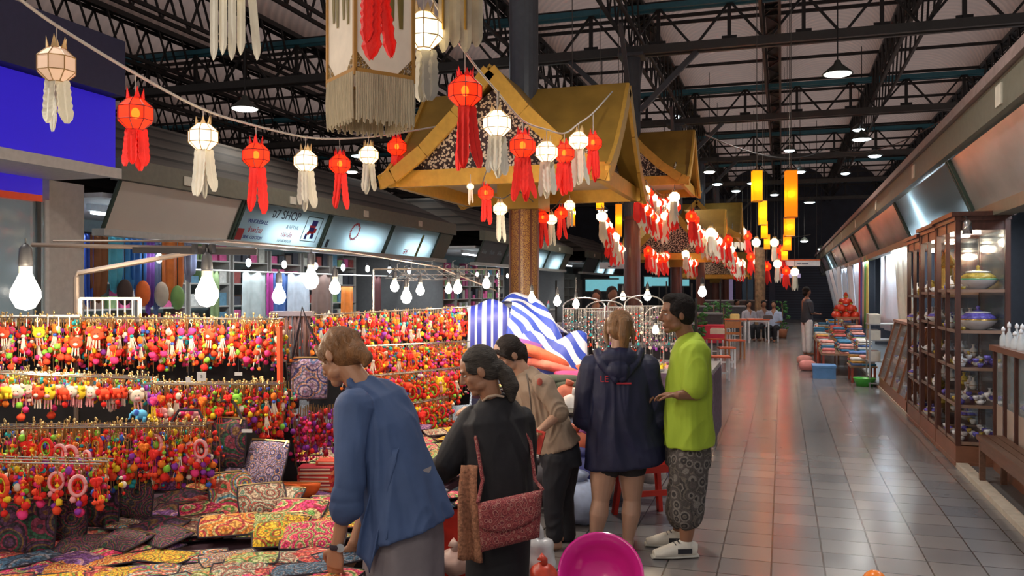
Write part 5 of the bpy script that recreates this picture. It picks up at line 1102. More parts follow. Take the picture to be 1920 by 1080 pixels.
def wrinkle(o, amp, sc, seed=0, warp=.6):
    me = o.data; cs = [v.co.copy() for v in me.vertices]; ns = [v.normal.copy() for v in me.vertices]; out = []
    for c, nv in zip(cs, ns):
        q = V(c.x * sc[0] + seed, c.y * sc[1], c.z * sc[2]); w = noise.noise(q * .6 + V(3, seed, 1)) * warp * 3
        n = noise.noise(q + V(w, w * .7, w)); r = 1 - abs(n) * 2.4; m = noise.noise(q * 2.3 + V(9, 2, seed)) * .35
        out.extend(c + nv * amp * (max(r, -.6) * .75 + m))
    me.vertices.foreach_set('co', out)
    me.update(); return o
# ---------------------------------------------------------------- woman in the blue shirt bending over the table
f = Fig(740, 3.7, 'a', 'woman with fair brown hair in a blue shirt, bending over the table at left'); L = f.L
FH = V(-.80, .60, 0); lat = V(.60, .80, 0)
f.head(L(636, 668, .06), (-.74, .42, -.52), 1.03, V(.2, 0, 1), L(676, 722, .03))
f.b.limb([L(676, 722, .03), L(703, 775, .02), L(738, 870, 0), L(756, 915, 0)], [.055, .085, .085, .09], 16, 5)
f.b.limb([L(662, 768, -.14), L(655, 915, -.21), L(632, 1022, -.20)], [.052, .038, .024], 12, 6); f.hand(L(631, 1026, -.2), (-.12, .12, -1), (.3, .9, .0), (-.5, -.2, 0), .55)
f.b.limb([L(700, 765, .16), L(694, 930, .18), L(664, 1018, .10)], [.050, .037, .024], 12, 6); f.hand(L(662, 1022, .1), (-.3, .05, -1), (-.4, .8, .1), (-.3, -.8, 0), .5)
for s_ in (-1, 1):
    hp = L(758, 925, 0) + lat * .085 * s_; an = V(hp.x + .02, hp.y, .09); f.b.limb([hp, hp.lerp(an, .5) + V(-.01, 0, 0), an], [.070, .055, .040], 12, 6); f.foot(an, FH)
SK1 = skin('tanned skin', (.40, .20, .115)); f.body(SK1)
def hx(h, p, rm, k):
    h.ell(p(0, -.095, -.03), (.058 * k, .045 * k, .055 * k), 14, 10, rm); h.limb([p(.0, -.10, -.035), p(.01, -.125, -.075), p(0, -.115, -.105)], [.040, .032, .014], 10, 4)
    for i in range(16): a = i * .4; h.limb([p(.03 * math.cos(a), -.03 + .02 * math.sin(a), .112), p(.075 * math.cos(a), -.03 + .085 * math.sin(a), .06), p(.083 * math.cos(a), -.035 + .088 * math.sin(a), .0)], [.010, .011, .006], 6, 4)
    for a in (-1, 1): h.limb([p(a * .055, .055, .07), p(a * .078, .035, .02), p(a * .078, .015, -.03)], [.014, .012, .006], 8, 4)
H1 = M('fair brown hair', (.21, .092, .030), .5, var=.5, vs=9, bump=.9, bs=40, stretch=(6, 6, 1.2)); f.hair(H1, extra=hx)
cloth1 = M('washed blue cotton', (.050, .088, .20), .75, var=.22, vs=5, bump=.5, bs=9)
sh = MB(); secs = [(676, 716, .03, .062, .064), (684, 732, .03, .125, .085), (698, 756, .02, .185, .112), (716, 800, .01, .19, .125), (736, 860, 0, .175, .122), (754, 925, -.01, .195, .138), (768, 988, -.01, .225, .152)]
sh.sweep([(L(a, b, c), d, e) for a, b, c, d, e in secs], lat, 36, 0, .055, 7)
sh.limb([L(664, 764, -.13), L(655, 850, -.19), L(655, 905, -.21), L(648, 955, -.215)], [.078, .068, .066, .058], 18, 7); sh.limb([L(700, 765, .15), L(694, 930, .18)], [.075, .055], 14, 6)
for z in (925, 944): sh.limb([L(650, z, -.215), L(651, z + 6, -.215)], [.067, .066], 18, 2)
wrinkle(sh.build_blob('shirt', cloth1, f.t, .0065, 3), .012, (7, 7, 3.2), 2)
cl = MB(); cl.tube([L(686, 722, .03) + lat * (.072 * math.cos(a * PI / 8)) + V(-.8, -.3, .55).normalized() * .052 * math.sin(a * PI / 8) * -1 for a in range(17)], .017, 8); cl.build('collar', cloth1, f.t, True)
def fl(u, v):
    top = L(700 + 46 * u, 850 - 10 * u, -.125 - .01 * u); bot = L(672 + 50 * u, 1074 - 100 * abs(u - .35), -.22); q = top.lerp(bot, v); return q + V(.01 * math.sin(u * 9 + v * 5), -.022 * math.sin(u * 10 + v * 3) * v, 0)
MB().sheet(14, 16, fl, .004).build('shirt_front', cloth1, f.t, True)
sk = MB(); sk.sweep([(L(752, 880, 0), .16, .12), (L(758, 940, 0), .19, .135), (L(760, 1010, 0), .20, .14), (L(758, 1100, 0), .205, .145), (L(756, 1160, 0), .21, .15)], lat, 40, 0, .05, 8)
sk.build('skirt', M('dove grey skirt cloth', (.19, .165, .18), .8, var=.15, bump=.5, bs=8), f.t, True)
w = L(632, 1024, -.2); MB().lathe([(.030, -.010), (.032, 0), (.030, .010)], 18, w).build('watch_strap', EDGE, f.t); MB().lathe([(.0, -.004), (.017, -.004), (.018, .003), (.0, .005)], 16, w + V(.018, -.026, .0), 0, Matrix.Rotation(PI/2, 3, 'X')).build('watch_face', M('watch glass', (.45, .48, .5), .2, metal=.4), f.t)
MB().box(L(641, 920, -.275), (.014, .01, .075)).build('sleeve_tab', cloth1, f.t)
# ---------------------------------------------------------------- older woman in black with the maroon bag
f = Fig(930, 4.2, 'b', 'older woman in a black top with greying hair tied low and a maroon shoulder bag'); L = f.L
lat = V(.86, .50, 0); FH = V(-.5, .86, 0)
f.head(L(897, 694, .0), (-.86, -.02, -.42), .99, V(.1, 0, 1), L(922, 748, .02))
f.b.limb([L(922, 748, .02), L(932, 800, 0), L(936, 880, 0), L(936, 930, 0)], [.055, .08, .08, .085], 16, 5)
f.b.limb([L(886, 788, .02), L(842, 868, -.02), L(806, 893, .06)], [.050, .040, .026], 12, 6); f.hand(L(804, 893, .07), (-.85, .3, .1), (0, .2, -1), (-.3, .9, .2), .6, .95)
f.b.limb([L(976, 790, .12), L(985, 880, .28), L(935, 895, .42)], [.050, .038, .025], 12, 5); f.hand(L(933, 895, .42), (-.8, .4, 0), (0, 0, -1), (0, -1, 0), .6, .95)
for s_ in (-1, 1):
    hp = L(936, 935, 0) + lat * .07 * s_; an = V(hp.x, hp.y, .085); f.b.limb([hp, hp.lerp(an, .5), an], [.070, .055, .038], 12, 5); f.foot(an, FH, .95)
f.body(skin('warm brown skin', (.36, .175, .10)))
H2 = M('greying dark hair', (.045, .037, .031), .65, spec=.3, var=.75, vs=14, bump=.9, bs=36, stretch=(2, 2, 6))
def hx(h, p, rm, k):
    h.ell(p(0, -.10, -.03), (.040, .035, .04), 12, 8, rm); q0 = p(0, -.10, -.035); h.limb([q0, q0 + V(.03, -.01, -.03), q0 + V(.055, -.02, -.09), q0 + V(.06, -.02, -.15)], [.034, .042, .044, .020], 12, 5)
    for i in range(12): a = -1.3 + i * .24; h.limb([p(.07 * math.sin(a), .045, .075 + .02 * math.cos(a)), p(.078 * math.sin(a), -.03, .085 * math.cos(a) + .03), p(.03 * math.sin(a), -.10, .0)], [.006, .009, .006], 6, 5)
f.hair(H2, extra=hx)
blk = M('black matte cotton', (.010, .009, .012), .75, var=.4, vs=6, bump=.5, bs=10)
sh = MB(); sh.sweep([(L(a, b, c), d, e) for a, b, c, d, e in [(921, 744, .02, .058, .06), (926, 762, .02, .125, .08), (931, 788, .01, .178, .108), (936, 850, 0, .172, .12), (938, 905, 0, .178, .132), (937, 948, 0, .188, .145)]], lat, 32, 0, .04, 6)
sh.limb([L(886, 790, .01), L(862, 830, -.01), L(842, 868, -.02), L(812, 893, .05)], [.074, .072, .070, .060], 16, 6); sh.limb([L(976, 790, .10), L(985, 880, .27), L(945, 893, .40)], [.072, .060, .05], 14, 6)
wrinkle(sh.build_blob('top', blk, f.t, .0065, 3), .012, (8, 8, 3), 5)
MB().tube([L(905, 752, -.03), L(915, 744, -.05), L(930, 741, -.055), L(945, 744, -.045)], [.006, .007, .007, .005], 8).build('neck_band', M('beige neck band', (.45, .33, .24), .7), f.t)
sk = MB(); sk.sweep([(L(936, 930, 0), .165, .13), (L(934, 1000, 0), .165, .14), (L(932, 1080, 0), .16, .14), (L(932, 1150, 0), .165, .145)], lat, 32, 0, .04, 5); sk.build('skirt', blk, f.t, True)
dots = M('brown woven dotted cloth', (.30, .13, .07), .85, var=.9, vs=70, bump=.6, bs=90)
def fl(u, v): q = L(866 + 30 * u - 6 * math.sin(v * 3), 872, -.10 - .04 * u).lerp(L(860 + 44 * u, 1048 + 6 * u, -.14 - .03 * u), v); return q + V(0, -.012 * math.sin(u * 9) * (.4 + v), 0)
MB().sheet(10, 14, fl, .006).build('sarong_panel', dots, f.t, True)
bagm = EMB('maroon bag cloth', [(.30, .045, .055), (.42, .11, .10), (.22, .03, .045), (.50, .22, .18)], 38, 4, bg=(.5, .35, .35))
c = L(957, 976, -.25)
def bag(u, v, s_, w=.285, h=.225, th=.075):
    a, b = 2 * u - 1, 2 * v - 1; e = max(0, (1 - a ** 6) * (1 - b ** 6)) ** .5
    return c + V(a * w / 2 * (1 + .05 * b), -s_ * th / 2 * e + .04 * a, b * h / 2 + a * .022)
mb = MB()
for s_ in (1, -1):
    s0 = len(mb.f); mb.sheet(12, 12, lambda u, v: bag(u, v, s_)); 
    if s_ < 0: mb.f[s0:] = [q[::-1] for q in mb.f[s0:]]
bo = mb.build('shoulder_bag', bagm, f.t, True)
MB().sheet(14, 8, lambda u, v: bag(u, .50 + .5 * v - .16 * math.sin(PI * u) * (1 - v) , 1) + V(0, -.012, .004), .004).build('bag_flap', bagm, f.t, True)
MB().tube([bag(0, 1, 0), L(905, 900, -.20), L(892, 820, -.12), L(905, 770, -.03)], .009, 6).tube([bag(1, 1, 0), L(1003, 900, -.1), L(995, 830, .0), L(960, 772, .0)], .009, 6).build('bag_strap', bagm, f.t)
# ---------------------------------------------------------------- woman in the tan blouse
f = Fig(1055, 5.5, 'c', 'woman in a tan short blouse and dark trousers looking down at the goods'); L = f.L
lat = V(-.45, .89, 0); FH = V(-.9, -.3, 0)
f.head(L(952, 664, .0), (-.80, -.32, -.52), 1.0, V(.15, 0, 1), L(980, 698, .02))
f.b.limb([L(980, 698, .02), L(1003, 735, .02), L(1032, 800, 0), L(1048, 845, 0)], [.05, .075, .075, .08], 16, 5)
f.b.limb([L(1018, 722, -.14), L(1048, 776, -.20), L(1012, 808, -.26)], [.046, .037, .023], 12, 6); f.hand(L(1011, 809, -.265), (-.35, -.1, -1), (-.8, .2, 0), (-.3, -.9, 0), .7, .92)
f.b.limb([L(985, 722, .16), L(945, 785, .12), L(893, 768, .02)], [.046, .036, .023], 12, 6); f.hand(L(892, 768, .02), (-1, -.1, .05), (0, .2, -1), (-.1, -.9, .3), .7, .92)
for s_ in (-1, 1):
    hp = L(1053 + 6 * s_, 850, .09 * s_); an = L(1052 + 12 * s_, 1005, .10 * s_); an.z = .08; f.b.limb([hp, hp.lerp(an, .5) + V(-.02, 0, 0), an], [.070, .048, .036], 12, 5); f.foot(an, FH, .95)
f.body(skin('light warm skin', (.46, .26, .17)))
H3 = M('near black hair', (.022, .014, .011), .6, spec=.3, var=.5, vs=12, bump=.8, bs=36, stretch=(2, 2, 6))
def hx(h, p, rm, k):
    q0 = p(0, -.10, .0); h.limb([p(0, -.085, .01), q0 + V(.012, 0, -.015), q0 + V(.03, .0, -.07), q0 + V(.035, 0, -.13)], [.035, .034, .026, .010], 10, 5)
    for a in (-1, 1): h.limb([p(a * .03, .075, .075), p(a * .07, .05, .03), p(a * .080, .01, -.03)], [.014, .013, .008], 8, 4)
f.hair(H3, extra=hx)
tan = M('tan blouse cloth', (.30, .215, .15), .75, var=.15, vs=6, bump=.45, bs=12)
sh = MB(); sh.sweep([(L(a, b, c), d, e) for a, b, c, d, e in [(981, 696, .02, .060, .060), (988, 708, .02, .12, .08), (1000, 728, .02, .165, .10), (1018, 768, .01, .165, .112), (1036, 812, 0, .165, .12), (1046, 838, 0, .18, .14)]], lat, 30, 0, .05, 6)
sh.limb([L(1018, 722, -.13), L(1035, 750, -.17), L(1049, 774, -.20)], [.072, .062, .056], 14, 6); sh.limb([L(985, 722, .15), L(955, 772, .13)], [.068, .052], 14, 5)
wrinkle(sh.build_blob('blouse', tan, f.t, .0065, 3), .010, (9, 9, 4), 7)
MB().ell(L(1012, 716, -.205), (.018, .006, .024), 8, 6).build('flower_patch', M('faded red patch', (.5, .10, .07), .7), f.t)
MB().tube([L(984, 694, .0), L(987, 702, -.07), L(990, 715, -.125), L(994, 745, -.17), L(998, 790, -.18), L(1006, 815, -.185)], .005, 6).build('bag_strap', M('dark thin strap', (.12, .09, .07), .7), f.t)
pants = M('black denim', (.013, .013, .018), .8, var=.4, vs=8, bump=.4, bs=14); pb = MB(); pb.sweep([(L(1045, 828, 0), .155, .115), (L(1050, 850, 0), .165, .125), (L(1053, 872, 0), .16, .12)], lat, 24)
for s_ in (-1, 1): hp = L(1053 + 6 * s_, 862, .08 * s_); an = L(1052 + 12 * s_, 1003, .10 * s_); pb.limb([hp, hp.lerp(an, .5) + V(-.02, 0, 0), an], [.098, .068, .052], 14, 6)
wrinkle(pb.build_blob('trousers', pants, f.t, .008, 3), .007, (9, 9, 6), 3)
t_ = L(1008, 828, -.28); tag(MB().box((0, 0, 0), (.07, .02, .14), Matrix.Rotation(.25, 3, 'Y')).box((0, -.012, .05), (.06, .004, .012), None, 1).build('wallet', [M('coral red wallet', (.65, .07, .05), .5), brass]), 'coral red wallet held in the hand of the woman in tan', 'wallet').location = f.t.matrix_basis @ t_
# ---------------------------------------------------------------- woman in the navy jacket
f = Fig(1155, 5.4, 'd', 'woman seen from behind in a navy hooded jacket and shorts with a blond-brown ponytail'); L = f.L
lat = V(1, .05, 0); FH = V(-.1, 1, 0)
f.head(L(1161, 616, .02), (-.12, 1, -.10), 1.0, V(0, 0, 1), L(1161, 665, 0))
f.b.limb([L(1161, 665, 0), L(1162, 700, 0), L(1162, 790, 0), L(1160, 850, 0)], [.055, .085, .085, .09], 16, 5)
for s_, xs, xe in ((-1, 1108, 1097), (1, 1214, 1232)):
    f.b.limb([L(xs, 690, 0), L(xe, 785, .03), L(xe - s_ * 35, 788, .28)], [.050, .040, .025], 12, 5); f.hand(L(xe - s_ * 36, 788, .29), (-s_ * .6, .8, 0), (0, 0, 1), (-s_, 0, .4), .6, .92)
for s_, hx_, kx, ax in ((-1, 1135, 1126, 1116), (1, 1184, 1185, 1178)):
    hp = L(hx_, 855, 0); kn = L(kx, 938, -.01 if s_ < 0 else .01); an = L(ax, 1015, 0); an.z = .085
    f.b.limb([hp, hp.lerp(kn, .55), kn, kn.lerp(an, .35) + V(0, -.012, 0), an], [.098, .080, .056, .061, .036], 16, 6); f.foot(an, V(-.25 if s_ < 0 else .1, 1, 0))
f.body(skin('fair warm skin', (.44, .255, .175)))
H4 = M('blond brown hair', (.20, .095, .032), .45, var=.6, vs=10, bump=.9, bs=36, stretch=(7, 7, 1))
def hx(h, p, rm, k):
    h.limb([p(0, -.10, .055), p(0, -.135, .03), p(.0, -.125, -.05), p(0, -.105, -.12), p(.005, -.09, -.165)], [.026, .034, .036, .030, .012], 12, 6)
    for a in (-1, 1): h.limb([p(a * .07, .02, .05), p(a * .088, .0, -.03), p(a * .082, -.03, -.10)], [.020, .018, .010], 8, 5)
    for i in range(9): a = -1.2 + .3 * i; h.limb([p(.075 * math.sin(a), -.055, .0 + .075 * math.cos(a)), p(.03 * math.sin(a), -.118, .04 + .03 * math.cos(a))], [.009, .009], 6, 3)
f.hair(H4, extra=hx)
navyc = M('navy windcheater cloth', (.008, .010, .042), .6, var=.35, vs=5, bump=.45, bs=10)
sh = MB(); sh.sweep([(L(a, b, c), d, e) for a, b, c, d, e in [(1161, 654, 0, .075, .07), (1161, 668, 0, .14, .09), (1161, 686, 0, .20, .118), (1163, 740, 0, .21, .135), (1168, 800, 0, .225, .15), (1176, 868, .01, .268, .17)]], lat, 34, 0, .03, 6)
for s_, xs, xe in ((-1, 1110, 1099), (1, 1212, 1231)): sh.limb([L(xs, 690, 0), L((xs + xe) / 2 + 3 * s_, 735, .01), L(xe, 785, .03), L(xe - s_ * 28, 788, .24)], [.080, .078, .080, .06], 16, 6)
sh.ell(L(1161, 672, -.10), (.115, .055, .065), 18, 10); sh.ell(L(1160, 694, -.135), (.072, .045, .055), 16, 10)
for s_ in (-1, 1): sh.limb([L(1161 + 40 * s_, 660, -.02), L(1161 + 32 * s_, 680, -.11), L(1160 + 6 * s_, 712, -.155)], [.024, .026, .015], 10, 5)
wrinkle(sh.build_blob('jacket', navyc, f.t, .0065, 3), .013, (7, 7, 2.6), 9)
jr = M('red jacket print', (.55, .03, .05), .6)
o = text_mesh('LE', .055, jr, 'jacket_print', 0, .002); o.parent = f.t; o.location = L(1133, 711, -.145); o.rotation_euler = (PI/2 + .08, 0, -.2)
MB().box(L(1170, 719, -.150), (.09, .004, .010)).build('jacket_print', jr, f.t)
pb = MB(); pb.sweep([(L(1160, 830, 0), .17, .125), (L(1160, 862, 0), .175, .13)], lat, 24)
for s_, x in ((-1, 1136), (1, 1184)): pb.limb([L(x, 858, 0), L(x, 873, 0)], [.104, .100], 16, 3)
pb.build_blob('shorts', M('dark shorts cloth', (.02, .018, .02), .8), f.t, .008, 2)
# ---------------------------------------------------------------- man in the yellow green T-shirt
f = Fig(1285, 5.37, 'e', 'man in a yellow-green T-shirt, patterned knee shorts and white sneakers'); L = f.L
lat = V(.12, .99, 0); FH = V(-1, -.1, 0)
f.head(L(1268, 588, .0), (-.98, -.06, -.10), 1.06, V(0, 0, 1), L(1288, 636, .02))
f.b.limb([L(1288, 636, .02), L(1292, 670, 0), L(1290, 770, 0), L(1290, 830, 0)], [.06, .09, .09, .09], 16, 5)
f.b.limb([L(1302, 662, -.17), L(1305, 738, -.20), L(1272, 741, -.25)], [.056, .043, .028], 12, 6); f.hand(L(1270, 741, -.25), (-.75, .55, .0), (0, 0, -1), (-.2, -1, 0), .6)
f.b.limb([L(1285, 662, .17), L(1275, 735, .20), L(1240, 742, .05)], [.054, .042, .027], 12, 6); f.hand(L(1238, 742, .04), (-.8, -.5, 0), (0, 0, -1), (0, 1, 0), .6)
ank = []
for s_, ax in ((-1, 1286), (1, 1272)):
    hp = L(1290, 835, .10 * s_); an = L(ax, 1010, .11 * s_); an.z = .10; kn = hp.lerp(an, .5) + V(.0, 0, 0); f.b.limb([hp, kn, kn.lerp(an, .35) + V(.015, 0, 0), an], [.080, .060, .060, .038], 14, 6); ank.append(an)
f.body(skin('brown skin', (.27, .125, .07)))
H5 = M('short black hair', (.012, .009, .008), .75, spec=.2, var=.4, vs=20, bump=.9, bs=60)
def hx(h, p, rm, k):
    for a in (-1, 1): h.ell(p(a * .066, -.02, .005), (.018, .050, .045), 12, 8, rm); h.limb([p(a * .072, .022, .03), p(a * .075, .016, -.015)], [.014, .007], 8, 3)
    h.ell(p(0, .018, .092), (.062, .060, .035), 14, 8, rm)
f.hair(H5, extra=hx)
lime = M('yellow green jersey', (.36, .50, .035), .8, var=.08, vs=4, bump=.4, bs=9)
sh = MB(); sh.sweep([(L(a, b, c), d, e) for a, b, c, d, e in [(1289, 630, .02, .068, .062), (1292, 642, .01, .14, .09), (1294, 660, 0, .20, .122), (1292, 710, 0, .205, .142), (1289, 770, 0, .205, .150), (1291, 832, 0, .215, .158)]], lat, 32, 0, .045, 6)
sh.limb([L(1302, 664, -.15), L(1304, 700, -.19), L(1302, 724, -.20)], [.088, .082, .080], 16, 5); sh.limb([L(1288, 664, .15), L(1276, 724, .19)], [.085, .07], 14, 5)
wrinkle(sh.build_blob('t_shirt', lime, f.t, .0065, 3), .012, (7, 7, 2.6), 12)
o = MB().box(L(1330, 712, .0), (.004, .02, .02)); 
camo = EMB('mottled camouflage cloth', [(.07, .06, .055), (.14, .12, .10), (.04, .035, .035), (.20, .18, .16), (.09, .075, .07)], 16, 3, bg=(.75, .72, .7)); pb = MB(); pb.sweep([(L(1290, 815, 0), .165, .135), (L(1291, 850, 0), .18, .145), (L(1291, 870, 0), .175, .14)], lat, 26)
for s_, ax in ((-1, 1286), (1, 1276)): hp = L(1292, 862, .095 * s_); an = L(ax + 1, 963, .11 * s_); pb.limb([hp, hp.lerp(an, .5), an], [.118, .112, .098], 18, 6)
wrinkle(pb.build_blob('shorts', camo, f.t, .008, 3), .010, (8, 8, 4), 4)
shoe_w = M('white sneaker leather', (.62, .58, .50), .5); shoe_b = M('black sneaker panel', (.02, .02, .025), .5)
for an, dd in zip(ank, (V(-1, -.12, 0), V(-1, .05, 0))):
    sb = MB(); d_ = dd.normalized(); sd = V(0, 0, 1).cross(d_); zf = -an.z
    sb.sweep([(an - d_ * .065 + V(0, 0, zf + .045), .034, .045), (an + V(0, 0, zf + .058), .042, .058), (an + d_ * .07 + V(0, 0, zf + .048), .047, .048), (an + d_ * .15 + V(0, 0, zf + .034), .050, .034), (an + d_ * .205 + V(0, 0, zf + .026), .036, .024)], sd, 18); sb.limb([an + V(0, 0, -.01), an + V(0, 0, zf + .06)], [.042, .046], 12, 3)
    s_o = sb.build_blob('sneaker', shoe_w, f.t, .006, 2)
    so = MB(); so.sweep([(an - d_ * .075 + V(0, 0, zf + .012), .034, .012), (an + V(0, 0, zf + .012), .044, .012), (an + d_ * .10 + V(0, 0, zf + .012), .050, .012), (an + d_ * .215 + V(0, 0, zf + .014), .032, .012)], sd, 14); so.build('sole', M('pale rubber sole', (.5, .48, .42), .6), s_o)
    la = MB(); [la.tube([an + d_ * (.05 + .022 * i) + sd * .03 + V(0, 0, zf + .098 - .012 * i), an + d_ * (.055 + .022 * i) + V(0, 0, zf + .106 - .012 * i), an + d_ * (.05 + .022 * i) - sd * .03 + V(0, 0, zf + .098 - .012 * i)], .004, 5) for i in range(4)]; la.build('laces', shoe_b, s_o)
    for q in (-1, 1): MB().box(an + d_ * .02 + sd * .044 * q + V(0, 0, zf + .05), (.09, .006, .03), Matrix.Rotation(math.atan2(d_.y, d_.x), 3, 'Z')).build('side_panel', shoe_b, s_o)
# ---------------------------------------------------------------- small figures farther off
def small_person(px, d, h, top, legs, hairc, label, seated=False, rz=0):
    q = P(px, 543, d); t = empty('person', (q.x, q.y, 0), YAW + rz, label, 'person'); k = h / 1.65; b = MB(); zs = .45 if seated else .88 * k; yk = -.38 if seated else 0
    sk_ = MATS.get('brown skin'); zh = zs + .74 * k
    b.ell((0, -.01, zh), (.075, .09, .11), 12, 10); b.ell((0, -.1, zh - .02), .014, 6, 5); b.limb([(0, 0, zh - .08), (0, .01, zs + .5 * k)], [.05, .055], 10, 3); b.limb([(0, .01, zs + .48 * k), (0, 0, zs)], [.12, .13], 12, 4)
    for s_ in (-1, 1):
        b.limb([(s_ * .19, 0, zs + .46 * k), (s_ * .23, -.02, zs + .2 * k), (s_ * .14, -.24, zs + .17 * k)], [.045, .036, .024], 8, 4); b.ell((s_ * .12, -.30, zs + .17 * k), (.03, .055, .018), 8, 6)
        b.limb([(s_ * .09, 0, zs), (s_ * .10, yk, zs - (.02 if seated else .42 * k)), (s_ * .10, yk, .08)], [.085, .06, .04], 10, 4); b.ell((s_ * .10, yk - .06, .035), (.045, .12, .035), 10, 6)
    b.build_blob('body', sk_, t, .016, 2)
    c = MB(); c.sweep([((0, .01, zs + .56 * k), .10, .08), ((0, .01, zs + .48 * k), .19, .115), ((0, 0, zs + .2 * k), .17, .13), ((0, 0, zs - .04), .19, .145)], (1, 0, 0), 16)
    for s_ in (-1, 1): c.limb([(s_ * .19, 0, zs + .46 * k), (s_ * .23, -.02, zs + .24 * k)], [.065, .055], 10, 3)
    c.build_blob('shirt', top, t, .016, 2)
    c = MB(); [c.limb([(s_ * .09, 0, zs - .01), (s_ * .10, yk, zs - (.02 if seated else .42 * k)), (s_ * .10, yk, .12)], [.105, .082, .07], 12, 4) for s_ in (-1, 1)]; c.build_blob('trousers', legs, t, .016, 2)
    c = MB(); c.ell((0, .02, zh + .05), (.090, .098, .088), 12, 8); c.ell((0, .05, zh - .02), (.083, .065, .085), 10, 8); c.build('hair', hairc, t, True)
    return t
w_t = M('white trousers', (.86, .87, .90), .7); dk = M('dark shirt', (.04, .045, .06), .8); gy = M('pale grey shirt', (.34, .33, .38), .8); bl = M('pale blue shirt', (.34, .42, .58), .8)
small_person(1513, 21.5, 1.62, dk, w_t, H5, 'person in bright white trousers standing at the fabric stall on the right', rz=1.7)
small_person(1404, 27.8, 1.6, gy, pants, H5, 'person in grey sitting at the far tables, leftmost of the three', True, .3)
small_person(1432, 28.2, 1.6, gy, pants, H5, 'person in grey sitting at the far tables, between two others', True, .0)
small_person(1451, 27.2, 1.6, bl, pants, H5, 'person in pale blue sitting at the end of the far white table', True, -.5)
small_person(1148, 13.5, 1.6, M('pink shirt', (.5, .2, .22), .8), pants, H3, 'dark haired person behind the jewelry stand, only the head in view', False, .2)
small_person(1118, 15.6, 1.55, dk, pants, H3, 'person in dark clothes behind the bulbs left of the second column', False, -.3)
small_person(1382, 31, 1.6, dk, pants, H5, 'person in dark clothes by the dark pillars beyond the tables', True, .5)
# ================================================================ right side: display cabinets with ceramics
wood = M('dark red brown cabinet wood', (.075, .028, .020), .35, var=.35, vs=6, stretch=(6, 6, 1)); woodl = M('warm brown plinth wood', (.20, .085, .05), .35, var=.3, vs=5); shelfm = M('pale shelf edge wood', (.24, .15, .11), .4)
china = M('white glazed china', (.72, .72, .74), .18, spec=.7); chb = M('blue floral glaze', (.12, .10, .45), .2, var=.9, vs=60); cho = M('gold orange glaze', (.60, .30, .06), .22, var=.9, vs=60); chg = M('jade glaze', (.10, .32, .18), .22); gold_c = M('gilt china rim', (.65, .42, .12), .25, metal=.8)
RG = random.Random(21)
def cabinet(x0, x1, y0, y1, ztop, levels, label, mid=True):
    t = empty('display_cabinet', ((x0 + x1) / 2, (y0 + y1) / 2, 0), 0, label, 'cabinet'); cx, cy = (x0 + x1) / 2, (y0 + y1) / 2; w, l = (x1 - x0) / 2, (y1 - y0) / 2
    MB().b3(-w - .02, w + .02, -l - .02, l + .02, .0, .20).b3(-w - .03, w + .03, -l - .03, l + .03, .02, .05).build('plinth', woodl, t)
    for sx in (-1, 1):
        for sy in (-1, 1): MB().b3(sx * w - .022, sx * w + .022, sy * l - .022, sy * l + .022, .2, ztop).build('post', wood, t)
    if mid: MB().b3(-w - .018, -w + .018, -.018, .018, .2, ztop).build('post', wood, t)
    for z in levels: MB().b3(-w, w, -l, l, z - .022, z).b3(-w - .012, -w, -l, l, z - .026, z + .003, 1).b3(-w, w, -l - .012, -l, z - .026, z + .003, 1).build('shelf', [wood, shelfm], t)
    MB().b3(-w - .03, w + .03, -l - .03, l + .03, ztop, ztop + .04).b3(-w - .06, w + .06, -l - .06, l + .06, ztop + .04, ztop + .08).b3(-w - .01, w + .01, -l - .01, l + .01, ztop - .09, ztop).build('crown_moulding', wood, t)
    MB().b3(w - .03, w - .01, -l, l, .2, ztop).build('back_panel', M('cabinet back glass', (.10, .13, .15), .1, alpha=.55), t)
    return t
LV = [.235, .577, .925, 1.27, 1.65]
cabinet(1.56, 1.97, 8.82, 9.84, 2.29, LV, 'nearest tall open cabinet of painted china, beside the bench')
cabinet(1.56, 1.97, 9.92, 10.92, 2.27, [.235, .60, .95, 1.30, 1.62], 'second tall cabinet of china, between the nearest one and the dark one')
cabinet(1.56, 1.97, 11.0, 12.0, 2.22, [.235, .55, .88, 1.24, 1.58], 'third tall cabinet, next to the slanted showcase')
def tureen(s, col):
    t = empty('lidded_china_bowl'); MB().lathe([(.0, 0), (.42 * s, 0), (.48 * s, .06 * s), (.80 * s, .28 * s), (1.0 * s, .52 * s), (1.02 * s, .56 * s), (.97 * s, .56 * s)], 24).build('bowl', [china], t, True)
    MB().lathe([(1.03 * s, .56 * s), (1.03 * s, .60 * s), (.95 * s, .63 * s)], 24).build('rim', chg if col else gold_c, t, True)
    MB().lathe([(.95 * s, .62 * s), (.88 * s, .78 * s), (.62 * s, .95 * s), (.55 * s, 1.02 * s), (.40 * s, 1.05 * s), (.12 * s, 1.12 * s), (.07 * s, 1.22 * s), (.12 * s, 1.30 * s), (.0, 1.42 * s)], 24).build('lid', [cho if col else chb], t, True)
    MB().lathe([(.64 * s, .955 * s), (.66 * s, 1.02 * s), (.44 * s, 1.07 * s)], 24).build('lid_band', china, t, True); return t
def cup(s, m):
    t = empty('china_cup'); MB().lathe([(0, 0), (.3 * s, 0), (.34 * s, .06 * s), (.5 * s, .35 * s), (.52 * s, .7 * s), (.48 * s, .7 * s), (.44 * s, .3 * s), (0, .12 * s)], 14).build('cup_body', m, t, True)
    MB().tube([(.48 * s + .16 * s * math.sin(a * PI / 6), 0, .55 * s - .35 * s * a / 6) for a in range(7)], .035 * s, 5).build('handle', m, t, True); return t
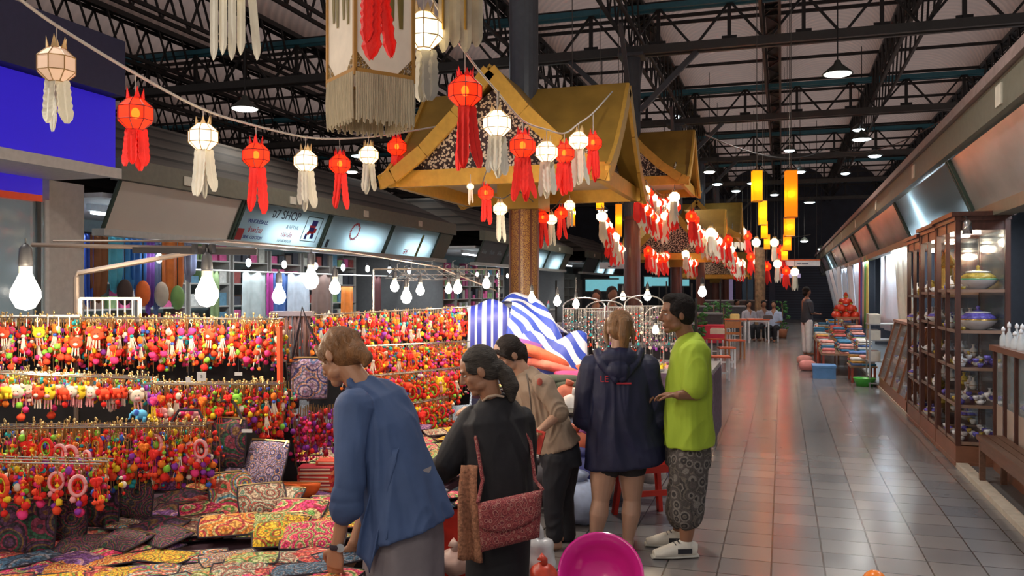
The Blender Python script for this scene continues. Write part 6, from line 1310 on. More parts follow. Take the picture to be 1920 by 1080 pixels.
def teapot(s, m):
    t = empty('china_teapot'); MB().lathe([(0, 0), (.4 * s, 0), (.62 * s, .22 * s), (.66 * s, .45 * s), (.5 * s, .68 * s), (.25 * s, .78 * s), (.08 * s, .82 * s), (.10 * s, .92 * s), (0, .96 * s)], 16).build('pot_body', m, t, True)
    MB().tube([(-.55 * s, 0, .3 * s), (-.85 * s, 0, .42 * s), (-.95 * s, 0, .70 * s)], [.12 * s, .08 * s, .05 * s], 8).build('spout', m, t, True); MB().tube([(.5 * s, 0, .6 * s), (.85 * s, 0, .62 * s), (.88 * s, 0, .35 * s), (.6 * s, 0, .2 * s)], .05 * s, 6).build('handle', gold_c, t, True); return t
def vase(s, m):
    t = empty('china_vase'); MB().lathe([(0, 0), (.28 * s, 0), (.34 * s, .1 * s), (.45 * s, .5 * s), (.36 * s, .85 * s), (.15 * s, 1.05 * s), (.14 * s, 1.3 * s), (.24 * s, 1.42 * s), (.2 * s, 1.42 * s)], 16).build('vase_body', m, t, True); MB().lathe([(.455 * s, .48 * s), (.458 * s, .54 * s)], 16).build('band', gold_c, t); return t
TP = {'tA': tureen(.11, 1), 'tB': tureen(.10, 0), 'cw': cup(.07, china), 'cb': cup(.07, chb), 'co': cup(.06, cho), 'pw': teapot(.085, china), 'pb': teapot(.08, chb), 'va': vase(.11, china), 'vo': vase(.10, cho)}
TN = {'tA': 'orange lidded china bowl', 'tB': 'blue lidded china bowl', 'cw': 'white china cup', 'cb': 'blue floral china cup', 'co': 'gold orange china cup', 'pw': 'white china teapot', 'pb': 'blue floral teapot', 'va': 'white china vase', 'vo': 'gold orange vase'}
usedT = set()
def put(k, loc, where, sc=1.0):
    o = TP[k] if k not in usedT else dup(TP[k]); usedT.add(k); o.location = loc; o.rotation_euler = (0, 0, RG.uniform(-3, 3)); o.scale = (sc,) * 3
    cat = {'t': 'bowl', 'c': 'cup', 'p': 'teapot', 'v': 'vase'}[k[0]]; tag(o, TN[k] + ' ' + where, cat, TN[k] + 's ' + where)
LN = ['lowest', 'second', 'third', 'fourth', 'top']
for ci, (y0, y1, lv, nm) in enumerate(((8.82, 9.84, LV, 'nearest cabinet'), (9.92, 10.92, [.235, .60, .95, 1.30, 1.62], 'second cabinet'), (11.0, 12.0, [.235, .55, .88, 1.24, 1.58], 'third cabinet'))):
    for li, z in enumerate(lv):
        wh = 'on the %s shelf of the %s' % (LN[li], nm)
        if ci == 0 and li >= 3:
            put('tA' if li == 4 else 'tB', (1.77, 9.03, z), wh, 1.5 if li == 4 else 1.65); put('tB' if li == 4 else 'tA', (1.72, 9.33, z), wh, .95); ks = ['cw', 'co', 'va', 'pw', 'cb']
            for j in range(7): put(ks[j % 5], (1.61 + .33 * (j % 2), 9.42 + .055 * j, z), wh, .9)
            for j in range(2): put('co', (1.62, 8.9 + .11 * j, z), wh, .7)
            continue
        ks = ['cw', 'co', 'cb', 'pw', 'cb', 'co', 'cw', 'pb', 'va', 'cw'] if ci == 0 else ['cw', 'va', 'vo', 'pw', 'cw', 'co', 'tB', 'va']
        nx, ny = (3, 8) if ci == 0 else (2, 6)
        for a in range(nx):
            for b_ in range(ny):
                if RG.random() < (.08 if ci == 0 else .18): continue
                put(RG.choice(ks), (1.61 + (.31 / (nx - 1)) * a, y0 + .09 + (y1 - y0 - .18) * b_ / (ny - 1) + RG.uniform(-.01, .01), z), wh, RG.uniform(.8, 1.1) * (.72 if ci == 0 else .95))
        if ci == 0 and li < 3:
            for j in range(7): put(RG.choice(['co', 'cb', 'cw']), (1.63 + .048 * j, 8.90 + .05 * (j % 2), z + .045 + .03 * (j % 3 == 1)), wh, .75)
# golden temple figure in the second cabinet
t = empty('golden_shrine_ornament', (1.72, 10.35, 1.62), 0, 'golden shrine-shaped ornament on the top shelf of the second cabinet', 'ornament')
MB().lathe([(.09, 0), (.10, .03), (.06, .06), (.06, .26), (.11, .29), (.12, .31), (.06, .38), (.02, .44), (.0, .56)], 12).build('ornament_body', gold_c, t)
for k in range(4): MB().tube([(.08 * math.cos(k * PI/2), .08 * math.sin(k * PI/2), .03), (.08 * math.cos(k * PI/2), .08 * math.sin(k * PI/2), .29)], .01, 6).build('column', gold_c, t)
for k, (y, z) in enumerate(((9.1, 2.22), (9.6, 2.22), (10.4, 2.19), (11.4, 2.14))):
    o = MB().lathe([(.05, 0), (.05, .02), (.0, .03)], 14, (0, 0, 0)).build('cabinet_downlight', M('warm downlight', (1, 1, 1), .4, emit=10, ecol=(1, .88, .6))); o.location = (1.76, y, z - .045 + .005); tag(o, 'round warm downlight in the crown of the ' + ['nearest cabinet, front', 'nearest cabinet, rear', 'second cabinet', 'third cabinet'][k], 'light')
    lamp('cabinet_light', 'POINT', (1.76, y, z - .10), 5, (1, .86, .66), .04)
# glass counter at the near right with bottles
t = empty('glass_counter', (2.09, 6.4, 0), 0, 'long glass-fronted counter with dark wooden posts at the right edge', 'counter')
MB().b3(-.26, .3, -2.2, 2.3, 0, .10).build('plinth', woodl, t); MB().b3(-.29, .33, -2.23, 2.33, 1.10, 1.15).build('counter_top', woodl, t)
for k in range(13): MB().b3(-.27, -.235, -2.2 + .372 * k - .018, -2.2 + .372 * k + .018, .1, 1.10).build('post', wood, t)
MB().b3(-.245, -.24, -2.2, 2.3, .62, 1.10).build('glass_pane', M('counter glass', (.6, .7, .72), .05, alpha=.22, spec=.8), t)
MB().b3(-.245, -.235, -2.2, 2.3, .1, .62).build('front_panel', M('cream glossy front panel', (.50, .40, .33), .12, var=.1, vs=3), t); MB().b3(-.2, .28, -2.2, 2.3, .60, .62).build('shelf', woodl, t)
bot = M('clear glass bottle', (.75, .80, .82), .06, alpha=.55, spec=.9); 
tb = empty('glass_bottle'); MB().lathe([(0, 0), (.030, 0), (.033, .02), (.030, .09), (.012, .125), (.011, .15)], 12).build('bottle_body', bot, tb, True); MB().lathe([(.012, .15), (.018, .158), (.016, .18), (0, .20)], 10).build('stopper', china, tb, True)
f1 = True
for a in range(5):
    for b_ in range(20):
        o = tb if f1 else dup(tb); f1 = False; o.location = (1.86 + a * .10, 4.75 + b_ * .195 + RG.uniform(-.02, .02), 1.15); o.scale = (RG.uniform(.8, 1.1),) * 2 + (RG.uniform(.7, 1.15),); tag(o, 'clear bottle, %s row on the right counter' % ['front', 'second', 'middle', 'fourth', 'back'][a], 'bottle', 'clear bottles on the right counter')
for b_ in range(24):
    o = dup(TP['pb' if b_ % 3 else 'va']); o.location = (1.98 + .12 * (b_ % 2), 4.8 + .155 * b_, .62); o.scale = (.8,) * 3; tag(o, ('blue floral teapot' if b_ % 3 else 'white china vase') + ' inside the right glass counter', 'teapot' if b_ % 3 else 'vase', ('teapots' if b_ % 3 else 'vases') + ' inside the right counter')
# tall dark glass case behind with coloured oddments
t = empty('tall_glass_case', (3.1, 7.6, 0), 0, 'tall dark framed glass case behind the bottles at the right edge', 'cabinet')
for y in (-1.9, -.9, .1, 1.1, 2.0): MB().b3(-.25, -.21, y - .02, y + .02, 0, 2.3).build('post', wood, t)
MB().b3(.2, .24, -1.9, 2.0, 0, 2.3).build('back_panel', M('dark teal backing', (.03, .07, .09), .5), t)
for z in (.6, 1.1, 1.55, 1.95): MB().b3(-.23, .2, -1.9, 2.0, z, z + .02).build('shelf', wood, t)
MB().b3(-.27, .26, -1.93, 2.03, 2.3, 2.37).build('top', wood, t)
cols = [(.6, .05, .25), (.05, .10, .45), (.55, .5, .4), (.1, .35, .2), (.5, .2, .05), (.35, .4, .5)]
for z in (1.57, 1.97, 1.12):
    for b_ in range(14):
        c = RG.randrange(6); o = MB().lathe([(0, 0), (.05, 0), (.06, .05), (.045, .12), (.02, .15), (.0, .17)], 10).build('ornament', M('ornament %d' % c, cols[c], .3)); o.location = (3.0 + .1 * (b_ % 2), 5.85 + .26 * b_, z); o.scale = (1, 1, RG.uniform(.7, 1.2)); tag(o, ['pink', 'navy', 'ivory', 'green', 'brown', 'grey blue'][c] + ' ornament in the tall dark glass case', 'ornament', ['pink', 'navy', 'ivory', 'green', 'brown', 'grey blue'][c] + ' ornaments in the tall glass case')
# spot lamp clamped on the nearest cabinet
t = empty('clip_lamp', (1.60, 8.60, 2.20), 0, 'small silver spot lamp clipped near the top of the nearest cabinet', 'lamp')
MB().lathe([(.02, .08), (.035, .06), (.045, -.05), (.03, -.05)], 14).build('lamp_shade', M('silver lamp metal', (.5, .5, .5), .25, metal=.9), t, True); MB().ell((0, 0, -.04), .028, 10, 8).build('bulb', tubem, t); MB().tube([(0, 0, .08), (0, .08, .12), (0, .17, .12)], .008, 6).build('arm', steel, t)
# bench
t = empty('wooden_bench', (1.69, 7.15, 0), 0, 'dark wooden bench with a slatted seat at the right edge', 'bench'); bw = M('dark bench wood', (.13, .065, .042), .4, var=.3, vs=6, stretch=(8, 1, 8))
for k in range(3): MB().b3(-.105 + .072 * k, -.040 + .072 * k, -1.3, 1.02, .375, .41).build('seat_slat', bw, t)
for y in (-1.2, .9):
    for x in (-.08, .08): MB().b3(x - .022, x + .022, y - .022, y + .022, 0.045 if x < 0 else .02, .375).build('leg', bw, t)
MB().b3(-.10, -.08, -1.2, .9, .30, .375).build('apron', bw, t)
# ================================================================ slanted wood and glass showcase
t = empty('slanted_showcase', (1.72, 13.8, 0), 0, 'light wooden showcase with a slanted glass front past the tall cabinets', 'cabinet'); lw = M('light brown showcase wood', (.30, .12, .06), .35, var=.2, vs=4)
prof = [(-.17, 0), (-.17, .18), (.08, 1.12), (.32, 1.12), (.32, 0)]
for y in (-1.65, 1.62):
    mb = MB(); mb.slab([V(x, y, z) for x, z in prof], (0, -1, 0), .03); mb.build('side_panel', lw, t)
MB().b3(-.17, .32, -1.65, 1.65, 0, .2).build('plinth', lw, t); MB().b3(.05, .34, -1.68, 1.68, 1.12, 1.16).build('top', lw, t)
for y in (-1.6, -.8, 0, .8, 1.6): MB().beam((-.17, y, .2), (.08, y, 1.12), .04, .04).build('glazing_bar', lw, t)
MB().slab([V(-.165, -1.6, .2), V(-.165, 1.6, .2), V(.075, 1.6, 1.1), V(.075, -1.6, 1.1)], (-1, 0, .27), .005).build('glass_pane', M('counter glass', (.6, .7, .72), .05), t)
for z, x in ((.5, -.06), (.8, .02)): MB().b3(x, .3, -1.6, 1.6, z, z + .015).build('shelf', lw, t)
for z, x in ((.215, -.08), (.515, .02), (.815, .10)):
    for b_ in range(9): put(RG.choice(['cw', 'pw', 'cb']), (1.72 + x + .06, 12.35 + b_ * .36, z), 'inside the slanted showcase', 1.2)
# ================================================================ fabric stalls on the right
def cloth_hang(name, x, y0, y1, z0, z1, mt, label, amp=.03, k=9, dx=0, cat='cloth', group=None):
    def fn(u, v): return V(amp * math.sin(u * k * 2) * (1 - .4 * v) + dx * (1 - v), (y1 - y0) * (u - .5) * (1 + .15 * (1 - v)), (z1 - z0) * (v - 1))
    o = MB().sheet(int(k * 5), 6, fn, .006).build(name, mt, None, True); o.location = (x, (y0 + y1) / 2, z1); return tag(o, label, cat, group)
wc = M('white hanging cloth', (.68, .72, .80), .8, var=.05); wc2 = M('ivory hanging cloth', (.62, .62, .52), .8, var=.1)
cloth_hang('hanging_cloth', 1.92, 15.0, 16.6, .75, 2.42, wc2, 'ivory sheer curtain hanging beside the tall cabinets', .05, 8, .12)
cloth_hang('hanging_cloth', 2.1, 17.2, 20.4, .8, 2.40, wc, 'bright white cloth wall in the lit fabric stall', .03, 8)
for k, (c, n) in enumerate((((.70, .55, .15), 'mustard'), ((.12, .40, .12), 'green'), ((.55, .45, .35), 'tan'), ((.08, .10, .45), 'blue'), ((.60, .05, .08), 'red'))):
    cloth_hang('hanging_scarf', 1.85, 20.7 + .5 * k, 21.1 + .5 * k, .75, 2.42, M('%s scarf' % n, c, .8), n + ' long scarf hanging between the white cloths on the right', .02, 4, 0, 'scarf')
for k in range(7): cloth_hang('hanging_cloth', 1.9 - .03 * k, 23.6 + 2.0 * k, 25.3 + 2.0 * k, .9, 2.40 - .0 * k, wc if k % 2 else M('pale blue hanging cloth', (.55, .64, .78), .8), 'garment hanging above the far fabric stacks', .05, 5, .35 if k > 3 else .1, 'cloth', 'garments above the far fabric stacks')
for y in (15.9, 18.4, 21, 24.5, 28.5): lamp('fabric_stall_light', 'AREA', (1.98, y, 2.35), 36, (.84, .93, 1), .35, (0, -.35, 0), 1.8, 2.2)  # lamps added to brighten the fabric stall
for k, y in enumerate((15.5, 16.2)):
    o = MB().tube([(0, -.25, 0), (0, .25, 0)], .02, 8).build('fluorescent_batten', tubem); o.location = (1.86, y, 2.3); tag(o, ['bright vertical-looking tube at the head of the lit fabric stall', 'second bright tube in the lit fabric stall'][k], 'light')
RF = random.Random(3); fc = [(.70, .30, .25), (.62, .60, .58), (.10, .18, .42), (.55, .12, .10), (.35, .45, .20), (.75, .70, .62), (.05, .20, .35), (.65, .35, .10)]; fn_ = ['salmon', 'grey white', 'blue', 'red', 'olive', 'cream', 'teal blue', 'ochre']
tn = 0
for ti, (xa, xb, ya, yb, h, nm) in enumerate(((1.15, 1.6, 16.2, 17.0, .30, 'lowest fabric table by the showcase'), (.72, 1.65, 17.4, 19.2, .42, 'second fabric table'), (.70, 1.7, 19.5, 21.4, .55, 'third fabric table'), (.85, 1.75, 22.6, 25.6, .60, 'farthest fabric table'))):
    t = empty('stall_table', ((xa + xb) / 2, (ya + yb) / 2, 0), 0, nm + ' on the right of the walkway', 'table'); w, l = (xb - xa) / 2, (yb - ya) / 2
    MB().b3(-w, w, -l, l, h - .03, h).build('table_top', M('worn table wood', (.30, .17, .10), .5), t)
    for sx in (-1, 1):
        for sy in (-1, 1): MB().b3(sx * (w - .04) - .02, sx * (w - .04) + .02, sy * (l - .04) - .02, sy * (l - .04) + .02, 0, h - .03).build('leg', M('red table leg', (.35, .06, .03), .5), t)
    na = 2 if xb - xa < .6 else 3
    for a in range(na):
        for b_ in range(max(2, int((yb - ya) / .42))):
            n = RF.randrange(2, 6) + a
            for q in range(n):
                c = RF.randrange(8); o = MB().sweep([((0, -.17, 0), .12, .022), ((0, .17, 0), .12, .022)], (1, 0, 0), 12, power=5).build('folded_cloth', M('%s fabric' % fn_[c], fc[c], .85, var=.3, vs=12), None, True)
                o.location = (xa + .14 + a * (xb - xa - .28) / (na - 1), ya + .2 + b_ * (yb - ya - .4) / max(1, int((yb - ya) / .42) - 1), h + .022 + .044 * q); o.rotation_euler = (0, 0, RF.uniform(-.1, .1)); tag(o, fn_[c] + ' folded cloth stacked on the ' + nm, 'cloth', fn_[c] + ' cloths on the ' + nm)
for k, (x, y, c, l) in enumerate(((.75, 17.05, (.10, .25, .50), 'blue plastic crate on the floor before the fabric tables'), (.50, 18.5, (.75, .30, .28), 'salmon cloth bundle on the floor before the third table'), (1.35, 15.75, (.10, .55, .08), 'lime green plastic basin under the lowest shelf'), (.48, 19.9, (.72, .32, .28), 'salmon cloth bundle topping the blue crate side'))):
    if k in (0,): o = MB().b3(-.2, .2, -.25, .25, 0, .22).b3(-.21, .21, -.26, .26, .2, .24).build('crate', M('crate %d' % k, c, .5))
    elif k == 2: o = MB().lathe([(0, 0), (.13, 0), (.18, .13), (.19, .14), (.17, .13), (.12, .01), (0, .01)], 20).build('basin', M('crate %d' % k, c, .4), None, True)
    else: o = MB().sweep([((0, -.2, .1), .13, .09), ((0, 0, .1), .17, .1), ((0, .2, .1), .13, .09)], (1, 0, 0), 16, power=3).build('cloth_bundle', M('crate %d' % k, c, .85), None, True)
    o.location = (x, y, 0); tag(o, l, 'crate' if k == 0 else 'basin' if k == 2 else 'bundle')
for k in range(16):                              # red figurines
    t = empty('red_figurine', ([1.25, 1.45, 1.65, 1.35, 1.55, 1.45][k % 6], 21.6 + .3 * (k // 6), [.98, .98, .98, 1.14, 1.14, 1.30][k % 6]), 0, 'small red figurine in the heap above the fabric tables', 'figurine', 'red figurines on the right')
    t.scale = (1.25, 1.25, 1.0); MB().lathe([(0, 0), (.07, 0), (.08, .07), (.05, .14), (.0, .17)], 12).build('figurine_body', M('red lacquer', (.62, .045, .02), .35), t, True); MB().ell((0, 0, .19), .035, 10, 8).build('head', cho, t, True); MB().lathe([(.04, .205), (.0, .30)], 10).build('cap', M('red lacquer', (.6, .03, .02), .35), t, True)
o = MB().b3(-.25, .25, -.75, .75, 0, .05).b3(-.25, .25, -.75, -.05, .05, .052).b3(-.22, -.18, -.7, -.66, -.96, 0).b3(.18, .22, -.7, -.66, -.96, 0).b3(-.22, -.18, .66, .7, -.96, 0).b3(.18, .22, .66, .7, -.96, 0).build('figurine_stand', lw); o.location = (1.46, 22.0, .96); tag(o, 'low wooden stand under the red figurines', 'stand')
# chinaware side shelf between showcase and fabric
t = empty('metal_shelf', (1.62, 15.9, 0), 0, 'low grey metal shelf with boxes beyond the slanted showcase', 'shelf')
for z in (.05, .42, .78, 1.05): MB().b3(-.22, .22, -.3, .3, z, z + .02).build('shelf_board', M('grey shelf metal', (.35, .36, .36), .4), t)
for sx in (-1, 1):
    for sy in (-1, 1): MB().b3(sx * .2 - .012, sx * .2 + .012, sy * .28 - .012, sy * .28 + .012, 0, 1.07).build('post', M('grey shelf metal', (.35, .36, .36), .4), t)
for z in (.44, .80, 1.07):
    for q in range(3): o = MB().b3(-.09, .09, -.08, .08, 0, .16).build('box', M('box %d' % q, [(.6, .58, .5), (.5, .3, .2), (.3, .4, .35)][q], .6)); o.location = (1.5, 15.7 + .19 * q, z); tag(o, ['cream', 'brown', 'sage'][q] + ' box on the low grey metal shelf', 'box', ['cream', 'brown', 'sage'][q] + ' boxes on the grey shelf')
# ================================================================ eating tables and stools in the walkway's left half
seatr = M('orange red seat board', (.60, .12, .05), .4); whp = M('white painted wood', (.68, .68, .70), .4)
def stool(x, y, rz, label, group=None, h=.44):
    t = empty('wooden_stool', (x, y, 0), rz, label, 'stool', group); MB().b3(-.17, .17, -.17, .17, h - .03, h).build('seat', seatr, t)
    for sx in (-1, 1):
        for sy in (-1, 1): MB().b3(sx * .145 - .018, sx * .145 + .018, sy * .145 - .018, sy * .145 + .018, 0, h - .03).build('leg', whp, t)
    MB().b3(-.13, .13, -.155, -.135, .12, .15).b3(-.155, -.135, -.13, .13, .12, .15).b3(.135, .155, -.13, .13, .12, .15).build('stretcher', whp, t); return t
def table(x, y, rz, w, l, h, label, top=seatr):
    t = empty('dining_table', (x, y, 0), rz, label, 'table'); MB().b3(-w/2, w/2, -l/2, l/2, h - .035, h).build('table_top', top, t); MB().b3(-w/2 + .03, w/2 - .03, -l/2 + .03, l/2 - .03, h - .09, h - .035).build('apron', whp, t)
    for sx in (-1, 1):
        for sy in (-1, 1): MB().b3(sx * (w/2 - .04) - .022, sx * (w/2 - .04) + .022, sy * (l/2 - .04) - .022, sy * (l/2 - .04) + .022, 0, h - .09).build('leg', whp, t)
    return t
def flo(px, py): d = CH * 1600 / (py - 543); q = P(px, py, d); return q
for (px, py, w, l, lab_) in ((1378, 640, .66, .7, 'left of the two long white-legged tables at the far eating place'), (1421, 640, .66, .7, 'right of the two long white-legged tables at the far eating place')):
    q = flo(px, py + 2); table(q.x, q.y, .12, w, l, .74, lab_)
for i, (px, py, lab_) in enumerate(((1350, 712, 'nearest white-legged stool behind the elbow of the man'), (1362, 690, 'second white-legged stool, half behind the nearest one'), (1384, 636, 'stool before the left long table'), (1412, 636, 'stool before the right long table'), (1447, 640, 'stool at the right end of the long tables'), (1400, 628, 'stool between the two long tables'), (1340, 668, 'stool tucked by the red table'))):
    q = flo(px, py); stool(q.x, q.y, .2 + .05 * i, lab_)
q = flo(1352, 665); table(q.x - .25, q.y + .3, .15, .9, .8, .74, 'small red topped table behind the man', M('red table cloth', (.62, .03, .07), .7))
MB().b3(-.3, .3, -.405, -.40, .3, .73).build('cloth_drop', M('red table cloth', (.62, .03, .07), .7), bpy.data.objects[[o.name for o in bpy.data.objects if o.name.startswith('dining_table')][-1]])
q = flo(1378, 672); t = empty('wooden_chair', (q.x, q.y, 0), .3, 'brown wooden chair with an orange seat beside the walkway', 'chair'); cw = M('orange brown chair wood', (.42, .17, .06), .4)
MB().b3(-.2, .2, -.2, .2, .42, .45).build('seat', seatr, t)
for sx in (-1, 1): MB().beam((sx * .18, -.18, 0), (sx * .18, -.18, .42), .035).build('leg', cw, t)
for sy in (-1, 1): pass
for sx in (-1, 1): MB().beam((sx * .18, .18, 0), (sx * .18, .2, .9), .035).build('leg', cw, t)
MB().b3(-.18, .18, .19, .21, .72, .88).b3(-.18, .18, .185, .205, .56, .62).build('backrest', cw, t)
for k, (px, py, l) in enumerate(((1378, 596, 'yellow box on the left long table'), (1345, 612, 'tray of pale dishes on the red table'), (1440, 600, 'dark condiment box on the right long table'))):
    d = (CH - .74) * 1600 / max(4, (py + 8 - 543)) ; d = [26, 17.5, 26.4][k]; q = P(px, py, d); o = MB().b3(-.14, .14, -.1, .1, 0, .10 + .05 * (k == 0)).b3(-.12, .12, -.08, .08, .1, .12 + .05 * (k == 0)).build('table_box', M('table box %d' % k, [(.75, .55, .2), (.6, .5, .4), (.08, .06, .06)][k], .5)); o.location = (q.x, q.y, .74); tag(o, l, 'box')
# wooden slat crate with plants at the end of the far tables
q = flo(1450, 625)
for k, (px, d) in enumerate(((1466, 29), (1338, 26.3), (1356, 27), (1306, 21.6))):
    q = P(px, 600, d); t = empty('potted_plant', (q.x, q.y, 0), 0, ['potted green plant by the walkway at the end of the far tables', 'potted green shrub behind the man, left of the tables', 'second potted green shrub behind the tables', 'potted shrub beside the dark pillars'][k], 'plant')
    MB().lathe([(0, 0), (.14, 0), (.19, .3), (.17, .3)], 14).build('pot', M('terracotta pot', (.35, .13, .06), .7), t, True); mb = MB()
    for j in range(60): a = RF.uniform(0, 6.3); r = RF.uniform(.05, .28); z = RF.uniform(.35, 1.25); c = V(r * math.cos(a), r * math.sin(a), z); mb.ell(c, (.07, .02, .035), 6, 4, Matrix.Rotation(a, 3, 'Z') @ Matrix.Rotation(RF.uniform(-.8, .8), 3, 'Y'))
    mb.build('foliage', M('green leaves', (.04, .16, .035), .6, var=.5), t, True); MB().tube([(0, 0, .28), (.02, 0, .8), (0, .03, 1.2)], .015, 5).build('stem', lw, t)
RL0 = random.Random(44)
# ================================================================ second stall: cloth stacks, striped bundle, jewelry stands
t = empty('cloth_table', (-2.05, 9.0, 0), 0, 'dark table of cloth stacks between the tan blouse and the navy jacket', 'table')
MB().b3(-.53, .55, -2.0, -.2, .70, .74).build('table_top', tblc, t); MB().b3(.53, .55, -2.0, -.2, .05, .70).build('cloth_skirt', M('blue black skirt cloth', (.03, .035, .09), .85), t); MB().b3(-.53, .55, -2.02, -2.0, .05, .70).build('cloth_skirt', M('blue black skirt cloth', (.03, .035, .09), .85), t)
for x in (-.5, .5):
    for y in (-1.95, -.25): MB().b3(x - .03, x + .03, y - .03, y + .03, 0, .7).build('leg', steel, t)
bs = STRIPE('blue and white striped tarpaulin', [(.03, .055, .42), (.03, .055, .42), (.66, .72, .84), (.66, .72, .84), (.06, .10, .50), (.66, .72, .84)], 4.2, 0, .45, .1)
def swirl(u, v):
    x = -.62 + 1.30 * u; q = PI * v; r = .40 + .07 * math.sin(5 * u + 3 * q) + .04 * math.sin(13 * u - 5 * q) + .06 * math.sin(u * 3.1)
    return V(x + .14 * math.sin(q * 2 + u * 4) * math.sin(PI * u), -.45 * math.cos(q) * r * 1.6, .02 + r * 1.35 * math.sin(q) * (.55 + .65 * math.sin(PI * (u * .8 + .15))))
t = empty('striped_tarpaulin_bundle', P(972, 640, 8.35), YAW, 'big bundle wrapped in blue and white striped tarpaulin behind the women', 'bundle'); t.location.z = .74; t.scale = (1, 1, 1.14)
c0 = t.location
def sw1(u, v):
    q = PI * v; r = 1 + .03 * math.sin(7 * u + 2 * q)
    return V(-.50 + .42 * u + .02 * math.sin(q * 3), -.22 * math.cos(q) * r, (.66 + .04 * math.sin(PI * u)) * abs(math.sin(q)) ** .35 * r)
MB().sheet(26, 30, sw1, .01).build('standing_roll', STRIPE('blue and grey wide striped tarpaulin', [(.025, .04, .34), (.025, .04, .34), (.45, .50, .62), (.025, .04, .34), (.025, .04, .34), (.50, .55, .66), (.50, .55, .66)], 6.5, 0, .4, .1), t, True)
def sw2(u, v):
    q = PI * v; r = 1 + .05 * math.sin(6 * u + 3 * q) + .03 * math.sin(15 * u - 5 * q); x = -.16 + .66 * u
    return V(x + .10 * math.sin(q * 1.5 + u * 3), -.30 * math.cos(q) * r, (.74 + .03 * math.sin(9 * u)) * abs(math.sin(q)) ** .45 * (1 - .55 * max(0, u - .55) ** 1.3 * 2) * (1 + .05 * math.sin(6 * u + 3 * q)))
def swirl_mat():
    m = bpy.data.materials.new('swirled blue white tarpaulin'); m.use_nodes = True; nt = m.node_tree; b = nt.nodes['Principled BSDF']; tc = N(nt, 'ShaderNodeTexCoord')
    wv = N(nt, 'ShaderNodeTexWave', wave_type='BANDS', bands_direction='DIAGONAL'); wv.inputs['Scale'].default_value = 3.6; wv.inputs['Distortion'].default_value = 7; wv.inputs['Detail'].default_value = 1; wv.inputs['Detail Scale'].default_value = .7
    nt.links.new(tc.outputs['Object'], wv.inputs['Vector']); cr = N(nt, 'ShaderNodeValToRGB'); cr.color_ramp.interpolation = 'CONSTANT'; e = cr.color_ramp.elements; e[0].color = (.03, .07, .48, 1); e[1].position = .46; e[1].color = (.70, .74, .84, 1)
    nt.links.new(wv.outputs['Fac'], cr.inputs[0]); nt.links.new(cr.outputs[0], b.inputs['Base Color']); b.inputs['Roughness'].default_value = .4; return m
SWM = swirl_mat()
MB().sheet(34, 34, sw2, .01).build('loose_folds', SWM, t, True)
MB().sheet(20, 20, lambda u, v: V(.02 + .62 * u, -.34 - .10 * v, .42 - .40 * v * (1 - .2 * u) + .04 * math.sin(9 * u + 4 * v)), .01).build('hanging_flap', SWM, t, True)
for i in range(44):
    k = keys[(i * 3) % len(keys)]; pouch(.24, .18, .035, EM[k][i % 2], names[k] + ' cloth on the table by the striped bundle', V(-2.48 + .85 * ((i * .5698) % 1), 7.08 + 1.6 * ((i * .7549) % 1), .765 + .022 * (i % 3)), RL0.uniform(-.1, .2), RL0.uniform(0, 3), 5, False, 'cloth', names[k] + ' cloths by the striped bundle')
names2 = [('salmon pink', (.80, .22, .16)), ('hot pink', (.65, .06, .22)), ('blue and white', None), ('coral', (.80, .16, .08)), ('dark olive', (.05, .06, .04)), ('violet', (.25, .08, .35)), ('white', (.6, .6, .62))]
for i, (px, py, d, w, l, h, k, rz, ry) in enumerate(((1010, 668, 8.0, .42, .5, .10, 3, .4, .45), (1035, 690, 7.9, .40, .4, .08, 0, .5, .3), (1062, 688, 8.3, .34, .4, .09, 2, .2, .2), (1088, 690, 8.1, .30, .35, .08, 3, -.3, -.2), (1075, 705, 7.6, .32, .3, .07, 1, .1, 0), (1040, 712, 7.4, .42, .35, .06, 4, .2, 0), (1078, 722, 7.3, .35, .3, .06, 4, .1, 0), (985, 650, 8.1, .3, .35, .10, 5, .5, .3))):
    nm, c = names2[k]; q = P(px, py, d)
    o = MB().sweep([((0, -l/2, 0), w/2, h/2), ((0, 0, .01), w/2 * 1.05, h/2 * 1.1), ((0, l/2, 0), w/2, h/2)], (1, 0, 0), 18, power=4, fold=.04).build('folded_cloth', M(nm + ' stall cloth', c, .8, var=.25, vs=14) if c else SWM, None, True)
    o.location = q; o.rotation_euler = (0, ry, YAW + rz); tag(o, nm + ' folded cloth leaning before the striped bundle, number of folds facing the viewer' if False else '%s cloth pile %s' % (nm, ['sloping against the striped bundle', 'below the coral slope', 'in the middle of the cloth heap', 'at the right of the cloth heap, next to the navy jacket', 'low in front of the heap', 'at the table edge behind the tan blouse', 'at the table edge beside the navy jacket', 'peeping left of the coral slope'][i]), 'cloth')
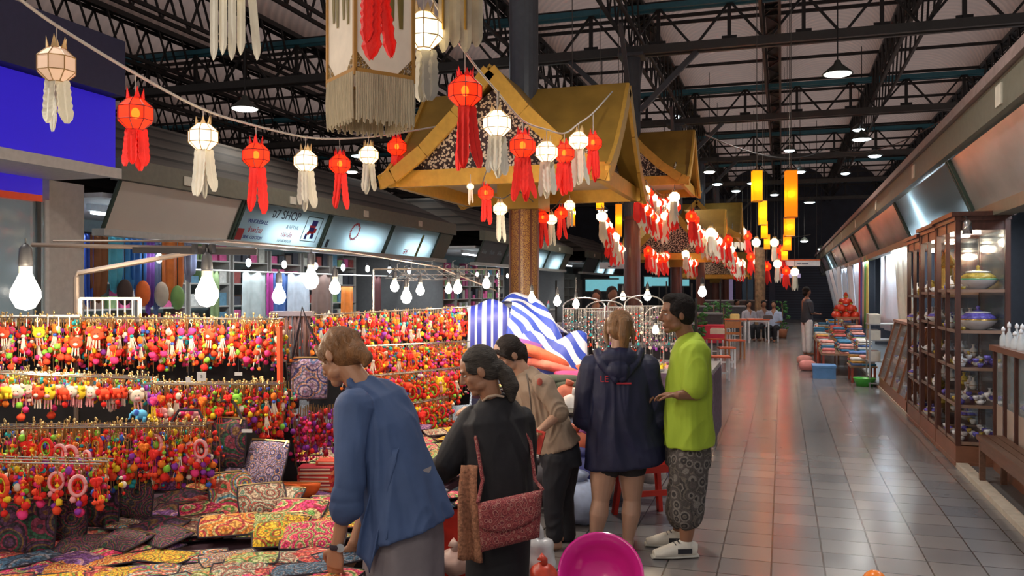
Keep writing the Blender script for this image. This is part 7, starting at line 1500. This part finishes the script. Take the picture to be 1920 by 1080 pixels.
# shade clutter between the women: bags and bins under the tables
cl = [((.03, .035, .16), 'navy'), ((.35, .42, .60), 'pale blue'), ((.30, .05, .25), 'plum'), ((.55, .52, .50), 'white'), ((.45, .10, .05), 'rust'), ((.08, .07, .08), 'black')]
for i, (px, py, d, s, k) in enumerate(((1085, 800, 6.6, .16, 1), (1092, 850, 6.4, .17, 2), (1075, 835, 6.3, .14, 4), (1095, 895, 6.2, .20, 0), (1085, 940, 6.0, .20, 1), (1078, 765, 6.8, .14, 3), (1000, 900, 5.9, .15, 5), (1215, 880, 6.6, .14, 3), (1000, 855, 6.4, .13, 3), (1065, 745, 7.0, .13, 4), (1090, 782, 6.9, .13, 0))):
    q = P(px, py, d); c, nm = cl[k]; mb = MB(); mb.ell((0, 0, 0), (s, s * .8, s * .8), 16, 10)
    mb.v = [tuple(Vector(v) * (1 + .16 * noise.noise(Vector(v) * 12 + V(i, 0, 0)))) for v in mb.v]; mb.tube([(0, 0, s * .7), (.02, 0, s * 1.05)], [s * .2, s * .3], 8)
    o = mb.build('stuffed_bag', M(nm + ' stuffed bag', c, .6, var=.4, vs=9), None, True); o.location = q; tag(o, '%s stuffed bag %s' % (nm, ['on the table edge behind the navy jacket', 'low behind the navy jacket sleeve', 'beside the plum one under the table edge', 'largest of the bags under the table', 'near the floor behind the bare legs', 'on top beside the coral heap', 'on the floor between the two women', 'seen between the jacket and the man', 'above the black bag between the women', 'at the back of the cloth table', 'squeezed under the cloth heap'][i]), 'bag')
mb = MB(); t = empty('bag_shelf', P(1085, 900, 6.7), YAW, 'low dark shelf holding the stuffed bags under the cloth table', 'shelf'); t.location.z = 0
for z in (.20, .45, .70): MB().b3(-.5, .45, -.25, .3, z, z + .02).build('shelf_board', steel, t)
for sx in (-.48, .43): MB().b3(sx - .015, sx + .015, -.25, .3, 0, .72).build('side_panel', steel, t)
# jewelry wires: arched stands with hanging necklaces
jm = M('bright jewelry metal', (.65, .63, .60), .25, metal=.85); RJ = random.Random(8)
for i, (px, py, d, w, h) in enumerate(((1095, 575, 8.6, .42, .62), (1135, 580, 8.8, .40, .60), (1172, 572, 9.0, .36, .62), (1208, 570, 8.8, .40, .66), (1240, 590, 9.2, .34, .6))):
    q = P(px, py, d); t = empty('necklace_stand', q, YAW, 'arched wire stand of necklaces, %s' % ['beside the striped bundle', 'left of the blond head', 'behind the blond head', 'between the two heads', 'behind the chest of the man'][i], 'stand')
    MB().tube([(-w/2, 0, -h)] + [(-w/2 * math.cos(a * PI / 10), 0, .0 + .09 * math.sin(a * PI / 10)) for a in range(11)] + [(w/2, 0, -h)], .008, 6).tube([(-w/2, 0, -.02), (w/2, 0, -.02)], .005, 5).b3(-w/2, w/2, -.12, .12, -h - .02, -h).build('stand_frame', jm, t)
    for k in range(13):
        x = -w/2 + w * (k + .5) / 13; L_ = RJ.uniform(.25, .52); c = RJ.choice(['white', 'rose', 'red', 'teal', 'black', 'purple', 'scarlet', 'white']); mb = MB(); mb.tube([(x - .008, 0, -.02), (x - .010, -.01, -L_), (x + .010, -.01, -L_), (x + .008, 0, -.02)], .0028, 4, 1)
        for b_ in range(6): mb.ell((x + .010 * (-1) ** b_, -.01, -L_ * (.3 + .13 * b_)), .0085, 6, 5, None, b_ % 2)
        mb.ell((x, -.01, -L_ - .01), (.014, .008, .018), 8, 6, None, 0)
        o = mb.build('necklace', [CC[c], jm]); o.location = q; o.rotation_euler = (0, 0, YAW); tag(o, c + ' beaded necklace, wire stand ' + ['beside the striped bundle', 'left of the blond head', 'behind the blond head', 'between the two heads', 'behind the chest of the man'][i], 'necklace', c + ' necklaces ' + ['beside the striped bundle', 'left of the blond head', 'behind the blond head', 'between the two heads', 'behind the chest of the man'][i])
t = empty('jewelry_table', (-1.95, 8.9, 0), 0, 'pale covered table carrying the jewelry stands', 'table'); t.location = P(1175, 700, 9.3); t.location.z = 0
MB().b3(-.95, .95, -.5, .7, .80, .84).build('table_top', M('pale grey cloth cover', (.42, .40, .40), .7), t); MB().b3(-.95, .95, -.51, -.50, .1, .80).b3(.95, .96, -.5, .7, .1, .8).build('cloth_skirt', M('dark patterned skirt', (.10, .06, .10), .8, var=.8, vs=20), t)
for sx in (-1, 1):
    for sy in (-.45, .6): MB().b3(sx * .9 - .02, sx * .9 + .02, sy - .02, sy + .02, 0, .8).build('leg', steel, t)
base = t.location
for i in range(42):
    c = RJ.choice(['white', 'teal', 'green', 'rose', 'black', 'yellow', 'purple']); o = MB().b3(-.05, .05, -.035, .035, 0, .03).ell((0, 0, .035), (.03, .02, .015), 8, 6, None, 1).build('trinket_box', [CC[c], jm]); o.location = base + V(-.85 + .125 * (i % 14), -.38 + .18 * (i // 14), .84); o.rotation_euler = (0, 0, RJ.uniform(-.5, .5)); tag(o, c + ' trinket box on the pale jewelry table', 'box', c + ' trinket boxes on the jewelry table')
# ================================================================ plastic stools, bowl, shopping bags
def pstool(q, rz, mt, label, h=.45):
    t = empty('plastic_stool', (q.x, q.y, 0), rz, label, 'stool'); MB().b3(-.15, .15, -.15, .15, h - .03, h).b3(-.16, .16, -.16, .16, h - .09, h - .03).build('seat', mt, t)
    for sx in (-1, 1):
        for sy in (-1, 1): MB().beam((sx * .18, sy * .18, 0), (sx * .14, sy * .14, h - .08), .055, .03).build('leg', mt, t)
    MB().b3(-.16, .16, -.165, -.15, .2, .24).build('stretcher', mt, t); return t
redp = M('red moulded plastic', (.70, .035, .02), .35); blup = M('blue moulded plastic', (.02, .12, .50), .35)
pstool(P(1213, 960, 6.15), YAW + .25, redp, 'red plastic stool behind the navy jacket'); pstool(P(1226, 960, 6.9), YAW, blup, 'blue plastic stool behind the red one', .38)
# pink bowl tipped towards the viewer, on a low stool below the frame
q = P(1126, 1110, 4.05); bz = q.z
pstool(V(q.x, q.y + .05, 0), YAW, M('dark low stool plastic', (.05, .05, .07), .5), 'low dark stool mostly below the frame under the pink bowl', .20)
t = empty('pink_bowl', (q.x, q.y, .27), YAW, 'bright magenta plastic bowl tipped towards the viewer at the bottom edge', 'bowl'); t.rotation_euler = (.95, 0, YAW - .1)
pk = M('magenta plastic', (.78, .02, .30), .22, var=.03, coat=.5)
MB().lathe([(0, -.09), (.10, -.09), (.115, -.085), (.165, .02), (.192, .09), (.200, .092), (.200, .100), (.188, .098), (.158, .02), (.108, -.078), (0, -.080)], 48).build('bowl_body', pk, t, True)
o = MB().box((0, -.03, 0), (.13, .10, .03), Matrix.Rotation(.5, 3, 'Z')).box((0, -.03, .018), (.10, .07, .012), Matrix.Rotation(.6, 3, 'Z'), 1).build('wrapped_packet', [M('brown striped packet', (.12, .08, .05), .6, var=.7, vs=40), M('olive packet top', (.2, .16, .08), .6)]); o.matrix_world = t.matrix_basis @ Matrix.Translation((0, -.02, -.06)); tag(o, 'brown wrapped packet lying in the pink bowl', 'packet')
def crinkle(name, q, s, cols, label):
    mb = MB(); mb.ell((0, 0, 0), s, 26, 18); mb.v = [tuple(Vector(v) * (1 + .28 * noise.noise(Vector(v) * 11) + .12 * noise.noise(Vector(v) * 27))) for v in mb.v]
    mb.tube([(0, 0, s[2] * .8), (.01, 0, s[2] * 1.2), (-.02, 0, s[2] * 1.45)], [s[0] * .35, s[0] * .22, s[0] * .3], 10); o = mb.build(name, cols, None, True); o.location = q; return tag(o, label, 'bag')
plast = M('thin white plastic', (.72, .72, .74), .25, alpha=.8, var=.1, vs=9)
crinkle('plastic_bag', P(1008, 1050, 4.9), (.12, .10, .14), plast, 'white plastic shopping bag on the floor beside the black skirt'); crinkle('plastic_bag', P(1018, 1078, 4.75), (.08, .07, .07), M('red packing', (.6, .06, .03), .4), 'red bag showing under the white shopping bag'); crinkle('plastic_bag', P(852, 1052, 4.6), (.09, .09, .07), M('peach plastic', (.62, .40, .34), .35), 'peach bag on the floor between the two front women')
o = MB().ell((0, 0, 0), .065, 24, 16).build('orange_ball', M('glossy orange rubber', (.95, .22, .02), .3), None, True); q = P(1640, 1100, 4.62); o.location = (q.x, q.y, .065); tag(o, 'round orange ball on the floor at the bottom edge, right of the walkway', 'ball')
o = MB().b3(-.2, .2, -.15, .15, 0, .42).b3(-.21, .21, -.16, .16, .38, .43).build('red_bin', redp); q = P(838, 1000, 4.9); o.location = (q.x, q.y, 0); o.rotation_euler = (0, 0, YAW); tag(o, 'red plastic bin standing between the blue shirt and the black skirt', 'bin')
for i in range(14):
    o = pouch(.13, .10, .03, EM[['pink', 'multi', 'red', 'blue'][i % 4]][i % 2], 'small embroidered purse heaped on the red bin between the women', (q.x - .14 + .07 * (i % 5), q.y - .1 + .06 * (i // 5), .445 + .02 * (i % 3)), RF.uniform(-.3, .3), RF.uniform(0, 3), 5, False, 'purse', 'small purses on the red bin')
# ================================================================ contents of the left stalls
RL = random.Random(17)
lc = [('cobalt', (.03, .10, .55)), ('chestnut', (.25, .09, .03)), ('turquoise', (.10, .50, .72)), ('royal blue', (.02, .16, .52)), ('deep sky', (.03, .25, .60)), ('violet', (.16, .06, .38)), ('denim blue', (.12, .17, .36)), ('orange', (.82, .20, .04)), ('slate', (.25, .27, .38))]
def atX(px, X): d = X / ((px - 1466) / 1600 * CS); return (CS * d + SN * (px - 960) / 1600 * d), d
for i, (px0, px1, yb, k) in enumerate(((157, 172, 557, 0), (166, 200, 548, 1), (200, 228, 530, 2), (226, 250, 545, 4), (246, 272, 540, 3), (270, 287, 572, 5), (286, 300, 575, 6), (300, 342, 548, 7), (342, 366, 512, 8))):
    ya, d = atX(px0, -9.1); yb_, d2 = atX(px1, -9.1); z0 = CH - (yb - 543) / 1600 * d; nm, c = lc[k]
    def fn(u, v, w=yb_ - ya, h=2.42 - z0): y = w * (u - .5); pt = (1 - 2 * abs(u - .5)) * .16 if v < .01 else 0; return V(.03 * math.sin(u * 14), y * (1 if v > .2 else .75 + v), -h * (1 - v) - pt)
    o = MB().sheet(14, 8, fn, .008).build('hanging_cloth', M(nm + ' hanging silk', c, .6, var=.3, vs=5), None, True); o.location = (-9.1, (ya + yb_) / 2, 2.42); tag(o, nm + ' cloth hanging at the near end of the left stalls', 'cloth')
for i, (px, py, c, nm) in enumerate(((268, 550, (.80, .16, .03), 'bright orange'), (234, 548, (.06, .035, .03), 'dark brown'), (303, 552, (.55, .5, .42), 'ivory'), (333, 558, (.20, .38, .12), 'green'))):
    y, d = atX(px, -8.9); z = CH - (py - 543) / 1600 * d; t = empty('hanging_bag', (-8.9, y, z), 0, nm + ' drawstring bag hanging among the cloths of the left stall', 'bag'); MB().ell((0, 0, 0), (.09, .12, .19), 14, 10).build('bag_body', M(nm + ' bag cloth', c, .8), t, True); MB().tube([(0, 0, .17), (0, 0, 2.42 - z)], .008, 5).build('cord', steel, t)
tag(MB().tube([(-9.1, 9.3, 2.43), (-9.1, 20.8, 2.43)], .015, 6).tube([(-8.9, 9.3, 2.43), (-8.9, 20.8, 2.43)], .012, 6).build('hanging_rail', steel), 'rail from which the cloths of the left stall hang', 'rail')
for i, (px0, px1, c, nm) in enumerate(((395, 412, (.20, .28, .12), 'olive'), (455, 498, (.42, .48, .48), 'pale grey'), (500, 515, (.35, .03, .22), 'magenta'), (512, 540, (.05, .12, .35), 'navy blue'), (540, 580, (.48, .54, .62), 'silver grey'), (640, 662, (.80, .22, .03), 'orange'), (700, 715, (.10, .03, .03), 'dark maroon'), (585, 620, (.18, .11, .09), 'brown'))):
    ya, d = atX(px0, -9.6); yb_, d2 = atX(px1, -9.6); h0 = .75
    cloth_hang('hanging_garment', -9.6, ya, yb_, h0, 1.98 if nm != 'orange' else 1.72, M(nm + ' garment', c, .8, var=.2, vs=6), nm + ' garment hanging on the lower rail of the left stall', .03, 6, 0, 'garment')
tag(MB().tube([(-9.6, 9.3, 1.99), (-9.6, 20.8, 1.99)], .018, 6).build('hanging_rail', wht_w), 'lower white rail across the left stalls', 'rail')
for u_, (y0, y1) in enumerate(((9.6, 20.6), (23.6, 33.7), (37.3, 47.6))):
    n = int((y1 - y0) / 1.35)
    for i in range(n):
        ya = y0 + i * 1.35; t = empty('shop_shelf', (-11.0, ya + .62, 0), 0, 'tall goods shelf, back of the %s left stall' % ['nearest', 'middle', 'farthest'][u_], 'shelf', 'back shelves of the %s left stall' % ['nearest', 'middle', 'farthest'][u_])
        for z in (.4, .85, 1.3, 1.75, 2.2): MB().b3(-.25, .25, -.6, .6, z, z + .03).build('shelf_board', M('pale shelf board', (.40, .37, .33), .5), t)
        for s_ in (-1, 1): MB().b3(-.25, .25, s_ * .61 - .015, s_ * .61 + .015, 0, 2.5).build('side_panel', M('pale shelf board', (.4, .37, .33), .5), t)
        if u_ < 2:
            for z in (.88, 1.33, 1.78, 2.23):
                for q in range(4):
                    ci_ = RL.randrange(9); c = ([(.55, .22, .08), (.30, .06, .05), (.5, .48, .4), (.55, .08, .22), (.10, .22, .30), (.18, .11, .08), (.62, .60, .55), (.20, .30, .12), (.04, .04, .05)])[ci_]; cn_ = ['rust', 'maroon', 'beige', 'magenta', 'teal', 'brown', 'ivory', 'green', 'black'][ci_]; sn_ = {.88: 'lowest', 1.33: 'second', 1.78: 'third', 2.23: 'top'}[z]; h = RL.uniform(.12, .36); nm = 'goods colour %02d' % int(c[0] * 99)
                    o = MB().b3(-.12, .12, -.11, .11, 0, h).b3(-.13, -.12, -.08, .08, h * .2, h * .6).build('boxed_goods', M(nm, c, .7, var=.3)); o.location = (-10.9, ya + .18 + .29 * q, z); tag(o, '%s pack, %s shelf, back of the %s left stall' % (cn_, sn_, ['nearest', 'middle'][u_]), 'goods', '%s packs on the %s shelf of the %s left stall' % (cn_, sn_, ['nearest', 'middle'][u_]))
    if u_ < 2:
        t = empty('shop_counter', (-9.0, (y0 + y1) / 2, 0), 0, 'long pale counter along the front of the %s left stall' % ['nearest', 'middle'][u_], 'counter'); MB().b3(-.3, .3, -(y1 - y0) / 2 + .2, (y1 - y0) / 2 - .2, .82, .88).build('counter_top', M('white counter top', (.6, .6, .58), .4), t); MB().b3(-.26, .26, -(y1 - y0) / 2 + .25, (y1 - y0) / 2 - .25, 0, .82).build('counter_body', M('grey counter body', (.30, .32, .33), .5), t)
        for i in range(46 if u_ == 0 else 26):
            c = RL.choice([(.6, .58, .55), (.45, .2, .1), (.1, .1, .12), (.5, .1, .12), (.2, .35, .4), (.7, .6, .4)]); fg_ = {.6: 'ivory', .45: 'brown', .1: 'black', .5: 'red', .2: 'teal', .7: 'sand'}[c[0]]; o = MB().lathe([(0, 0), (.05, 0), (.07, .07), (.05, .15), (.02, .2), (0, .22)], 10).build('figurine', M('figurine %02d' % int(c[0] * 99), c, .5), None, True); o.location = (-9.1 + .2 * (i % 3), y0 + .4 + (y1 - y0 - .8) * i / (46 if u_ == 0 else 26), .88); o.scale = (1, 1, RL.uniform(.7, 1.6)); tag(o, '%s figurine, counter of the %s left stall' % (fg_, ['nearest', 'middle'][u_]), 'figurine', '%s figurines on the counter of the %s left stall' % (fg_, ['nearest', 'middle'][u_]))
        for i in range(9 if u_ == 0 else 6):
            y = y0 + 1.0 + i * (y1 - y0 - 2) / 8; t = empty('light_bulb', (-8.9, y, 2.12), 0, 'small bright bulb hanging at the front of the %s left stall' % ['nearest', 'middle'][u_], 'bulb', 'bulbs of the %s left stall' % ['nearest', 'middle'][u_]); MB().ell((0, 0, 0), (.045, .045, .075), 10, 8).build('bulb_glass', BGB if i % 3 else BG, t, True); MB().lathe([(.03, .07), (.03, .13)], 8).build('socket', soc, t); MB().tube([(0, 0, .12), (0, 0, .74)], .006, 4).build('cord', soc, t)
for y in (10.3, 13.2, 16, 18.8, 25, 31, 38, 44):
    t = empty('fluorescent_batten', (-9.3, y, 2.78), 0, 'white fluorescent batten under the left stall ceiling', 'light', 'fluorescent battens of the left stalls')
    MB().b3(-.04, .04, -.65, .65, -.02, .08).build('housing', M('white enamel', (.75, .76, .76), .4), t); MB().tube([(0, -.6, -.045), (0, .6, -.045)], .018, 8).build('light_tube', tubem, t, True)
# white wire tangle of hangers above the far rack
for i in range(11):
    a = P(745 + 13 * i, 512 + 6 * math.sin(i * 2.2), 8.4 + .08 * i); t = MB().tube([a + V(-.13, 0, -.05), a + V(0, 0, .03), a + V(.13, .02, -.05), a + V(-.13, 0, -.05)], .005, 5).tube([a + V(0, 0, .03), a + V(.0, 0, .09), a + V(.03, 0, .10)], .004, 5).build('wire_hanger', jm); tag(t, 'empty wire hanger in the tangle above the far rack', 'hanger', 'wire hangers above the far rack')
a, b = P(700, 505, 8.2), P(935, 505, 9.4); tag(MB().tube([a, b], .010, 6).tube([a, V(a.x, a.y, .4)], .012, 6).tube([b, V(b.x, b.y, 0)], .012, 6).build('garment_rail', jm), 'thin metal rail carrying wire hangers above the far rack', 'rail')
# dark shop fronts at the far middle, lit cyan inside
cy = M('cyan lit shop panel', (.10, .30, .36), .4, emit=.45, ecol=(.25, .75, .85))
for i, (px, py, w, h, d) in enumerate(((1128, 535, 60, 22, 26), (1236, 528, 34, 16, 30), (1215, 528, 14, 18, 29), (1160, 525, 34, 14, 27), (1282, 530, 20, 12, 32))):
    q = P(px, py, d); ww, hh = w / 1600 * d, h / 1600 * d; t = MB().b3(-ww/2, ww/2, 0, .05, -hh/2, hh/2).b3(-ww/2 - .04, ww/2 + .04, .01, .08, -hh/2 - .04, -hh/2, 1).b3(-ww/2 - .04, ww/2 + .04, .01, .08, hh/2, hh/2 + .04, 1).b3(-.02, .02, .02, .06, -q.z, -hh/2, 1).build('lit_panel', [cy, steel]); t.location = q; t.rotation_euler = (0, 0, .2); tag(t, 'cyan lit shop panel on a post, %s' % ['widest, left of the second column', 'right of the second column', 'narrow one touching the second column', 'just left behind the second column', 'beside the third column'][i], 'panel')
# railing stalls in the dark middle distance
dm = M('dark stall furniture', (.05, .045, .05), .6, var=.4)
for i, (px, d, w, h) in enumerate(((1112, 18.5, 1.6, 1.35), (1145, 21.8, 1.5, 1.4), (1240, 20, 1.4, 1.3), (1300, 25.8, 1.6, 1.4), (1335, 30, 2.4, 1.6), (1375, 36, 2.6, 1.8), (1005, 18.5, 1.8, 1.3), (1240, 15, 1.2, 1.0))):
    q = P(px, 543, d); t = empty('stall_counter', (q.x, q.y, 0), .2, 'dark market counter in the middle distance, %s' % ['left of the seated heads', 'behind the second column', 'between second and third columns', 'behind the third column', 'left of the far tables', 'behind the far tables', 'behind the bulbs of the bundle', 'behind the head of the man'][i], 'counter')
    MB().b3(-w/2, w/2, -.3, .3, 0, h * .65).build('counter_body', dm, t); MB().b3(-w/2 - .03, w/2 + .03, -.33, .33, h * .65, h * .65 + .05).build('counter_top', M('pale counter slab', (.30, .30, .32), .4), t)
    for s_ in (-1, 1): MB().b3(s_ * w/2 - .02, s_ * w/2 + .02, -.02, .02, h * .65, h + .5).build('post', steel, t)
# ================================================================ look-alikes are told apart by their place along their row
ORD = ['leftmost', 'second from the left', 'third from the left', 'fourth from the left', 'fifth from the left', 'sixth from the left', 'seventh from the left', 'eighth from the left', 'ninth from the left', 'tenth from the left', 'eleventh from the left', 'twelfth from the left',
       '13th from the left', '14th from the left', '15th from the left', '16th from the left', '17th from the left', '18th from the left', '19th from the left', '20th from the left', '21st from the left', '22nd from the left', '23rd from the left', '24th from the left']
for o in [o for o in bpy.data.objects if o.parent is None and o.type == 'EMPTY' and not o.get('label')]:
    for c in [c for c in bpy.data.objects if c.parent == o]: bpy.data.objects.remove(c)
    bpy.data.objects.remove(o)
bpy.context.view_layer.update()
BY = {}
for o in bpy.data.objects:
    if o.parent is None and o.get('category') and o.get('label') and o.get('kind') != 'stuff': BY.setdefault(o['label'], []).append(o)
def col_of(o):
    v = o.location if o.location.length > .01 or not (o.type == 'MESH') else sum((o.matrix_world @ Vector(c) for c in o.bound_box), Vector()) / 8
    d = -SN * v.x + CS * v.y; l = CS * v.x + SN * v.y; return l / d if d > .1 else 9
for lb, os_ in BY.items():
    n = len(os_)
    if n < 2 or n > 24: continue
    os_.sort(key=col_of)
    for i, o in enumerate(os_):
        w = ORD[i] if i < n - 1 or n > 9 else 'rightmost'
        nl = w + ', ' + lb
        if len(nl.split()) <= 16: o['label'] = nl
